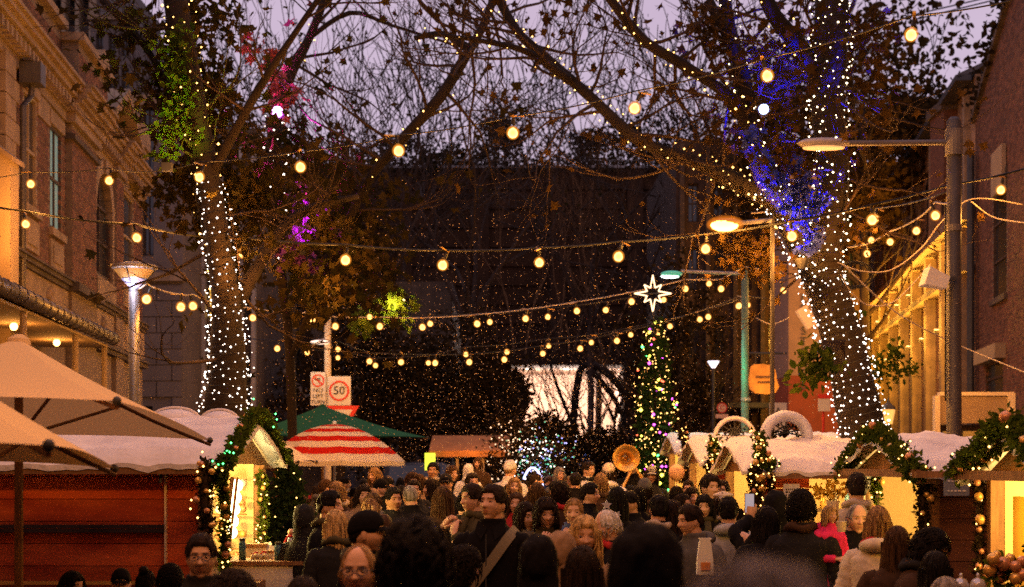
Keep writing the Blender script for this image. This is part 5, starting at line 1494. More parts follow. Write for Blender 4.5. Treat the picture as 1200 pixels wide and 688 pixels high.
def stall(label, x0, x1, y0, y1, ze, zr, front='boards', fm=red_panel, side=-1, counter=1.0, lining=yellow_wall, lw=90, seed=1, openx=None, roofm=None):
    """side: which x face is open to the street (-1 left face, +1 right face)"""
    t = thing('market_stall', label, 'market stall', ((x0 + x1) / 2, (y0 + y1) / 2, 0), group='snow-roofed market stalls')
    snow_roof(x0, x1, y0, y1, ze, zr, t, seed=seed, m_=roofm)
    q = MB(); p = .045
    for x in (x0 + p, x1 - p):
        for y in (y0 + p, y1 - p): pass
    for x in (x0 + p, x1 - p):
        for y in (y0 + p, y1 - p):
            q = MB(); q.bb(x - p, x + p, y - p, y + p, 0, ze - .04); q.build('post', wood_post, t)
    xs_ = x0 if side < 0 else x1
    if front == 'boards':
        q = MB(); q.bb(x0 + 2 * p, x1 - 2 * p, y0 + .05, y0 + .07, 0, ze - .03); q.build('backing', timber_dark, t)
        boards(t, x0 + 2 * p, x1 - 2 * p, y0 + .048, .05, ze - .05, .16, fm)
    else:
        a, b_ = openx
        for (u, v) in ((x0 + 2 * p, a), (b_, x1 - 2 * p)):
            if v - u > .05: boards(t, u, v, y0 + .048, .05, ze - .05, .16, fm)
        boards(t, a, b_, y0 + .048, .05, counter - .06, .16, fm)
        q = MB(); q.bb(a - .05, b_ + .05, y0 - .25, y0 + .3, counter - .05, counter); q.build('counter', wood_post, t)
    # back and far side lining
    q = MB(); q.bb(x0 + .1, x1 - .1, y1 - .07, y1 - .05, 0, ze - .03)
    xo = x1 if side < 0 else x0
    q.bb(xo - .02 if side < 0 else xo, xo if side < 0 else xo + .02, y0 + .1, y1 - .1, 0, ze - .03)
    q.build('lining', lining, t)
    boards(t, y0 + 2 * p, y1 - 2 * p, xs_ + (.03 if side < 0 else 0), .05, counter - .06, .16, fm, axis='y')
    q = MB(); q.bb(min(xs_, xs_ + side * .28), max(xs_, xs_ + side * .28), y0 + .06, y1 - .06, counter - .05, counter); q.build('counter', wood_post, t)
    # gable triangle board over the open side
    q = MB(); V = []
    for dx in (0, .03):
        for (y, z) in ((y0, ze - .03), (y1, ze - .03), ((y0 + y1) / 2, zr - .03)): V.append((xs_ + dx - .015, y, z))
    q.add(V, [(0, 1, 2), (5, 4, 3), (0, 3, 4, 1), (1, 4, 5, 2), (2, 5, 3, 0)]); q.build('gable', wood_post, t)
    q = MB(); q.bb(x0 - .12, x1 + .12, y0 - .15, y0 - .11, ze - .1, ze - .04); q.build('fascia', wood_post, t)
    lm = MB(); xm = (x0 + x1) / 2
    lm.tube([(xm - .3, (y0 + y1) / 2, ze - .08), (xm + .3, (y0 + y1) / 2, ze - .08)], .025, 8); lm.build('lamp_tube', bulb_m, t)
    if lw:
        point('stall_light', (xs_ - side * .45, (y0 + y1) / 2, ze - .2), lw * (.9 if side > 0 else .55), (1, .58, .14), .1, t)
    return t

# left stall
s1 = stall('market stall with red boarded side and snowy roof at left', -5.6, -2.16, 11.0, 13.5, 1.93, 2.24, 'boards', red_panel, +1, 1.02, yellow_wall, 170, 2)
q = MB()
for (a, b_, c, d) in ((22, 541, 24, 690), (194, 541, 196, 668)):
    p0, p1 = at(a, b_, 10.99), at(c, d, 10.99); q.bb(p0.x - .006, p0.x + .006, 10.975, 11.02, 0.1, p0.z)
p0, p1 = at(115, 541, 10.99), at(184, 541, 10.99); q.bb(p0.x, p1.x, 10.97, 10.985, p0.z - .006, p0.z + .006)
q.build('trim', mat('gold_trim', (.9, .72, .42), .4), s1)
for yy in (617, 622, 683):
    q = MB(); z = at(0, yy, 10.98).z; q.bb(-5.4, at(193, 0, 10.98).x, 10.96, 11.0, z - .012, z + .012); q.build('rail', timber_dark if yy < 650 else gold_ball, s1)
q = MB(); z = at(0, 540, 10.9).z; q.box(at(189, 542, 10.93), (.07, .06, .07)); q.tube([at(189, 545, 10.93), at(188, 566, 10.9)], .012, 5); q.build('floodlight', steel_dark, s1)
# window globe lamps in the opening
for k, yy in enumerate((569, 583, 597, 611, 624)):
    l_ = thing('globe_lamp', ('topmost', 'second from top', 'middle', 'second from bottom', 'lowest')[k] + ' round globe lamp in the upright row inside the left stall opening', 'lamp', at(277 - k * 1.6, yy, 12.4), group='globe lamps in the left stall')
    q = MB(); q.ball(at(277 - k * 1.6, yy, 12.4), .052, 12, 8); q.build('globe', mat('globe_white', (1, .95, .8), .3, emis=(1, .85, .5), es=9), l_, True)
point('globe_light', at(283, 600, 12.4), 70, (1, .75, .25), .1, s1)
q = MB(); q.tube([at(272, 560, 12.2), at(262, 640, 11.9)], .02, 6); q.tube([at(278, 560, 12.25), at(269, 640, 11.95)], .012, 6); q.build('brace', wood_post, s1)
garland('garland with gold baubles on the near corner post of the left stall', [at(243, 542, 10.85), at(240, 580, 10.85), at(243, 620, 10.85)], .075, 900, 9, 12, 3, leaf=leaf_dark, lsz=.06, ballr=.028)
garland('garland following the gable edge of the left stall roof', [at(246, 560, 11.0) + Vector((0.02, 0, 0)), Vector((-2.02, 10.95, 1.95)), Vector((-2.02, 12.25, 2.3)), Vector((-2.02, 13.6, 1.95))], .06, 1500, 9, 34, 4, lm=fairyg_m, ballr=.03, lsz=.07)
garland('bright garland down the inner edge of the left stall opening', [Vector((-2.1, 11.12, 1.9)), Vector((-2.08, 11.12, 1.5)), Vector((-2.08, 11.12, 1.1))], .04, 1800, 9, 24, 5, ballr=.03, lsz=.06)
garland('leafy garland on the far post of the left stall opening', [at(306, 555, 13.35), at(309, 600, 13.35), at(306, 650, 13.35)], .05, 1300, 6, 24, 6, ballr=.025, lsz=.06)
hd = thing('ornament_rack', 'rack of hanging gold and silver ornaments on the glowing back wall of the left stall', 'ornaments', (-2.9, 13.3, 1.2))
for r_ in range(5):
    q = MB(); q.bb(-3.6, -2.3, 13.28, 13.32, 1.16 + r_ * .15, 1.172 + r_ * .15); q.build('rail', wood_post, hd)
    for k in range(9):
        q = MB(); q.ball((-3.5 + k * .14 + .05 * (r_ % 2), 13.26, 1.115 + r_ * .15), (.032, .032, .032) if (k + r_) % 3 else (.02, .02, .045), 10, 7); q.build('ornament', (gold_ball, copper_ball, white_m)[(k * 2 + r_) % 3], hd, True)
for k in range(7):
    y = 11.5 + k * .27
    for z in (1.3, 1.52, 1.74):
        q = MB(); q.ball((-3.2 + .15 * k, y, z), .035, 10, 7); q.build('ornament', (copper_ball, gold_ball, redp if 0 else white_m)[(k + int(z * 10)) % 3], hd, True)
# display table with goods
tb = thing('display_table', 'yellow-lit display table with goods beside the left stall', 'table', (-1.95, 12, 0))
q = MB(); q.bb(-2.42, -1.55, 11.7, 12.5, 1.13, 1.16); q.build('top', wood_post, tb)
q = MB(); q.bb(-2.40, -1.57, 11.72, 11.74, 0, 1.13); q.build('cloth', white_m, tb)
for x in (-2.36, -1.61):
    for y in (11.78, 12.44):
        q = MB(); q.bb(x - .02, x + .02, y - .02, y + .02, 0, 1.13); q.build('leg', wood_post, tb)
blue_m = mat('blue_plastic', (.05, .13, .2), .35); cream_m = mat('cream_card', (.8, .68, .45), .7); redp = mat('red_paint', (.5, .03, .03), .5)
def on_table(name, label, px, w_, h_, Y, m_, cat, kind='box', z0=1.16, group=None):
    x = at(px, 0, Y).x; t = thing(name, label, cat, (x, Y, z0), group=group)
    q = MB()
    if kind == 'box':
        q.bb(x - w_ / 2, x + w_ / 2, Y - w_ * .35, Y + w_ * .35, z0, z0 + h_); q.build('body', m_, t)
        q = MB(); q.bb(x - w_ / 2 - .003, x + w_ / 2 + .003, Y - w_ * .36, Y + w_ * .36, z0 + h_ * .72, z0 + h_ + .003); q.build('lid', wood_post, t)
    elif kind == 'bottle':
        q.lathe((x, Y, z0), [(w_ / 2, 0), (w_ / 2, h_ * .75), (w_ * .42, h_ * .8), (w_ * .42, h_ * .86)], 14); q.build('body', m_, t, True)
        q = MB(); q.lathe((x, Y, z0), [(w_ * .44, h_ * .86), (w_ * .44, h_)], 14); q.build('cap', steel_dark, t)
    elif kind == 'jar':
        q.lathe((x, Y, z0), [(w_ / 2, 0), (w_ * .52, h_ * .6), (w_ * .3, h_ * .8)], 10); q.build('body', m_, t, True)
        q = MB(); q.lathe((x, Y, z0), [(w_ * .34, h_ * .8), (w_ * .34, h_)], 10); q.build('lid', redp, t)
    elif kind == 'card':
        q.box((x, Y, z0 + h_ / 2), (w_, .008, h_), Matrix.Rotation(R(-12), 3, 'X') @ Matrix.Rotation(R(8), 3, 'Y')); q.build('face', m_, t)
        q = MB(); q.tube([(x, Y + .03, z0), (x, Y, z0 + h_ * .7)], .005, 4); q.build('stay', timber_dark, t)
    return t
on_table('blue_flask', 'tall blue flask at the left end of the display table', 284, .055, .17, 11.85, blue_m, 'flask', 'bottle')
on_table('blue_flask', 'blue flask near the middle of the display table', 326, .06, .14, 11.85, blue_m, 'flask', 'bottle')
for k, px in enumerate((296, 301, 306, 311, 299, 308)):
    on_table('small_jar', ('leftmost', 'second', 'third', 'rightmost front', 'back left', 'back right')[k] + ' small red-lidded jar of the cluster on the display table', px, .03, .05 + .01 * (k % 2), 11.95 + .08 * (k // 4), cream_m, 'jar', 'jar', group='jars on the display table')
on_table('gift_box', 'cream box with wooden lid between the jars and the blue flask', 315, .075, .06, 12.05, cream_m, 'box', 'box', 1.16)
on_table('gift_box', 'low cream crate behind the jars on the display table', 300, .16, .1, 12.3, cream_m, 'box', 'box', 1.16)
on_table('price_card', 'tilted white card right of the low crate', 321, .09, .09, 12.2, white_m, 'card', 'card')
on_table('price_card', 'smaller framed card behind the second flask', 313, .06, .11, 12.35, white_m, 'card', 'card')
on_table('teal_pot', 'small round teal pot right of the second blue flask', 338, .06, .05, 11.9, mat('teal', (.02, .12, .13), .3), 'pot', 'jar')
on_table('pale_box', 'pale slatted box at the right end of the display table', 366, .13, .08, 11.9, cream_m, 'box', 'box')
for k, (px, w_) in enumerate(((349, .06), (353, .07), (345, .05))):
    on_table('round_ornament', ('middle', 'rightmost', 'leftmost')[k] + ' of three pale round ornaments at the right of the display table', px, w_, .08, 11.85 + .12 * k, mat('ornament_pale', (.7, .6, .5), .5, .3, 30), 'ornament', 'jar', group='ornaments on the display table')
fg = thing('figurine', 'little blue and white figurine with red scarf standing on the display table', 'figurine', at(341, 640, 12.1)); fg.location.z = 1.16
x = at(341, 0, 12.1).x
q = MB(); q.lathe((x, 12.1, 1.16), [(.045, 0), (.04, .08), (.025, .16), (.018, .175)], 12); q.build('robe', mat('pale_blue', (.45, .55, .8), .6), fg, True)
q = MB(); q.ball((x, 12.1, 1.365), .026, 10, 8); q.build('head', mat('skin_toy', (.7, .45, .3), .6), fg, True)
q = MB(); q.tube([(x + .027 * math.cos(a), 12.1 + .027 * math.sin(a), 1.335) for a in np.linspace(0, 6.2, 10)], .009, 5); q.tube([(x + .03, 12.08, 1.32), (x + .05, 12.06, 1.25)], .01, 5); q.tube([(x - .03, 12.08, 1.32), (x - .05, 12.05, 1.27)], .01, 5); q.build('scarf', redp, fg)
# dark conifer next to it
ct = thing('potted_conifer', 'dark conifer dotted with warm lights right of the left stall', 'tree', (at(338, 0, 15.2).x, 15.2, 0))
q = MB(); q.tube([(ct.location.x, 15.2, 0), (ct.location.x, 15.2, 2.0)], [.05, .01], 7); q.build('trunk', bark_m, ct)
n = 3600; zz = 2.05 - 1.7 * rx.power(1.7, n); rr = (2.15 - zz) * .33 * (.5 + .5 * rx.uniform(size=n)); aa = rx.uniform(0, 6.283, n)
leaf_mb(np.stack([ct.location.x + rr * np.cos(aa), 15.2 + rr * np.sin(aa), zz], 1), .07, rx, KITE, .4, .4).build('crown', needle_m, ct, kind='stuff')
q = MB()
for k in range(46):
    z = 2.0 - 1.5 * rx.power(1.6); r_ = (2.15 - z) * .33; a = rx.uniform(3.3, 6.1); q.octa((ct.location.x + r_ * math.cos(a), 15.2 + r_ * math.sin(a), z), .0085)
q.build('light_bulbs', fairyw_m, ct, kind='stuff')

# right stalls
roof_w = mat('snow_cover_cream', (.76, .70, .66), .85, .08, 5, .5)
a1 = stall('farthest right stall, its small snowy roof just below the round red sign', 2.8, 5.4, 25, 27.4, 2.12, 2.42, 'boards', red_panel, -1, 1.0, yellow_wall, 160, 5, roofm=roof_w)
a2 = stall('second farthest right stall with red panel and posters behind the beret woman', 2.58, 5.4, 20, 22.4, 1.95, 2.26, 'boards', red_panel, -1, 1.0, yellow_wall, 140, 6, roofm=roof_w)
a3 = stall('right stall with long snowy roof, its lit counter facing the camera', 2.55, 5.6, 16, 18.4, 1.85, 2.17, 'open', red_panel, -1, 1.05, yellow_wall, 120, 7, openx=(3.1, 5.3), roofm=roof_w)
point('stall_light', (3.9, 16.9, 1.66), 75, (1, .58, .15), .1, a3)
a4 = stall('right stall with brown panelled side and garland over its gable', 3.11, 5.2, 11.5, 13.9, 1.855, 2.12, 'boards', brown_panel, -1, 1.0, yellow_wall, 120, 8)
a5 = stall('nearest right stall with glowing yellow interior at the edge of the picture', 3.12, 5.6, 8.6, 10.1, 1.84, 2.10, 'boards', brown_panel, -1, .95, yellow_wall, 170, 9)
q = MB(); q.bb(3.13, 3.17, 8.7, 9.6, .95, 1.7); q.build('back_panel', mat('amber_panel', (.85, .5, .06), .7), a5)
point('panel_light', (2.95, 9.2, 1.55), 10, (1, .6, .1), .05, a5)
# beams projecting at the gable
for tt, x, y0_, y1_, z in ((a4, 3.0, 11.3, 14.1, 1.80), (a5, 3.0, 8.4, 10.35, 1.80)):
    q = MB(); q.bb(x - .05, x + .02, y0_, y1_, z, z + .06); q.bb(x - .04, x + 2.2, y0_ - .06, y0_, z, z + .05); q.build('beam', wood_post, tt)
# garlands
garland('garland over the gable of the brown panelled right stall', [Vector((3.0, 13.9, 1.86)), Vector((3.0, 12.75, 2.16)), Vector((3.0, 11.9, 1.98)), Vector((3.0, 11.35, 1.83))], .085, 1700, 9, 40, 11, ballr=.04, lsz=.08)
garland('dark garland with gold baubles down the near corner of the brown panelled stall', [Vector((3.06, 11.4, 1.85)), Vector((3.05, 11.4, 1.5)), Vector((3.08, 11.4, .9))], .075, 1100, 9, 6, 12, leaf=leaf_dark, ballr=.035, lsz=.06)
garland('bushy garland with big gold baubles at the roof of the nearest right stall', [Vector((2.98, 10.3, 1.86)), Vector((2.98, 9.7, 2.0)), Vector((2.98, 9.2, 2.14)), Vector((2.98, 8.6, 1.9))], .09, 2000, 11, 36, 13, ballr=.045, lsz=.08)
garland('garland with hanging gold ornaments on the far post of the nearest stall', [Vector((3.08, 10.12, 1.8)), Vector((3.08, 10.12, 1.4)), Vector((3.08, 10.12, 1.05))], .05, 900, 8, 8, 14, leaf=leaf_dark, ballr=.035, lsz=.05)
garland('dark garland on the middle post of the brown panelled stall', [Vector((3.08, 13.0, 1.8)), Vector((3.08, 13.0, 1.4)), Vector((3.08, 13.0, .9))], .06, 1100, 4, 20, 15, ballr=.03, lsz=.06)
garland('lit garland at the left corner of the long-roofed right stall', [at(890, 510, 15.9), at(892, 535, 15.8), at(905, 545, 15.8)], .09, 1500, 6, 40, 16, lsz=.08)
garland('dark garland with baubles hanging beside the red panel of the long-roofed stall', [at(884, 548, 15.8), at(886, 580, 15.8), at(884, 622, 15.8)], .085, 1000, 10, 26, 17, leaf=leaf_dark, lsz=.07)
garland('lit garland at the left corner of the second farthest right stall', [at(836, 515, 19.8), at(838, 532, 19.8), at(850, 545, 19.8)], .09, 1300, 4, 34, 18, lsz=.09)
garland('dark lit garland down the left post of the second farthest right stall', [at(832, 540, 19.8), at(834, 565, 19.8), at(833, 600, 19.8)], .08, 900, 6, 24, 19, leaf=leaf_dark, lsz=.08)
garland('lit garland by the farthest right stall next to the Christmas tree', [at(800, 508, 24.6), at(806, 530, 24.6), at(803, 560, 24.6)], .1, 900, 5, 40, 20, leaf=leaf_dark, lsz=.1)
garland('garland with fairy lights on the inner post of the long-roofed stall', [at(903, 556, 15.85), at(905, 600, 15.85), at(903, 640, 15.85)], .05, 900, 6, 18, 21, leaf=leaf_dark, lsz=.06)
# snowy arches on the roofs
def snowy_arch(label, px, pyb, Y, R_, r_, depth, spokes=True):
    c = at(px, pyb, Y); t = thing('snowy_arch', label, 'roof ornament', c)
    G = []
    for k in range(25):
        a = math.pi * (-.08 + 1.16 * k / 24)
        row = []
        for j in range(12):
            b_ = 2 * math.pi * j / 12
            rr = R_ + r_ * math.cos(b_) * (1 + .15 * mnoise.noise(Vector((k * .5, j * .4, px))))
            row.append((c.x + rr * math.cos(a), Y + depth * math.sin(b_), c.z + rr * math.sin(a)))
        G.append(row)
    q = MB(); q.grid(G, True); q.build('snow_ring', snow_m if r_ > .04 else roof_w, t, True)
    q = MB()
    for k in range(9):
        a = math.pi * k / 8; q.tube([(c.x, Y, c.z + .05), (c.x + R_ * .95 * math.cos(a), Y, c.z + R_ * .95 * math.sin(a))], .008, 4)
    q.tube([(c.x + R_ * .5 * math.cos(a), Y, c.z + R_ * .5 * math.sin(a)) for a in np.linspace(0, 3.14, 10)], .008, 4); q.build('spokes', steel_dark, t)
    q = MB()
    for k in range(60):
        a = rx.uniform(0, 3.14); rr = R_ * .8 * rx.uniform(); q.octa((c.x + rr * math.cos(a), Y + .1 + rx.uniform(-.06, .06), c.z + rr * math.sin(a)), .018)
    q.build('greenery', leaf_dark, t, kind='stuff')
    return t
snowy_arch('thick snow-covered arch standing on the long stall roof', 921, 512, 17.2, .235, .062, .16)
snowy_arch('thin snowy hoop standing on the stall roof behind the thick arch', 861, 513, 21.2, .27, .032, .05)
for i, (px, Y) in enumerate(((206, 12.6), (258, 12.9))):
    t = thing('snowy_arch', ('low snowy hump on the left stall roof ridge, the larger left one', 'smaller snowy hump at the right end of the left stall roof')[i], 'roof ornament', at(px, 490, Y))
    c = at(px, 492 + 2 * i, Y); q = MB(); q.ball(c, (.20 - .04 * i, .2, .09), 18, 9); q.build('snow_hump', snow_m, t, True)
    q = MB(); q.tube([c + Vector((.2 * math.cos(a) * (1 - .2 * i), -.03, .1 * math.sin(a))) for a in np.linspace(0, 3.14, 12)], .012, 5); q.build('rim', roof_w, t)
for a_, pts_ in ((a1, ((818, 518), (846, 521))), (a2, ((853, 516), (872, 524), (890, 519))), (a3, ((948, 530), (1008, 522)))):
    for (px, py) in pts_:
        Yr = {id(a1): 25.5, id(a2): 20.5, id(a3): 16.6}[id(a_)]
        q = MB(); c = at(px, py, Yr)
        for k in range(3): q.box(c + Vector((0, -.02, .0)), (.10, .03, .02), Matrix.Rotation(R(60 * k + 10), 3, 'Y'))
        q.build('snowflake_ornament', steel_dark, a_)
# posters and little signs
def poster(label, px0, py0, px1, py1, Y, m_, strokes=3, name='poster'):
    a, b_ = at(px0, py1, Y), at(px1, py0, Y); t = thing(name, label, 'sign' if name != 'poster' else 'poster', (a + b_) / 2)
    q = MB(); q.bb(a.x, b_.x, Y, Y + .012, a.z, b_.z); q.build('sheet', m_, t)
    w_, h_ = b_.x - a.x, b_.z - a.z
    for k in range(strokes):
        q = MB(); z = b_.z - h_ * (.25 + .5 * k / max(1, strokes - 1) if strokes > 1 else .5)
        x = a.x + w_ * .15
        while x < b_.x - w_ * .15:
            l = w_ * rng.uniform(.06, .14); q.bb(x, min(x + l, b_.x - w_ * .12), Y - .003, Y, z - h_ * .035, z + h_ * .035); x += l + w_ * .05
        q.build('lettering_stroke', steel_dark if name == 'poster' else white_m, t)
bluegrey = mat('bluegrey_board', (.16, .18, .25), .6)
poster('pale printed notice high on the red end wall of the long-roofed stall', 918, 567, 937, 593, 15.9, white_m, 5)
poster('pale notice low on the red end wall of the long-roofed stall', 919, 596, 935, 609, 15.9, white_m, 3)
poster('tilted cream flyer on the red panel of the second farthest stall', 850, 549, 858, 561, 19.85, cream_m, 2)
poster('blue-grey board hanging under the eave of the brown panelled stall', 1106, 558, 1136, 581, 11.2, bluegrey, 2, 'hanging_board')
poster('blue-grey board hanging over the lit counter of the long-roofed stall', 1000, 556, 1022, 573, 13.5, bluegrey, 2, 'hanging_board')
# goods in the long-roofed stall
for k, px in enumerate((952, 958, 964, 971, 978, 986, 992)):
    x = at(px, 0, 16.2).x; t = thing('candle_jar', ('first', 'second', 'third', 'fourth', 'fifth', 'sixth', 'seventh')[k] + ' jar from the left on the counter of the long-roofed right stall', 'jar', (x, 16.1, 1.05), group='jars on the long-roofed stall counter')
    q = MB(); q.lathe((x, 16.1, 1.05), [(.035, 0), (.04, .09), (.03, .13)], 10); q.build('body', (cream_m, copper_ball, white_m)[k % 3], t, True)
    q = MB(); q.lathe((x, 16.1, 1.05), [(.033, .13), (.033, .16)], 10); q.build('lid', steel_dark, t)
sh = thing('shelf_unit', 'dark shelf edge with bottles inside the long-roofed right stall', 'shelf', (3.95, 17.5, 1.3))
q = MB(); q.bb(3.3, 5.2, 17.4, 17.7, 1.36, 1.39); q.bb(3.3, 5.2, 17.4, 17.7, 1.1, 1.13); q.build('shelf', timber_dark, sh)
for k in range(9):
    q = MB(); x = 3.4 + k * .14; q.lathe((x, 17.5, 1.39), [(.035, 0), (.035, .12), (.015, .16), (.015, .2)], 8); q.build('bottle', (copper_ball, gold_ball, white_m, blue_m)[k % 4], sh, True)
fw = thing('yellow_flowers', 'bunch of yellow flowers on the lit counter of the long-roofed stall', 'flowers', at(982, 578, 15.95))
P = crown_points([at(975 + rng.gauss(0, 9), 574 + rng.gauss(0, 5), 15.95) for _ in range(12)], 130, (.03, .04, .03), rx)
leaf_mb(P, .06, rx, OVAL).build('petals', mat('petal_yellow', (.8, .5, .05), .7), fw, kind='stuff')
q = MB(); q.lathe(at(976, 600, 15.95), [(.05, -.05), (.07, .12)], 10); q.build('vase', cream_m, fw)
for k in range(6): q = MB(); q.tube([at(976, 592, 15.95), at(964 + 4.5 * k, 574, 15.95)], .005, 4); q.build('stem', leaf_green, fw)
# bouquet of orange balls lower right, metal toppers
bq = thing('bauble_bouquet', 'heap of copper and gold ball ornaments with sprigs on the nearest right counter', 'ornaments', at(1172, 668, 8.4))
for k, (a, b_, r_) in enumerate(((1164, 655, 7.5), (1176, 661, 9), (1184, 655, 6.5), (1190, 664, 7), (1160, 668, 8), (1172, 676, 8), (1190, 678, 7.5), (1198, 658, 7), (1168, 650, 5), (1198, 674, 8))):
    q = MB(); q.ball(at(a, b_, 8.4 + .04 * (k % 3)), r_ * 8.4 / F, 14, 9); q.build('ball', copper_ball if k % 2 else gold_ball, bq, True)
leaf_mb(crown_points([at(1160 + 6 * k, 668, 8.5) for k in range(7)], 160, (.03, .03, .05), rx), .05, rx, OVAL).build('sprig', leaf_green, bq, kind='stuff')
q = MB(); q.bb(at(1150, 0, 8.5).x, at(1235, 0, 8.5).x, 8.35, 8.6, 1.16, 1.2); q.build('tray', wood_post, bq)
for k, (px, py) in enumerate(((1126, 676), (1146, 676))):
    t = thing('glass_cloche', ('left', 'right')[k] + ' small knobbed glass cloche at the bottom edge near the ornaments', 'cloche', at(px, 684, 8.3))
    c = at(px, 690, 8.3); q = MB(); q.lathe(c, [(.045, -.04), (.044, .02), (.03, .05), (.008, .06), (.012, .07), (.004, .085)], 14); q.build('dome', mat('cloche_glass', (.6, .55, .5), .1, spec=.8, metal=.4), t, True)
    q = MB(); q.lathe(c, [(.055, -.06), (.055, -.04)], 14); q.build('base', wood_post, t)
q = MB(); q.bb(at(1115, 0, 8.3).x, at(1160, 0, 8.3).x, 8.2, 8.45, at(0, 705, 8.3).z, at(0, 700, 8.3).z)

# ================================================================== UMBRELLAS
cream_canvas = leafmat('canvas_cream', (.82, .60, .33), (.82, .60, .33), .22)
green_canvas = leafmat('canvas_green', (.03, .13, .08), (.03, .13, .08), .15)
red_canvas = leafmat('canvas_red', (.5, .02, .015), (.5, .02, .015), .3)
white_canvas = leafmat('canvas_white', (.68, .60, .52), (.68, .60, .52), .3)
def square_umbrella(label, C4, peak, m_, val=.0, poleY=None, sag=.05, knob=True, cap=True):
    """C4: four corner points in order, peak point"""
    C4 = [Vector(c) for c in C4]; peak = Vector(peak)
    t = thing('market_umbrella', label, 'umbrella', (peak.x, peak.y, 0))
    q = MB()
    for k in range(4):
        a, b_ = C4[k], C4[(k + 1) % 4]; G = []
        for i in range(9):
            f = i / 8; row = []
            for j in range(13):
                g_ = j / 12
                e = a.lerp(b_, g_); p = peak.lerp(e, f)
                p = p + Vector((0, 0, -sag * 4 * g_ * (1 - g_) * math.sin(f * 1.57) * -.5 - .10 * math.sin(f * math.pi) * (peak - e).length * .25))
                row.append(p)
            G.append(row)
        q.grid(G)
        if val:
            q.grid([[a.lerp(b_, j / 12) + Vector((0, 0, .5 * sag * 4 * (j / 12) * (1 - j / 12))) for j in range(13)], [a.lerp(b_, j / 12) + Vector((0, 0, -val + .5 * sag * 4 * (j / 12) * (1 - j / 12))) for j in range(13)]])
    q.build('canopy', m_, t, True)
    q = MB(); q.tube([(peak.x, peak.y, 0), (peak.x, peak.y, peak.z + .02)], .025, 10); q.build('pole', wood_post, t)
    for c in C4:
        q = MB(); n_ = 6
        q.tube([peak.lerp(c, i / n_) + Vector((0, 0, -.03 - .10 * math.sin(i / n_ * math.pi) * (peak - c).length * .25)) for i in range(n_ + 1)], .012, 5)
        q.tube([(peak.x, peak.y, peak.z - .55), peak.lerp(c, .5) - Vector((0, 0, .07))], .01, 5); q.build('rib', timber_mid, t)
        if knob: q = MB(); q.ball(c, .022, 8, 6); q.build('knob', steel_dark, t)
    if cap: q = MB(); q.lathe((peak.x, peak.y, peak.z), [(.07, -.035), (.06, .0), (.02, .025)], 10); q.build('cap', m_, t)
    return t
N1 = at(137, 470, 7); F1 = at(246, 516, 10.2); pk = at(22, 397, 8.6)
square_umbrella('larger cream market umbrella with lit near slope and dark underside at left', [N1, F1, Vector((2 * pk.x - N1.x, F1.y, F1.z + .02)), Vector((2 * pk.x - N1.x, N1.y, N1.z))], pk, cream_canvas)
N1 = at(57, 522, 5); F1 = at(134, 549, 7.6); pk = at(-75, 420, 6.2)
square_umbrella('lower nearer cream umbrella corner at the far left edge', [N1, F1, Vector((2 * pk.x - N1.x, F1.y, F1.z + .02)), Vector((2 * pk.x - N1.x, N1.y, N1.z))], pk, cream_canvas)
c = at(378, 480, 29); hx = 1.85
zl = at(0, 513, 29).z
square_umbrella('dark green market umbrella below the road signs', [(c.x - .2, 27.2, zl), (c.x + hx + .15, 28.7, zl), (c.x + .25, 30.8, zl), (c.x - hx + .1, 29.2, zl + .03)], (c.x, 29, at(0, 475, 29).z), green_canvas, .0, cap=True)
# dark parasol underneath, and white one
c = at(322, 512, 22)
square_umbrella('white parasol corner behind the left stall garland', [(c.x - .9, 21, at(0, 540, 21).z), (c.x + .45, 21.2, at(0, 541, 21).z), (c.x + .5, 22.8, at(0, 541, 22.8).z), (c.x - .9, 22.8, at(0, 540, 22).z)], (c.x, 22, at(0, 509, 22).z), white_canvas)
# striped round parasol
YU = 24.6
c = at(392, 498, YU); zt = at(0, 497, YU).z; zl = at(0, 540, YU).z; Ru = 1.13
t = thing('striped_parasol', 'red and white striped round parasol under the green umbrella', 'umbrella', (c.x, YU, 0))
pan = 8; rot0 = R(12)
prof = [(f, math.cos(f * 1.38)) for f in np.linspace(.0, 1, 10)]
zz_ = lambda f: zl + (zt - zl) * (1 - f ** 1.9)
for k in range(pan):
    a0 = rot0 + 2 * math.pi * k / pan; a1 = rot0 + 2 * math.pi * (k + 1) / pan
    for s_ in range(9):
        q = MB(); f0, f1 = s_ / 9, (s_ + 1) / 9; G = []
        for f in (f0, f1):
            row = []
            for j in range(7):
                g_ = j / 6; pa_, pb_ = Vector((math.cos(a0), math.sin(a0), 0)), Vector((math.cos(a1), math.sin(a1), 0))
                p = pa_.lerp(pb_, g_) * Ru * f
                row.append((c.x + p.x, YU + p.y, zz_(f) + .03 * f * 4 * g_ * (1 - g_) * -.6))
            G.append(row)
        q.grid(G); q.build('stripe', red_canvas if s_ % 2 == (1 if True else 0) else white_canvas, t, True)
    q = MB(); G = []
    for dz in (0, -.07):
        G.append([(c.x + (math.cos(a0) * (1 - j / 6) + math.cos(a1) * j / 6) * Ru, YU + (math.sin(a0) * (1 - j / 6) + math.sin(a1) * j / 6) * Ru, zz_(1) + dz - .018 * 4 * (j / 6) * (1 - j / 6)) for j in range(7)])
    q.grid(G); q.build('valance', white_canvas, t, True)
    q = MB(); q.tube([(c.x + math.cos(a0) * Ru * f, YU + math.sin(a0) * Ru * f, zz_(f) - .015) for f in (0, .25, .5, .75, 1)], .008, 5); q.build('rib', steel_m, t)
q = MB(); q.tube([(c.x, YU, 0), (c.x, YU, zt + .02)], .022, 8); q.ball((c.x, YU, zt + .02), .035); q.build('pole', mat('pale_blue_pole', (.5, .6, .8), .4), t)
point('parasol_glow', (c.x + .1, YU - 2.2, zt + 1.2), 60, WARM, .1, t)

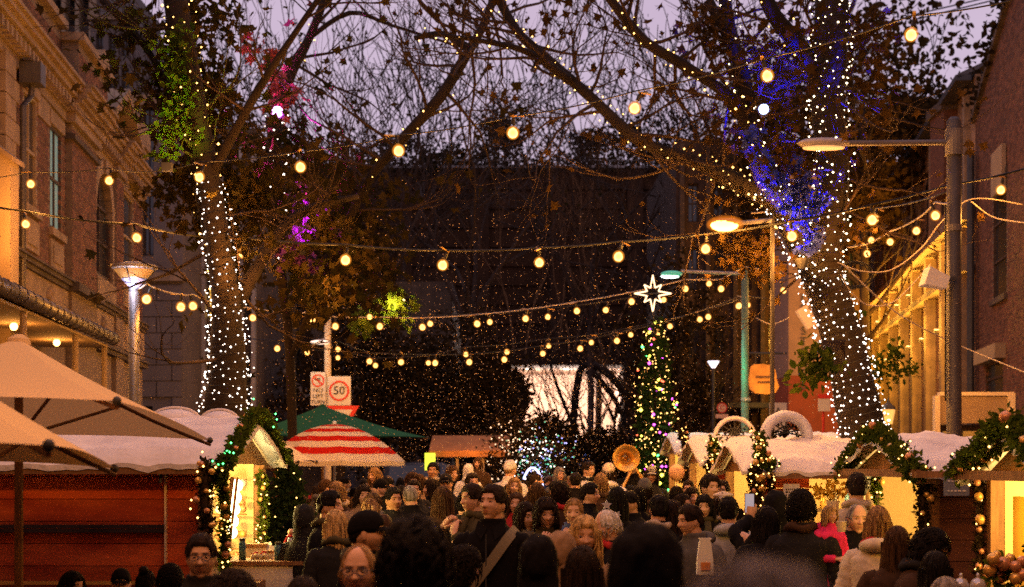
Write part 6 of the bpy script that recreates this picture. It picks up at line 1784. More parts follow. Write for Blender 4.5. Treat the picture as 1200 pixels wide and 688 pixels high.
# ================================================================== VEHICLES
def vehicle(label, cat, name, px, Y, W, H, L, col, lights=True):
    x = at(px, 0, Y).x; t = thing(name, label, cat, (x, Y, 0))
    prof = [(0, .35), (0, .78), (.1, .95), (L * .18, 1.05), (L * .32, H), (L * .93, H), (L, H * .6), (L, .35)]
    q = MB(); G = []
    for s_ in (-1, -.85, .85, 1):
        k = .96 if abs(s_) == 1 else 1
        G.append([(x + s_ * W / 2, Y + a, .35 + (z - .35) * k) for a, z in prof])
    q.grid(G, True); q.add(G[0], [tuple(range(len(prof) - 1, -1, -1))]); q.add(G[-1], [tuple(range(len(prof)))]); q.build('body', col, t, True)
    q = MB(); q.hexa([(x - W * .44, Y + L * .185, 1.08), (x - W * .4, Y + L * .3, H - .1), (x + W * .44, Y + L * .185, 1.08), (x + W * .4, Y + L * .3, H - .1), (x - W * .44, Y + L * .175, 1.09), (x - W * .4, Y + L * .29, H - .09), (x + W * .44, Y + L * .175, 1.09), (x + W * .4, Y + L * .29, H - .09)]); q.build('windscreen', glass_dark, t)
    for s_ in (-1, 1):
        q = MB(); q.bb(x + s_ * W / 2 - .01, x + s_ * W / 2 + .015, Y + L * .36, Y + L * .85, 1.1, H - .15); q.build('side_window', glass_dark, t)
        q = MB(); q.ball((x + s_ * W * .38, Y + .02, .72), (.14, .05, .1), 10, 6); q.build('headlight', white_m, t)
        for yy in (.8, L - .8):
            q = MB(); q.lathe((x + s_ * W * .45, Y + yy, .34), [(.34, -.1), (.34, .1)], 18, axis=Matrix.Rotation(R(90), 3, 'Y')); q.build('wheel', steel_dark, t)
    q = MB(); q.bb(x - W * .47, x + W * .47, Y - .04, Y + .05, .38, .6); q.build('bumper', steel_dark, t)
    return t, x
silver = mat('car_paint_silver', (.4, .4, .42), .25, spec=.6, metal=.5)
t, x = vehicle('pale van with blue roof lights parked behind the crowd under the tunnel mouth', 'van', 'parked_van', 672, 58, 2.0, 2.25, 4.8, silver)
q = MB(); q.box((x, 58 + 1.6, 2.31), (1.1, .3, .12)); q.build('light_bar', mat('blue_bar', (.2, .3, 1), .4, emis=(.25, .35, 1), es=3), t)
point('bar_glow', (x, 58.8, 2.5), 60, (.3, .4, 1), .1, t)
t2_ = thing('warning_beacon', 'single orange beacon lamp glowing above the pale van', 'lamp', at(659, 538, 57))
q = MB(); q.lathe(at(659, 538, 57), [(.1, -.12), (.11, .02), (.05, .1)], 10); q.build('lens', mat('orange_glow', (1, .5, .1), .4, emis=(1, .4, .04), es=9), t2_); q = MB(); q.tube([(at(659, 0, 57).x, 57, 0), at(659, 541, 57)], .03, 6); q.build('post', steel_dark, t2_)
vehicle('dark four wheel drive parked behind the crowd right of the striped parasol', 'car', 'parked_car', 483, 46, 1.9, 1.95, 4.6, mat('car_paint_dark', (.03, .03, .035), .25, spec=.6))
# ================================================================== PEOPLE
def sst(a, b_, x):
    t = np.clip((x - a) / (b_ - a), 0, 1); return t * t * (3 - 2 * t)
AZ = np.sign(np.linspace(-1, 1, 45)[:-1]) * np.abs(np.linspace(-1, 1, 45)[:-1]) ** 1.35 * math.pi
EL = np.concatenate([np.linspace(-90, -62, 4), np.linspace(-56, 40, 31), np.linspace(47, 90, 8)]) * math.pi / 180
def head_pos(az, el, sex, feat=True):
    """az 0 = front (-Y). returns arrays of x,y,z, head centre at origin"""
    ca = np.cos(el)
    dx, dy, dz = np.sin(az) * ca, -np.cos(az) * ca, np.sin(el)
    W = .076 if sex == 'm' else .072
    x = W * np.sign(dx) * np.abs(dx) ** .92
    y = np.where(dy < 0, -.090 * np.abs(dy) ** .82, .102 * dy)
    z = np.where(dz > 0, .118 * dz, .125 * dz)
    # jaw narrows, nape tucks in
    k = sst(-.015, -.125, z)
    x = x * (1 - (.34 if sex == 'm' else .42) * k)
    y = np.where(y > 0, y * (1 - .45 * sst(-.02, -.1, z)), y * (1 - .10 * k))
    x = x * (1 - .06 * np.exp(-((z - .03) / .03) ** 2) * (dy < 0))
    if feat:
        f = sst(.05, -.35, dy) * 1.0
        ax = np.abs(x)
        e = lambda u, s: np.exp(-(u / s) ** 2)
        t = np.clip((.022 - z) / .046, 0, 1)
        nose = .024 * t ** 1.1 * e(x, .0075 + .0075 * t) * sst(-.040, -.026, z) * (z < .03)
        nose += .006 * e(z + .018, .008) * e(ax - .011, .006)
        b_ = nose
        b_ -= .011 * e(ax - .031, .016) * e(z - .012, .012)
        b_ += (.006 if sex == 'm' else .003) * e(ax - .028, .024) * e(z - .035, .009)
        b_ += .005 * e(ax - .042, .018) * e(z + .018, .02)
        b_ += .007 * e(x, .025) * (e(z + .049, .0055) + 1.1 * e(z + .062, .007))
        b_ -= .004 * e(x, .027) * e(z + .0555, .0028)
        b_ -= .004 * e(x, .03) * e(z + .076, .008)
        b_ += (.011 if sex == 'm' else .008) * e(x, .024) * e(z + .100, .018)
        y = y - b_ * f
    return x, y, z

SKIN = [mat('skin_fair', (.62, .36, .24), .55, .06, 12, .05, spec=.35), mat('skin_tan', (.50, .27, .16), .55, .06, 12, .05, spec=.35), mat('skin_brown', (.30, .15, .09), .5, .06, 12, .05, spec=.35)]
LIP = mat('lips', (.44, .20, .14), .45)
EYEW = mat('eye_white', (.36, .27, .22), .3); IRIS = mat('iris', (.03, .018, .012), .2)
HAIR = {k: mat('hair_' + k, c, .65, .6, 45, .9, spec=.15, stretch=(1, 1, .12)) for k, c in dict(
    black=(.009, .006, .005), dark=(.022, .012, .007), brown=(.07, .034, .015), light=(.30, .17, .07), blond=(.58, .38, .16), grey=(.26, .23, .21), pepper=(.13, .11, .11), white=(.62, .58, .54), red=(.28, .09, .03)).items()}

def head_mesh(mb, sex, M, smile=0.0):
    az, el = np.meshgrid(AZ, EL)
    x, y, z = head_pos(az, el, sex)
    n, m_ = x.shape
    P = np.stack([x, y, z], -1)
    V = [[M @ Vector(P[i, j]) for j in range(m_)] for i in range(n)]
    base = mb.n
    flat = [p for r in V for p in r]
    fs, mi = [], []
    for i in range(n - 1):
        for j in range(m_):
            j2 = (j + 1) % m_
            fs.append((i * m_ + j, i * m_ + j2, (i + 1) * m_ + j2, (i + 1) * m_ + j))
            cx = abs((x[i, j] + x[i, j2]) / 2); cz = (z[i, j] + z[i + 1, j]) / 2; cy = y[i, j]
            if cy < -.05 and cx < .019 and -.066 < cz < -.047: mi.append(1)
            elif cy < -.03 and .013 < cx < .046 and .0325 < cz < .0385 - .05 * max(0, cx - .035): mi.append(2)
            else: mi.append(0)
    mb.add(flat, fs, mi)
    # eyes: a white ball with a dark iris, lids above
    for s_ in (-1, 1):
        c = Vector((s_ * .031, -.0735, .011))
        q = MB(); q.ball((0, 0, 0), .0115, 12, 8)
        mis = []
        for f in q.f:
            cc = sum((Vector(q.v[k]) for k in f), Vector()) / len(f)
            mis.append(4 if cc.y < -.0085 else 3)
        mb.add([M @ (c + Vector((v[0] * 1.3, v[1], v[2] * .55))) for v in q.v], q.f, mis)
        # ear
        ex = .074 if sex == 'm' else .069
        q = MB(); q.ball((0, 0, 0), (.009, .019, .031), 10, 7)
        mb.add([M @ (Vector((s_ * ex, .008, -.005)) + Matrix.Rotation(s_ * R(-14), 3, 'Z') @ Vector(v)) for v in q.v], q.f, 0)

HAIRLINE = {}
def hair_shell(style, sex, seed):
    """style dict -> MB in head space"""
    mb = MB(); r_ = random.Random(seed)
    az, el = np.meshgrid(np.linspace(-math.pi, math.pi, 57)[:-1], np.linspace(-62, 90, 30) * math.pi / 180)
    x, y, z = head_pos(az, el, sex, False)
    aa = np.abs(az)
    def shell(thick, line_f, line_s, line_b, soft=.018, nz=.004, fq=9, puff=0.0):
        line = np.where(aa < 1.05, line_f + (line_s - line_f) * sst(.55, 1.05, aa), line_s + (line_b - line_s) * sst(1.7, 2.4, aa))
        # sideburn dips in front of the ear
        m_ = sst(0, 1, (z - line) / soft + .5)
        L = np.sqrt(x * x + y * y + z * z)
        N = np.vectorize(lambda a, b_, c: mnoise.noise(Vector((a * 60 + seed, b_ * 60, c * 14))))(x, y, z)
        N2 = np.vectorize(lambda a, b_, c: mnoise.noise(Vector((a * fq * 3 + seed, b_ * fq * 3, c * fq * 3))))(x, y, z)
        th = (thick + puff * sst(0, .1, z) + nz * N * 1.5 + nz * 1.5 * N2) * m_ - .012 * (1 - m_)
        k = 1 + th / L
        G = np.stack([x * k, y * k, z * k], -1)
        mb.grid([[tuple(p) for p in row] for row in G.tolist()], True)
    def curtain(a0, z0, z1, r0, th, wave=.006, back=.02, spread=1.0):
        n = 26; rows = 16; outer, inner = [], []
        for j in range(rows):
            f = j / (rows - 1); zz = z0 + (z1 - z0) * f
            ro, ri = [], []
            for i in range(n):
                a = a0 + (2 * math.pi - 2 * a0) * i / (n - 1)
                w = .077 + r0; d = .10 + r0
                sp = 1 + (spread - 1) * f
                wv = wave * math.sin(i * 1.9 + seed) * math.sin(f * 9 + i * .6) + .5 * wave * r_.uniform(-1, 1)
                px, py = math.sin(a) * (w + wv) * sp, -math.cos(a) * (d + wv)
                neck = math.sin(min(1, f * 1.3) * math.pi) * .012
                py = py * (1 - .18 * sst(0, .5, f)) + back * f
                drop = .03 * f * r_.uniform(-1, 1)
                ro.append((px * (1 - neck), py, zz + drop * f)); ri.append((px * (1 - th / w * 1.0), py * (1 - th / d), zz + drop * f))
            outer.append(ro); inner.append(ri)
        mb.grid(outer); mb.grid([list(reversed(r)) for r in inner])
        mb.grid([[a, b_] for a, b_ in zip([r[0] for r in inner], [r[0] for r in outer])]); mb.grid([[a, b_] for a, b_ in zip([r[-1] for r in outer], [r[-1] for r in inner])])
        mb.grid([outer[-1], inner[-1]]); mb.grid([inner[0], outer[0]])
    def tufts(n, lo, hi, lift, ln, r0, off, az0=0.0, wild=.25):
        for _ in range(n):
            a = r_.uniform(az0, 2 * math.pi - az0) ; e = math.radians(r_.uniform(lo, hi))
            da = r_.gauss(0, wild); de = -ln / .11 * r_.uniform(.5, 1.3)
            if hi > 75 and r_.random() < .3: de *= -.6
            pts = []
            for k in range(4):
                f = k / 3
                X, Y_, Z_ = head_pos(np.array([a + da * f]), np.array([e + de * f]), sex, False)
                v = Vector((float(X[0]), float(Y_[0]), float(Z_[0]))); L_ = v.length
                pts.append(v * (1 + (off + lift * math.sin(f * 2.2)) / L_) + Vector((0, 0, -.004 * f)))
            mb.tube(pts, [r0 * .7, r0, r0 * .8, r0 * .15], 4, cap=False)
    tf = dict(short=(150, 25, 88, .008, .05, .005, .012), quiff=(170, 25, 88, .018, .06, .006, .016), curly=(620, -20, 88, .016, .028, .0042, .026), bob=(150, 0, 88, .006, .10, .005, .016), shag=(200, 0, 88, .014, .08, .006, .026), long=(150, 0, 88, .006, .1, .005, .014), longfront=(170, 0, 88, .008, .11, .005, .018), pony=(110, 10, 88, .005, .07, .004, .008), bun=(110, 10, 88, .005, .07, .004, .008), balding=(60, -20, 15, .005, .03, .004, .006)).get(style)
    if tf:
        n_, lo, hi, li, ln, r0, of = tf
        tufts(n_, lo, hi, li, ln, r0, of, .9 if style in ('balding', 'short', 'quiff') else .75, .9 if style in ('curly', 'shag') else .3)
        if style in ('short', 'quiff', 'bob', 'curly'): tufts(40, 48, 85, li, ln * .7, r0, of, 0, .4)
        if style in ('long', 'longfront', 'bob', 'shag'):
            zl = dict(long=-.33, longfront=-.4, bob=-.12, shag=-.10)[style]; sp_ = dict(long=1.15, longfront=1.4, bob=1.05, shag=1.05)[style]
            for _ in range(90):
                a = r_.uniform(1.0, 2 * math.pi - 1.0); w = .092 + r_.uniform(0, .012); q_ = []
                for k in range(6):
                    f = k / 5; sp = 1 + (sp_ - 1) * f; a2 = a + r_.gauss(0, .03)
                    q_.append((math.sin(a2) * (w + .004 * math.sin(f * 9 + a * 5)) * sp, -math.cos(a2) * (w + .024) * (1 - .12 * f) + (.03 if style == 'long' else 0) * f, .02 + (zl - .03) * f * r_.uniform(.93, 1.05)))
                mb.tube(q_, [.004, .006, .006, .0055, .004, .001], 4, cap=False)
    if style == 'short': shell(.012, .066, .004, -.055, puff=.008)
    elif style == 'quiff': shell(.014, .070, .002, -.055, nz=.006, puff=.016)
    elif style == 'buzz': shell(.004, .070, .006, -.055, nz=.001)
    elif style == 'balding': shell(.007, .118, .0, -.06, nz=.002)
    elif style == 'curly': shell(.022, .060, -.01, -.07, nz=.009, fq=16, puff=.012)
    elif style == 'bob':
        shell(.014, .055, -.03, -.08, puff=.006); curtain(1.05, .03, -.13, .012, .022, spread=1.05)
    elif style == 'shag':
        shell(.020, .045, -.03, -.08, nz=.008, puff=.012); curtain(1.0, .03, -.10, .02, .03, .012)
    elif style == 'long':
        shell(.013, .064, -.03, -.08, puff=.004); curtain(1.15, .03, -.34, .012, .03, .008, .03, 1.15)
    elif style == 'longfront':
        shell(.016, .062, -.03, -.08, puff=.008); curtain(.86, .045, -.42, .020, .034, .010, -.005, 1.4)
    elif style == 'pony':
        shell(.008, .066, .0, -.06, nz=.003)
        mb.tube([(0, .10, .05), (0, .15, .04), (0, .165, -.04), (0, .15, -.16), (0, .14, -.22)], [.018, .026, .03, .022, .005], 9)
    elif style == 'bun':
        shell(.008, .066, .0, -.06, nz=.003)
        q = MB(); q.ball((0, .075, .125), (.042, .042, .038), 12, 8); mb.add(q.v, q.f)
    elif style == 'cap':
        shell(.011, .045, .02, .0, soft=.006, nz=.001, puff=.012)
        G = []
        for f in (0, 1):
            G.append([(math.sin(a) * (.075 + .004 * f), -math.cos(a) * (.09 + .065 * f * math.cos(a) ** .5), .048 - .014 * f - .01 * abs(math.sin(a))) for a in np.linspace(-1.1, 1.1, 11)])
        mb.grid(G); mb.grid([[(p[0], p[1], p[2] - .006) for p in r] for r in reversed(G)])
    elif style == 'beanie':
        shell(.017, .038, -.004, -.035, soft=.008, nz=.002, puff=.018)
    elif style == 'beret':
        shell(.014, .045, .01, -.02, soft=.008, nz=.003, puff=.010)
        q = MB(); q.ball((.01, .015, .098), (.105, .105, .036), 16, 8); mb.add(q.v, q.f)
    elif style == 'hood':
        shell(.030, .072, -.4, -.4, soft=.02, nz=.005, puff=.018)
        curtain(.75, .04, -.17, .026, .03, .004, .02, 1.1)
    return mb

def hand(mb, W, d, nrm, side, curl=.35, mi=0, k=1.0):
    """palm + four fingers + thumb. W wrist, d pointing along fingers, nrm out of the back of the hand"""
    W = Vector(W); d = Vector(d).normalized(); nrm = Vector(nrm); nrm = (nrm - d * nrm.dot(d)).normalized()
    s = d.cross(nrm) * side
    P = lambda a, b_, c: W + d * a * k + s * b_ * k + nrm * c * k
    mb.grid([[P(a, b_ * w, c * t) for b_, c in ((-1, -.3), (-.7, -1), (.7, -1), (1, -.3), (1, .3), (.7, 1), (-.7, 1), (-1, .3))] for a, w, t in ((-.01, .024, .016), (.02, .030, .016), (.055, .040, .015), (.088, .041, .012))], True, mi)
    mb.add([P(.09, b_ * .038, c * .010) for b_, c in ((-1, -.6), (1, -.6), (1, .6), (-1, .6))], [(0, 1, 2, 3)], mi)
    for i, (off, l) in enumerate(((-.030, .072), (-.010, .080), (.010, .075), (.029, .058))):
        p = P(.082, off, 0); a = curl * .5; pts = [p]
        for seg, fr in enumerate((.45, .3, .25)):
            dd = (d * math.cos(a) - nrm * math.sin(a)); p = p + dd * l * fr * k; pts.append(p.copy()); a += curl * (1.1 + .1 * i)
        mb.tube(pts, [.0092 * k, .0088 * k, .008 * k, .006 * k], 6, mi=mi)
    p = P(.02, -.030, -.004); q1 = P(.052, -.052, -.014); q2 = P(.082, -.050 + .01 * curl, -.026)
    mb.tube([p, q1, q2], [.013 * k, .0105 * k, .008 * k], 6, mi=mi)

def ring(z, w, d, cx=0, cy=0, n=20, pw=.85, nz=0.0, seed=0):
    out = []
    for i in range(n):
        a = 2 * math.pi * i / n; c, s_ = math.cos(a), math.sin(a)
        rr = 1 + nz * mnoise.noise(Vector((c * 2 + seed, s_ * 2, z * 9)))
        out.append((cx + w * rr * math.copysign(abs(c) ** pw, c), cy + d * rr * math.copysign(abs(s_) ** pw, s_), z))
    return out

POSES = {   # (elbow, wrist, hand dir, back-of-hand normal, curl) for right hand (x<0) and left hand (x>0)
    'down': (((-.245, .02, 1.14), (-.25, -.05, .90), (0, -.1, -1), (-1, 0, 0), .4), ((.245, .02, 1.14), (.25, -.05, .90), (0, -.1, -1), (1, 0, 0), .4)),
    'front': (((-.235, -.02, 1.13), (-.08, -.24, 1.12), (.8, -.5, .1), (0, -.6, .8), .6), ((.235, -.02, 1.13), (.08, -.25, 1.10), (-.8, -.5, .1), (0, -.6, .8), .6)),
    'phone': (((-.23, -.16, 1.18), (-.12, -.36, 1.42), (.1, -.25, 1), (0, 1, .2), .8), ((.23, -.16, 1.18), (.12, -.36, 1.42), (-.1, -.25, 1), (0, 1, .2), .8)),
    'raise': (((-.24, .02, 1.14), (-.22, -.10, .92), (0, -.2, -1), (-1, 0, 0), .4), ((.27, -.20, 1.45), (.13, -.36, 1.56), (-.1, -.1, 1), (0, 1, 0), .9)),
    'mouth': (((-.24, -.12, 1.14), (-.075, -.24, 1.42), (.55, .45, .85), (-.3, -1, .2), .7), ((.24, -.12, 1.14), (.08, -.23, 1.38), (-.5, .4, .9), (.3, -1, .2), .7)),
    'hip': (((-.31, .03, 1.15), (-.155, -.13, 1.00), (.45, -.35, -.9), (-.4, -.8, .1), .7), ((.25, .03, 1.14), (.26, -.05, .90), (0, -.1, -1), (1, 0, 0), .5)),
}
_body, _jack, _trou, _hair = {}, {}, {}, {}
def get_body(sex, pose, yaw, pitch, turned):
    key = (sex, pose, yaw, pitch)
    if key in _body: return _body[key]
    mb = MB(); sh = .19 if sex == 'm' else .165
    M = Matrix.Translation((0, -.012, 1.505)) @ Matrix.Rotation(R(yaw), 4, 'Z') @ Matrix.Rotation(R(pitch), 4, 'X') @ Matrix.Translation((0, -.012, .118)) @ Matrix.Scale(.93, 4)
    head_mesh(mb, sex, M)
    nr = .060 if sex == 'm' else .050
    mb.tube([(0, .015, 1.36), (0, .012, 1.44), (0, .0, 1.51), M @ Vector((0, .018, -.05)), M @ Vector((0, .02, -.01))], [nr * 1.5, nr * 1.1, nr, nr * .98, nr * .9], 14, cap=False)
    prof = [(.80, .155, .11), (.95, .16, .115), (1.1, .14, .10), (1.28, .16, .11), (1.38, .165, .10), (1.44, .12, .08), (1.47, .05, .05)]
    mb.grid([ring(z, w * (1 if sex == 'm' else .9), d, n=14) for z, w, d in prof], True)
    for i, (el, wr, hd, hn, cu) in enumerate(POSES[pose]):
        s_ = -1 if i == 0 else 1
        mb.tube([(s_ * sh * .8, 0, 1.41), (s_ * sh, 0, 1.38), el, Vector(el).lerp(Vector(wr), .35), wr], [.045, .05, .04, .038, .025], 9)
        hand(mb, wr, hd, hn, s_, cu)
    for s_ in (-1, 1): mb.tube([(s_ * .085, 0, .86), (s_ * .095, -.01, .5), (s_ * .1, 0, .1)], [.08, .055, .04], 9)
    _body[key] = (mb, M)
    return _body[key]
_bm = {}
def get_body_mesh(*k):
    if k not in _bm: _bm[k] = get_body(*k)[0].mesh('body', [SKIN[0], LIP, HAIR['dark'], EYEW, IRIS], True)
    return _bm[k], get_body(*k)[1]
def get_jacket(sex, pose, kind):
    key = (sex, pose, kind)
    if key in _jack: return _jack[key]
    mb = MB(); f = 1 if sex == 'm' else .89
    bulk = {'coat': 1.08, 'puffer': 1.2, 'shirt': .98, 'hoodie': 1.12}[kind]
    zb = .58 if kind == 'coat' else .80
    prof = [(zb, .215, .16), (.95, .200, .148), (1.08, .182, .138), (1.22, .190, .140), (1.33, .202, .136), (1.395, .200, .122), (1.44, .155, .102), (1.475, .108, .086), (1.50, .082, .078), (1.535, .076, .076)]
    G = []
    for i in range(len(prof) - 1):
        (z0, w0, d0), (z1, w1, d1) = prof[i], prof[i + 1]
        for k in range(3):
            t = k / 3; z = z0 + (z1 - z0) * t; b_ = bulk if z < 1.42 else 1 + (bulk - 1) * .5
            puff = 1 + (.035 * abs(math.sin(z * 42)) if kind == 'puffer' else 0)
            G.append(ring(z, (w0 + (w1 - w0) * t) * f * b_ * puff, (d0 + (d1 - d0) * t) * b_ * puff, n=28, nz=.07 if z < 1.44 else .03, seed=len(_jack)))
    G.append(ring(1.54, .078, .078, n=28)); G.append(ring(1.52, .066, .066, n=28)); G.append(ring(1.46, .062, .062, n=28))
    mb.grid(G, True); mb.add(G[0], [tuple(range(27, -1, -1))])
    sh = (.19 if sex == 'm' else .165)
    for i, (el, wr, hd, hn, cu) in enumerate(POSES[pose]):
        s_ = -1 if i == 0 else 1; el, wr = Vector(el), Vector(wr)
        r0 = .070 * (bulk ** .8); P = [(Vector((s_ * sh * .72, 0, 1.40)), r0 * .9), (Vector((s_ * sh * 1.0, 0, 1.375)), r0), (Vector((s_ * sh * 1.12, .0, 1.30)).lerp(el, .15), r0 * .96), (Vector((s_ * sh * 1.12, 0, 1.3)).lerp(el, .6), r0 * .88), (el, r0 * .84), (el.lerp(wr, .5), r0 * .74), (el.lerp(wr, .95), r0 * .56)]
        L = smoothline(P, 4); nn = len(L)
        mb.tube([p for p, _ in L], [r * (1 + .07 * math.sin(j * 2.3 + i) + .05 * mnoise.noise(Vector((j * .7, i, 3)))) for j, (p, r) in enumerate(L)], 12)
    if kind == 'hoodie':
        c = []
        for k in range(13):
            a = math.pi * (.0 + k / 12) ; c.append((math.cos(a) * .105, .03 + math.sin(a) * .095, 1.475 + .02 * math.sin(a)))
        mb.tube(c, [.02 + .028 * math.sin(k / 12 * math.pi) for k in range(13)], 9)
    if kind in ('coat', 'shirt'):
        for s_ in (-1, 1):
            mb.add([(s_ * .008, -.075, 1.50), (s_ * .085, -.045, 1.525), (s_ * .095, -.078, 1.46), (s_ * .045, -.128, 1.41)], [(0, 1, 2, 3) if s_ < 0 else (3, 2, 1, 0)])
        for k in range(4): mb.ball((.012, -.142 * bulk - .004, 1.3 - k * .13), .009, 6, 4)
    _jack[key] = mb.mesh('jacket', mat('cloth_black', (.012, .011, .012), .85), True)
    return _jack[key]
def get_trousers(sex):
    if sex in _trou: return _trou[sex]
    mb = MB(); f = 1 if sex == 'm' else .95
    mb.grid([ring(z, w * f, d, n=20, nz=.04) for z, w, d in ((.76, .19, .135), (.84, .185, .13), (.95, .172, .125), (1.0, .165, .12))], True)
    for s_ in (-1, 1):
        mb.tube([(s_ * .09, 0, .84), (s_ * .095, -.004, .7), (s_ * .098, -.012, .5), (s_ * .1, 0, .28), (s_ * .102, .004, .09)], [.108, .10, .078, .07, .068], 12)
        mb.grid([[(s_ * .104 + a * w, y, .045 + b_ * h) for a, b_ in ((-1, -1), (1, -1), (1, .2), (.5, 1), (-.5, 1), (-1, .2))] for y, w, h in ((.075, .03, .04), (.05, .042, .045), (-.03, .045, .045), (-.12, .048, .035), (-.185, .035, .028))], True, 1)
        mb.add([(s_ * .104 + a * .035, -.185, .045 + b_ * .028) for a, b_ in ((-1, -1), (1, -1), (1, .2), (.5, 1), (-.5, 1), (-1, .2))], [(0, 1, 2, 3, 4, 5)], 1)
    _trou[sex] = mb.mesh('trousers', [mat('denim', (.03, .035, .05), .9), steel_dark], True)
    return _trou[sex]
CL = {}
def cloth(col, key=None):
    k = tuple(round(c, 3) for c in col)
    if k not in CL: CL[k] = mat('cloth_%d' % len(CL), col, .92, .18, 14, .25, spec=.1)
    return CL[k]
COL = dict(black=(.007, .006, .007), navy=(.010, .013, .03), charcoal=(.018, .017, .018), brown=(.05, .027, .016), grey=(.09, .085, .085), beige=(.42, .33, .24), cream=(.62, .52, .40), white=(.68, .66, .64),
           blue=(.07, .10, .25), red=(.4, .03, .03), pink=(.75, .04, .16), green=(.05, .07, .035), denim=(.12, .16, .24), olive=(.06, .05, .025), orange=(.4, .15, .04), lightgrey=(.34, .33, .34), tan=(.27, .17, .10))

def person(label, px, py, Y, face, sex='m', hair='short', hc='dark', jc='black', jk='coat', pose='down', yaw=0, pitch=0, skin=0, glasses=False, scale=None, group=None, tc='charcoal', hatc=None, lift=0, extra=None):
    """px,py = top of the head in the photo; face: 0 towards camera, 90 to picture right, 180 away"""
    x = at(px, 0, Y).x; ztop = at(0, py, Y).z - .012
    s = scale if scale else max(.55, min(1.12, ztop / 1.765))
    z0 = lift if lift else (ztop - 1.765 * s if scale else 0.0)
    if z0 < 0.0: z0 = 0.0
    t = thing('person', label, 'person', (x, Y, z0), R(face), group=group)
    t.scale = (s * rng.uniform(.96, 1.06), s * rng.uniform(.97, 1.04), s)
    if s > .8 and Y > 9 and Y != 9.6: t.rotation_euler = (R(rng.uniform(-3, 3)), R(rng.uniform(-4, 4)), R(face))
    bm, M = get_body_mesh(sex, pose, yaw, pitch, 0)
    def kid(name, me, parent, mats=None):
        o = bpy.data.objects.new(name, me); put(o, parent)
        if mats:
            for i, m_ in enumerate(mats):
                o.material_slots[i].link = 'OBJECT'; o.material_slots[i].material = m_
        return o
    kid('body', bm, t, [SKIN[skin], LIP, HAIR[hc if hc in HAIR else 'dark'], EYEW, IRIS])
    kid('jacket', get_jacket(sex, pose, jk), t, [cloth(COL[jc])])
    kid('trousers', get_trousers(sex), t, [cloth(COL[tc]), steel_dark])
    if hair != 'bald':
        hk = (hair, sex, rng.randrange(3))
        if hk not in _hair: _hair[hk] = hair_shell(hk[0], sex, hk[2] + 1).mesh('hair', HAIR['dark'], True)
        hat = hair in ('cap', 'beanie', 'beret', 'hood')
        if hat and hair != 'hood':
            h2 = ('bob' if sex == 'f' else 'buzz', sex, 0)
            if h2 not in _hair: _hair[h2] = hair_shell(h2[0], sex, 1).mesh('hair', HAIR['dark'], True)
            o = kid('hair', _hair[h2], t, [HAIR[hc]]); o.matrix_basis = M
        o = kid({'cap': 'cap', 'beanie': 'beanie', 'beret': 'beret', 'hood': 'hood'}.get(hair, 'hair'), _hair[hk], t, [cloth(COL[hatc or jc]) if hat else HAIR[hc]])
        o.matrix_basis = M
        if hair == 'balding': pass
    if s > .8 and not glasses and rng.random() < .33 and hair not in ('hood', 'longfront'):
        sc_ = MB(); L_ = []
        for k in range(17):
            a = 2 * math.pi * k / 16; L_.append((math.sin(a) * .088, .008 - math.cos(a) * .086, 1.505 + .012 * math.sin(a * 3)))
        sc_.tube(L_, [.03 + .006 * math.sin(k * 2.1) for k in range(17)], 9)
        sc_.tube([(.03, -.10, 1.49), (.045, -.165, 1.38), (.05, -.178, 1.22)], [.03, .034, .03], 7)
        kid('scarf', sc_.mesh('scarf', cloth(COL[rng.choice(['grey', 'brown', 'red', 'beige', 'charcoal', 'olive'])]), True), t)
    if glasses:
        g = MB()
        for s_ in (-1, 1):
            g.tube([(s_ * .032 + .023 * math.cos(a), -.100, .010 + .017 * math.sin(a)) for a in np.linspace(0, 2 * math.pi, 15)], .0028, 5)
            g.tube([(s_ * .055, -.099, .014), (s_ * .074, -.05, .014), (s_ * .078, .01, .008)], .0025, 5)
        g.tube([(-.01, -.101, .014), (.01, -.101, .014)], .0028, 5)
        o = bpy.data.objects.new('glasses', g.mesh('glasses', steel_dark)); put(o, t); o.matrix_basis = M
    if pose in ('phone', 'raise'):
        q = MB()
        c = (0.0, -.40, 1.53) if pose == 'phone' else (.115, -.39, 1.67)
        q.box(c, (.15 if pose == 'phone' else .075, .010, .078 if pose == 'phone' else .15))
        o = bpy.data.objects.new('phone', q.mesh('phone', steel_dark)); put(o, t); t2 = o
        q = MB(); q.box((c[0], c[1] + .007, c[2]), (.14 if pose == 'phone' else .068, .002, .07 if pose == 'phone' else .14))
        o2 = bpy.data.objects.new('screen', q.mesh('screen', mat('screen_glow', (.4, .5, .9), .3, emis=(.6, .6, .8), es=.3))); put(o2, o)
    return t

NAMED = []
def pp(label, px, py, Y, face, *a, phone=None, **k):
    NAMED.append((at(px, 0, Y).x, Y))
    t = person(label, px, py, Y, face, *a, **k)
    for ch in list(t.children):
        if ch.name.startswith('phone'):
            ph = thing('phone', phone or 'phone held up in front of the face in the crowd', 'phone', tuple(t.location), t.rotation_euler.z, None if phone else 'phones held up in the crowd')
            ph.scale = t.scale; ch.name = 'case'; ch.parent = ph
    return t
def L2(t, v): return wmat(t) @ Vector(v)

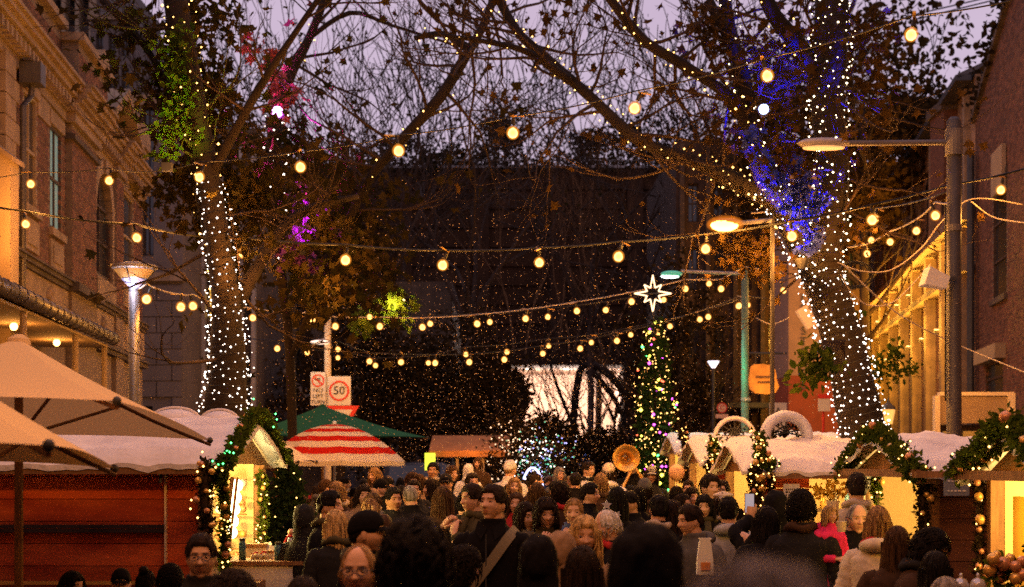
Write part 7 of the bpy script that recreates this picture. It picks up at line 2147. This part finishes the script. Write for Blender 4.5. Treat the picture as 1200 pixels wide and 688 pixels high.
# ---------------- foreground, out of focus
t = pp('very close blurred grey-haired head filling the bottom right of centre', 896, 618, 1.28, 180, 'm', 'short', 'pepper', 'grey', 'coat')
pp('dark round head from behind with glowing hair rim, right of the blonde woman', 757, 612, 4.0, 180, 'm', 'hood', 'brown', 'black', 'coat', hatc='black')
pp('big dark head from behind left of the man with the shoulder strap', 486, 600, 4.0, 180, 'f', 'shag', 'black', 'charcoal', 'coat')
pp('dark long-haired head from behind in front of the blonde woman', 683, 632, 6.4, 180, 'f', 'long', 'dark', 'tan', 'coat')
pp('dark pointed hooded head from behind left of the blonde woman', 630, 626, 6.6, 168, 'f', 'hood', 'black', 'black', 'coat')
pp('blurred man with glasses facing the camera before the red stall', 236, 618, 7.0, 8, 'm', 'short', 'dark', 'charcoal', 'coat', glasses=True)
pp('bald man with dark glasses facing the camera, blurred, left of centre', 421, 628, 6.0, -4, 'm', 'balding', 'light', 'charcoal', 'coat', glasses=True)
pp('dark hair top at the bottom edge under the display table', 272, 664, 5.2, 180, 'm', 'curly', 'dark', 'black', 'coat')
pp('dark head at the bottom edge left of the bald man with glasses', 354, 668, 5.6, 180, 'f', 'bob', 'dark', 'black', 'coat')
pp('head in beige hood seen from behind left of the blonde woman', 655, 622, 8.0, 150, 'f', 'hood', 'brown', 'tan', 'coat', hatc='tan')
pp('dark-haired head low at the left bottom corner', 82, 664, 8.6, 60, 'f', 'bob', 'black', 'black', 'coat')
pp('man in a dark cap low before the red boards', 142, 661, 8.8, 10, 'm', 'cap', 'dark', 'black', 'coat')
pp('head with a top bun low before the red boards', 170, 662, 9.2, 180, 'f', 'bun', 'black', 'black', 'coat')
pp('dark curly head low before the red boards beside the bun', 200, 658, 9.0, 200, 'm', 'curly', 'black', 'black', 'coat')
pp('man with dark profile and yellow-piped black jacket above the bald man', 425, 592, 7.8, 88, 'm', 'cap', 'black', 'black', 'shirt', hatc='black')
pp('tall man in black zip jacket with shoulder strap looking up, centre of the crowd', 578, 562, 9.6, -14, 'm', 'short', 'dark', 'black', 'shirt', 'hip', yaw=-20, pitch=-8)
pp('woman with long blonde hair facing the camera', 684, 598, 8.4, 5, 'f', 'longfront', 'blond', 'tan', 'coat', pitch=4)
pp('balding white-haired man in profile facing left', 727, 590, 9.4, -80, 'm', 'balding', 'white', 'black', 'coat', skin=0)
pp('man in grey hooded jacket facing left holding a white paper bag', 826, 585, 10.4, -50, 'm', 'short', 'dark', 'grey', 'hoodie', 'front', yaw=-20, pitch=4)
pp('man with curly black hair seen from behind at the long-roofed stall', 947, 571, 10.2, 155, 'm', 'curly', 'black', 'charcoal', 'coat')
pp('blonde toddler in bright pink held up at the right stall', 971, 588, 10.2, 28, 'f', 'bob', 'blond', 'pink', 'hoodie', 'front', scale=.56, yaw=0)
pp('bald smiling man facing the camera beside the toddler', 998, 584, 10.6, 5, 'm', 'balding', 'grey', 'black', 'coat', pitch=4)
pp('woman with wavy blond hair in a cream hooded jacket seen from behind', 1029, 588, 9.6, 165, 'f', 'bob', 'light', 'cream', 'hoodie')
pp('stall customer in grey-beige top with dark hair at the lit counter', 1002, 549, 12.2, 175, 'm', 'short', 'dark', 'beige', 'shirt', 'mouth')
pp('woman with long straight brown hair left of the woman looking down', 1051, 611, 8.8, 160, 'f', 'long', 'brown', 'brown', 'coat')
pp('woman with dark hair looking down in profile by the brown panel', 1076, 612, 8.6, 60, 'f', 'shag', 'black', 'brown', 'coat', pitch=25)
pp('dark-haired head in front of the brown panel below the woman looking down', 1098, 640, 7.9, 190, 'f', 'long', 'black', 'black', 'coat')
pp('grey-haired head at the bottom edge near the glass cloches', 1110, 670, 6.6, 175, 'm', 'short', 'grey', 'charcoal', 'coat')
# ---------------- middle rows
pp('man in profile facing right in a black jacket with a white chest logo', 386, 570, 11.2, 75, 'm', 'short', 'black', 'black', 'shirt')
pp('person in a dark hood beside the dark conifer', 368, 590, 11.8, 170, 'f', 'hood', 'black', 'charcoal', 'coat')
pp('blond woman behind the man with the chest logo', 403, 592, 10.6, 200, 'f', 'long', 'blond', 'charcoal', 'coat')
pp('person in an olive jacket right of the man with the chest logo', 431, 574, 13.4, 150, 'm', 'short', 'brown', 'olive', 'coat')
pp('woman with her light brown hair gathered, behind the cap profile', 444, 579, 12.2, 200, 'f', 'pony', 'light', 'olive', 'coat')
pp('child with cropped hair seen from behind near the big dark head', 460, 596, 11.0, 165, 'm', 'buzz', 'brown', 'beige', 'coat')
pp('man with short black hair turned right under the striped parasol edge', 464, 567, 13.8, 30, 'm', 'short', 'black', 'charcoal', 'coat', skin=1)
pp('woman with a bob behind the olive jacket', 413, 564, 15.6, 20, 'f', 'bob', 'dark', 'tan', 'coat')
pp('blond woman glancing left under the parasol', 396, 561, 16.8, -40, 'f', 'bob', 'light', 'brown', 'coat')
pp('man with cropped grey hair seen from behind left of the brown-haired woman', 496, 563, 14.8, 195, 'm', 'buzz', 'grey', 'black', 'coat')
pp('woman with long brown hair seen from behind left of the strap man', 519, 566, 13.6, 180, 'f', 'long', 'brown', 'brown', 'coat')
pp('person raising a phone left of the strap man', 540, 572, 13.0, 172, 'm', 'short', 'black', 'charcoal', 'coat', 'phone', phone='glowing phone held up left of the strap man')
pp('man in profile holding a hand to his face just left of the strap man', 561, 562, 11.6, -60, 'm', 'short', 'dark', 'olive', 'coat', 'mouth')
pp('dark-haired woman smiling to the right, right of the strap man', 620, 583, 11.2, 35, 'f', 'bob', 'dark', 'lightgrey', 'coat')
pp('shaggy-haired person with both hands at the mouth', 642, 580, 11.0, 10, 'f', 'shag', 'dark', 'olive', 'coat', 'mouth')
pp('woman with tied-back brown hair laughing above the blonde woman', 670, 578, 11.8, -5, 'f', 'pony', 'light', 'blue', 'coat', 'mouth')
pp('woman with long dark hair behind the strap man', 595, 573, 14.2, -10, 'f', 'long', 'brown', 'red', 'coat')
pp('woman with fair hair half hidden above the red collar', 594, 556, 18.8, 5, 'f', 'long', 'light', 'tan', 'coat')
pp('person in black star-patterned top seen from behind', 717, 566, 12.6, 178, 'f', 'long', 'black', 'black', 'coat')
pp('man with dark profile facing right above the star top', 691, 562, 15.0, 70, 'm', 'short', 'black', 'black', 'coat')
pp('dark bushy head with orange rim behind the laughing woman', 664, 562, 15.4, 175, 'f', 'shag', 'dark', 'brown', 'coat')
pp('broad man in black seen from behind right of the star top', 760, 575, 11.8, 182, 'm', 'short', 'black', 'black', 'coat')
pp('dark-haired man facing left beside the broad man in black', 749, 571, 13.6, -50, 'm', 'short', 'black', 'black', 'coat', skin=1)
pp('woman with pinned hair and pale scarf right of the broad man', 782, 573, 13.6, 50, 'f', 'pony', 'dark', 'black', 'coat')
pp('person with very long dark hair seen from behind left of the paper bag man', 806, 581, 11.8, 180, 'f', 'long', 'dark', 'brown', 'coat')
pp('young man with thick dark hair above the paper bag man', 822, 553, 14.8, 25, 'm', 'quiff', 'dark', 'charcoal', 'coat')
pp('man with round glasses between young man and beret woman', 839, 559, 16.0, -20, 'm', 'short', 'dark', 'black', 'coat', glasses=True)
pp('woman with dark hair smiling in front of the man with round glasses', 831, 575, 13.6, -10, 'f', 'bob', 'black', 'black', 'coat')
pp('woman in a pale knitted beret', 848, 573, 14.0, 10, 'f', 'beret', 'dark', 'black', 'coat', hatc='cream')
pp('dark-haired person in a blue-grey hooded top left of the raised phone', 866, 577, 11.4, 170, 'm', 'short', 'black', 'lightgrey', 'hoodie')
pp('person in black holding up a phone before the red end wall', 906, 574, 10.8, 180, 'f', 'hood', 'black', 'black', 'coat', 'raise', phone='phone with a bright screen raised before the red end wall')
pp('dark-haired woman low between the blue-grey hood and the raised phone', 882, 588, 10.4, 200, 'f', 'long', 'black', 'black', 'coat')
pp('woman with blond plait behind the curly-haired man', 933, 583, 11.4, 160, 'f', 'long', 'light', 'charcoal', 'coat')
pp('woman with dark hair smiling beside the lit garland', 808, 567, 17.0, 20, 'f', 'bob', 'dark', 'black', 'coat')
pp('dark-haired man behind the pale round balloon', 800, 560, 20.0, -15, 'm', 'short', 'dark', 'brown', 'coat')
# ---------------- back rows
pp('sousaphone player in dark uniform', 742, 536, 24.0, 5, 'm', 'short', 'dark', 'black', 'shirt', 'front', scale=1.04)
pp('woman in a light grey flat cap right of the sousaphone', 761, 543, 21.0, 0, 'f', 'cap', 'dark', 'charcoal', 'coat', hatc='lightgrey')
pp('person in a pale knitted beanie below the sousaphone', 745, 558, 17.0, 175, 'f', 'beanie', 'dark', 'brown', 'coat', hatc='grey')
pp('dark-haired person below the knitted beanie', 742, 566, 15.4, 170, 'f', 'bob', 'black', 'black', 'coat')
pp('person in a white hooded coat and cream hat left of the sousaphone', 717, 541, 21.0, 170, 'f', 'beanie', 'dark', 'white', 'hoodie', hatc='cream')
pp('young man in a white jacket turned right near the pale van', 686, 538, 23.5, 40, 'm', 'short', 'dark', 'white', 'shirt')
pp('person holding up a phone left of the white hooded coat', 693, 551, 18.0, 175, 'f', 'bob', 'light', 'brown', 'coat', 'phone', phone='phone held up left of the white hooded coat')
pp('grey-haired person in front of the blue roof lights', 656, 545, 24.0, 20, 'f', 'bob', 'grey', 'grey', 'coat')
pp('dark head right of the grey-haired person by the van', 671, 551, 21.0, 180, 'm', 'short', 'black', 'black', 'coat')
pp('man rim-lit by the white arch of lights', 627, 551, 21.5, 100, 'm', 'buzz', 'dark', 'brown', 'coat')
pp('dark-haired man facing the camera under the lit bush', 648, 560, 17.4, -10, 'm', 'short', 'black', 'red', 'coat')
pp('round dark head from behind under the lit bush', 633, 562, 16.4, 180, 'f', 'bob', 'brown', 'brown', 'coat')
pp('person in a white cap and white jacket carried high by the lit bush', 598, 536, 22.0, 150, 'm', 'cap', 'light', 'white', 'coat', hatc='white')
pp('child with a fringe carried high on shoulders above the crowd', 560, 534, 21.5, -10, 'f', 'bob', 'brown', 'brown', 'coat', scale=.72)
pp('child in a white furry hood carried high', 549, 543, 20.5, 190, 'f', 'hood', 'white', 'white', 'hoodie', scale=.74, hatc='white')
pp('dark-haired man under the two carried children', 563, 551, 19.0, 20, 'm', 'short', 'dark', 'charcoal', 'coat')
pp('bearded man facing the camera by the green lantern', 507, 539, 23.5, 0, 'm', 'short', 'black', 'black', 'coat', skin=1)
pp('person in dark sunglasses right of the bearded man', 530, 552, 18.6, 0, 'm', 'cap', 'black', 'charcoal', 'coat', glasses=True)
pp('brown-haired person half hidden behind the sunglasses wearer', 530, 543, 23.0, 40, 'f', 'bob', 'brown', 'black', 'coat')
pp('fair-haired person lit from the left by the dark car', 450, 545, 23.0, -40, 'f', 'bob', 'light', 'black', 'coat')
pp('tall brown-haired man behind the striped parasol edge', 472, 551, 17.6, 20, 'm', 'quiff', 'brown', 'charcoal', 'coat')
pp('person in a dark cap facing right at the parasol', 448, 558, 19.0, 70, 'm', 'cap', 'dark', 'black', 'coat')
pp('dark-haired person by the parked dark car', 488, 553, 19.4, 190, 'f', 'bob', 'brown', 'tan', 'coat')
pp('man behind the cropped grey head', 482, 559, 16.4, 10, 'm', 'short', 'dark', 'charcoal', 'coat')
pp('person looking left between grey head and brown long hair', 508, 558, 18.0, -70, 'f', 'bob', 'dark', 'black', 'coat')
# ---------------- carried things and details
def at3(t, v): return wmat(t) @ Vector(v)
# strap of the bag
base = next(o for o in bpy.data.objects if o.get('label', '').startswith('tall man in black zip'))
mw = wmat(base)
bg_ = thing('shoulder_bag', 'grey-green shoulder strap and bag worn across the black zip jacket', 'bag', mw @ Vector((-.24, 0, .9)), base.rotation_euler.z)
q = MB(); L_ = smoothline([((.135, .05, 1.475), 1), ((.125, -.10, 1.43), 1), ((.03, -.165, 1.28), 1), ((-.09, -.172, 1.12), 1), ((-.17, -.135, 1.0), 1), ((-.235, -.02, .93), 1)], 5)
G = [[mw @ (Vector(p) + Vector((a * .022, 0, -a * .022))) for a in (-1, 1)] for p, _ in L_] ; q.grid(G); q.grid([[mw @ (Vector(p) + Vector((a * .022, .008, -a * .022))) for a in (1, -1)] for p, _ in L_])
q.build('strap', mat('strap_olive', (.17, .14, .09), .8), bg_)
q = MB(); q.box(mw @ Vector((-.28, .02, .78)), (.12, .26, .26)); q.build('pouch', mat('strap_olive', (.17, .14, .09)), bg_)
q = MB()
for k in range(5): q.box(mw @ Vector((-.13 + .018 * k, -.157 - .0016 * k, 1.335)), (.012, .004, .010))
q.box(mw @ Vector((-.095, -.157, 1.352)), (.03, .004, .008)); q.build('chest_logo', white_m, base)
q = MB(); q.box(mw @ Vector((0, -.168, 1.2)), (.008, .006, .5)); q.build('zip', steel_dark, base)
# paper bag
b2 = next(o for o in bpy.data.objects if o.get('label', '').startswith('man in grey hooded jacket'))
t = thing('paper_bag', 'white paper bag with orange print held by the man facing left', 'bag', at(827, 650, 9.9))
c = at(826, 655, 9.95)
q = MB(); q.grid([[(c.x + a * w * k, 9.95 + b_ * .03, c.z + z) for a, b_ in ((-1, -1), (1, -1), (1, 1), (-1, 1))] for z, w, k in ((-.10, .055, 1), (0, .05, 1), (.10, .038, 1), (.12, .03, 1), (.135, .042, 1))], True); q.build('bag_body', mat('paper_white', (.8, .78, .74), .8), t)
q = MB(); q.bb(c.x - .03, c.x + .03, 9.91, 9.915, c.z - .07, c.z - .02); q.build('print', mat('print_orange', (.7, .25, .06), .7), t)
# stars on the black top
b3 = next(o for o in bpy.data.objects if o.get('label', '').startswith('person in black star'))
for k, (a, b_, r_) in enumerate(((711, 592, .045), (707, 605, .042), (724, 603, .03), (719, 618, .035))):
    c = at(a, b_, 12.6 - .205); q = MB(); V = []
    for j in range(10):
        an = math.pi / 2 + j * math.pi / 5 + k; r2 = r_ if j % 2 == 0 else r_ * .45; V.append((c.x + r2 * math.cos(an), c.y, c.z + r2 * math.sin(an)))
    q.add(V + [(x, y + .03, z) for x, y, z in V], [tuple(range(10)), tuple(range(19, 9, -1))] + [(i, i + 10, (i + 1) % 10 + 10, (i + 1) % 10) for i in range(10)]); q.build('star_print', mat('star_grey', (.5, .5, .55), .7), b3)
# piping on jacket
b4 = next(o for o in bpy.data.objects if o.get('label', '').startswith('man with dark profile and yellow'))
m4 = wmat(b4); q = MB(); q.tube([m4 @ Vector(p) for p in ((.02, -.1, 1.47), (.17, -.12, 1.40), (.262, -.06, 1.26), (.30, .0, 1.1))], .009, 5)
q.tube([m4 @ Vector(p) for p in ((-.02, -.1, 1.47), (-.17, -.12, 1.40), (-.262, -.06, 1.26), (-.30, .0, 1.1))], .009, 5); q.build('piping', mat('piping_yellow', (.8, .55, .12), .6), b4)
# sousaphone
t = thing('sousaphone', 'golden sousaphone bell turned to the camera above the crowd', 'sousaphone', at(734, 560, 23.8))
c = at(734, 537, 23.7); ax = Matrix.Rotation(R(90), 3, 'X')
brass_b = mat('brass_bell', (.95, .55, .14), .32, metal=.85, emis=(1, .5, .1), es=.0)
q = MB(); q.lathe(c, [(.205, .0), (.212, .008), (.19, .0), (.15, -.02), (.10, -.06), (.06, -.14), (.045, -.26)], 28, axis=ax, cap=False); q.build('bell', brass_b, t, True)
q = MB(); q.tube([c + Vector((.205 * math.cos(a), 0, .205 * math.sin(a))) for a in np.linspace(0, 2 * math.pi, 30)], .008, 6); q.build('rim', brass_b, t, True)
q = MB(); P_ = [(c + Vector((0, .26, 0)), .045), (c + Vector((.05, .42, -.05)), .042), (c + Vector((.28, .45, -.35)), .04), (c + Vector((.35, .3, -.8)), .036), (c + Vector((.1, -.1, -.95)), .032), (c + Vector((-.1, -.15, -.6)), .028), (c + Vector((.02, -.05, -.3)), .022), (c + Vector((.1, .1, -.16)), .014)]
L_ = smoothline(P_, 5); q.tube([p for p, _ in L_], [r for _, r in L_], 10); q.build('tubing', brass_b, t, True)
spot('bell_glint', c + Vector((-.6, -3, 1.6)), c, 60, (1, .6, .15), 25, .1, t)
# balloon / lollipop globe
t = thing('balloon', 'pale peach balloon on a stick above the crowd', 'balloon', at(793, 553, 19))
c = at(793, 554, 19); q = MB(); q.ball(c, (.098, .098, .105), 18, 12); q.build('balloon_skin', mat('balloon_peach', (.85, .45, .22), .45, sss=.2), t, True)
q = MB(); q.lathe(c, [(.012, -.12), (.02, -.105)], 8); q.build('knot', mat('balloon_peach', (.85, .45, .22)), t); q = MB(); q.tube([c + Vector((0, 0, -.1)), c + Vector((.005, 0, -.42))], .006, 5); q.build('stick', white_m, t)
t = thing('food_cup', 'pale cup held between toddler and bald man', 'cup', at(986, 612, 10.1)); q = MB(); q.lathe(at(986, 618, 10.05), [(.025, -.03), (.035, .04)], 12); q.build('cup_body', cream_m, t)

# ---------------- the rest of the crowd, filling the street
rc = random.Random(99)
poles = [(at(392, 0, YU).x, YU), (ct.location.x, 15.2), (cx, YX), (bx, YB), (at(376, 0, 29).x, 29), (at(330, 0, 22).x, 22), (at(873, 0, 28).x, 28), (at(157, 0, 20).x, 20), (at(262, 0, 19.5).x, 19.5), (at(338, 0, 26).x, 26)]
n_f = 0; used_l = set()
for k in range(2600):
    if n_f >= 92: break
    Y = rc.uniform(7.6, 33) if k % 4 else rc.uniform(20, 34); px = rc.uniform(300, 900)
    x = at(px, 0, Y).x
    if Y < 11.5 and not (470 < px < 880): continue
    if x < -1.3 and Y < 15.5: continue
    if x > (2.2 if Y > 14 else 2.7): continue
    if any((x - a) ** 2 + (Y - b_) ** 2 < (.48 ** 2 if Y < 20 else .42 ** 2) for a, b_ in NAMED) or any((x - a) ** 2 + (Y - b_) ** 2 < .5 for a, b_ in poles): continue
    # near rows must not hide the people described above
    H = rc.uniform(1.5, 1.74)
    if Y < 17:
        H = rc.uniform(1.44, 1.56)
        py_ = HOR + (EYE - H) * F / Y
        if any(b_ > Y and abs((a / b_ - x / Y) * F) < 24 and (b_ - Y) < 5 for a, b_ in NAMED[:62]): continue
    py = HOR + (EYE - H) * F / Y
    face = rc.choice([180, 170, 190, 200, 160, 180, 0, 15, -20, 60, -60, 120, -120])
    sex = rc.choice('mf'); hs = rc.choice(['short', 'quiff', 'buzz', 'quiff', 'cap', 'short'] if sex == 'm' else ['long', 'bob', 'shag', 'pony', 'hood', 'long', 'beanie'])
    hc = rc.choice(['black', 'dark', 'brown', 'dark', 'black', 'dark', 'black', 'brown', 'light', 'pepper']); jc = rc.choice(['black', 'charcoal', 'navy', 'brown', 'black', 'black', 'olive', 'navy', 'black', 'grey', 'red'])
    word = {'short': 'short-haired', 'quiff': 'thick-haired', 'buzz': 'crop-haired', 'curly': 'curly-haired', 'cap': 'capped', 'beanie': 'beanie-wearing', 'long': 'long-haired', 'bob': 'bob-haired', 'shag': 'shaggy-haired', 'pony': 'ponytailed', 'hood': 'hooded'}[hs]
    aw_ = 'seen from behind' if abs(face) > 140 else 'facing the camera' if abs(face) < 30 else 'turned right' if face > 0 else 'turned left'
    zone = 'left third' if px < 500 else 'middle' if px < 700 else 'right third'
    dist = 'front' if Y < 14 else 'middle' if Y < 22 else 'far'
    po = rc.choice(['down', 'front', 'mouth', 'front'])
    la = f'{word} person in {jc} coat {aw_}, {dist} rows, {zone} of crowd'
    if la in used_l: continue
    used_l.add(la)
    person(la, px, py, Y, face, sex, hs, hc, jc, rc.choice(['coat', 'hoodie', 'coat', 'puffer']), po, yaw=rc.choice([0, -35, 35, 0]), pitch=rc.choice([0, 0, 10]), skin=rc.choice([0, 0, 1, 2]), group='people packed into the street', hatc=rc.choice(['grey', 'charcoal', 'tan', 'cream']) if hs in ('cap', 'beanie') else None)
    NAMED.append((x, Y)); n_f += 1
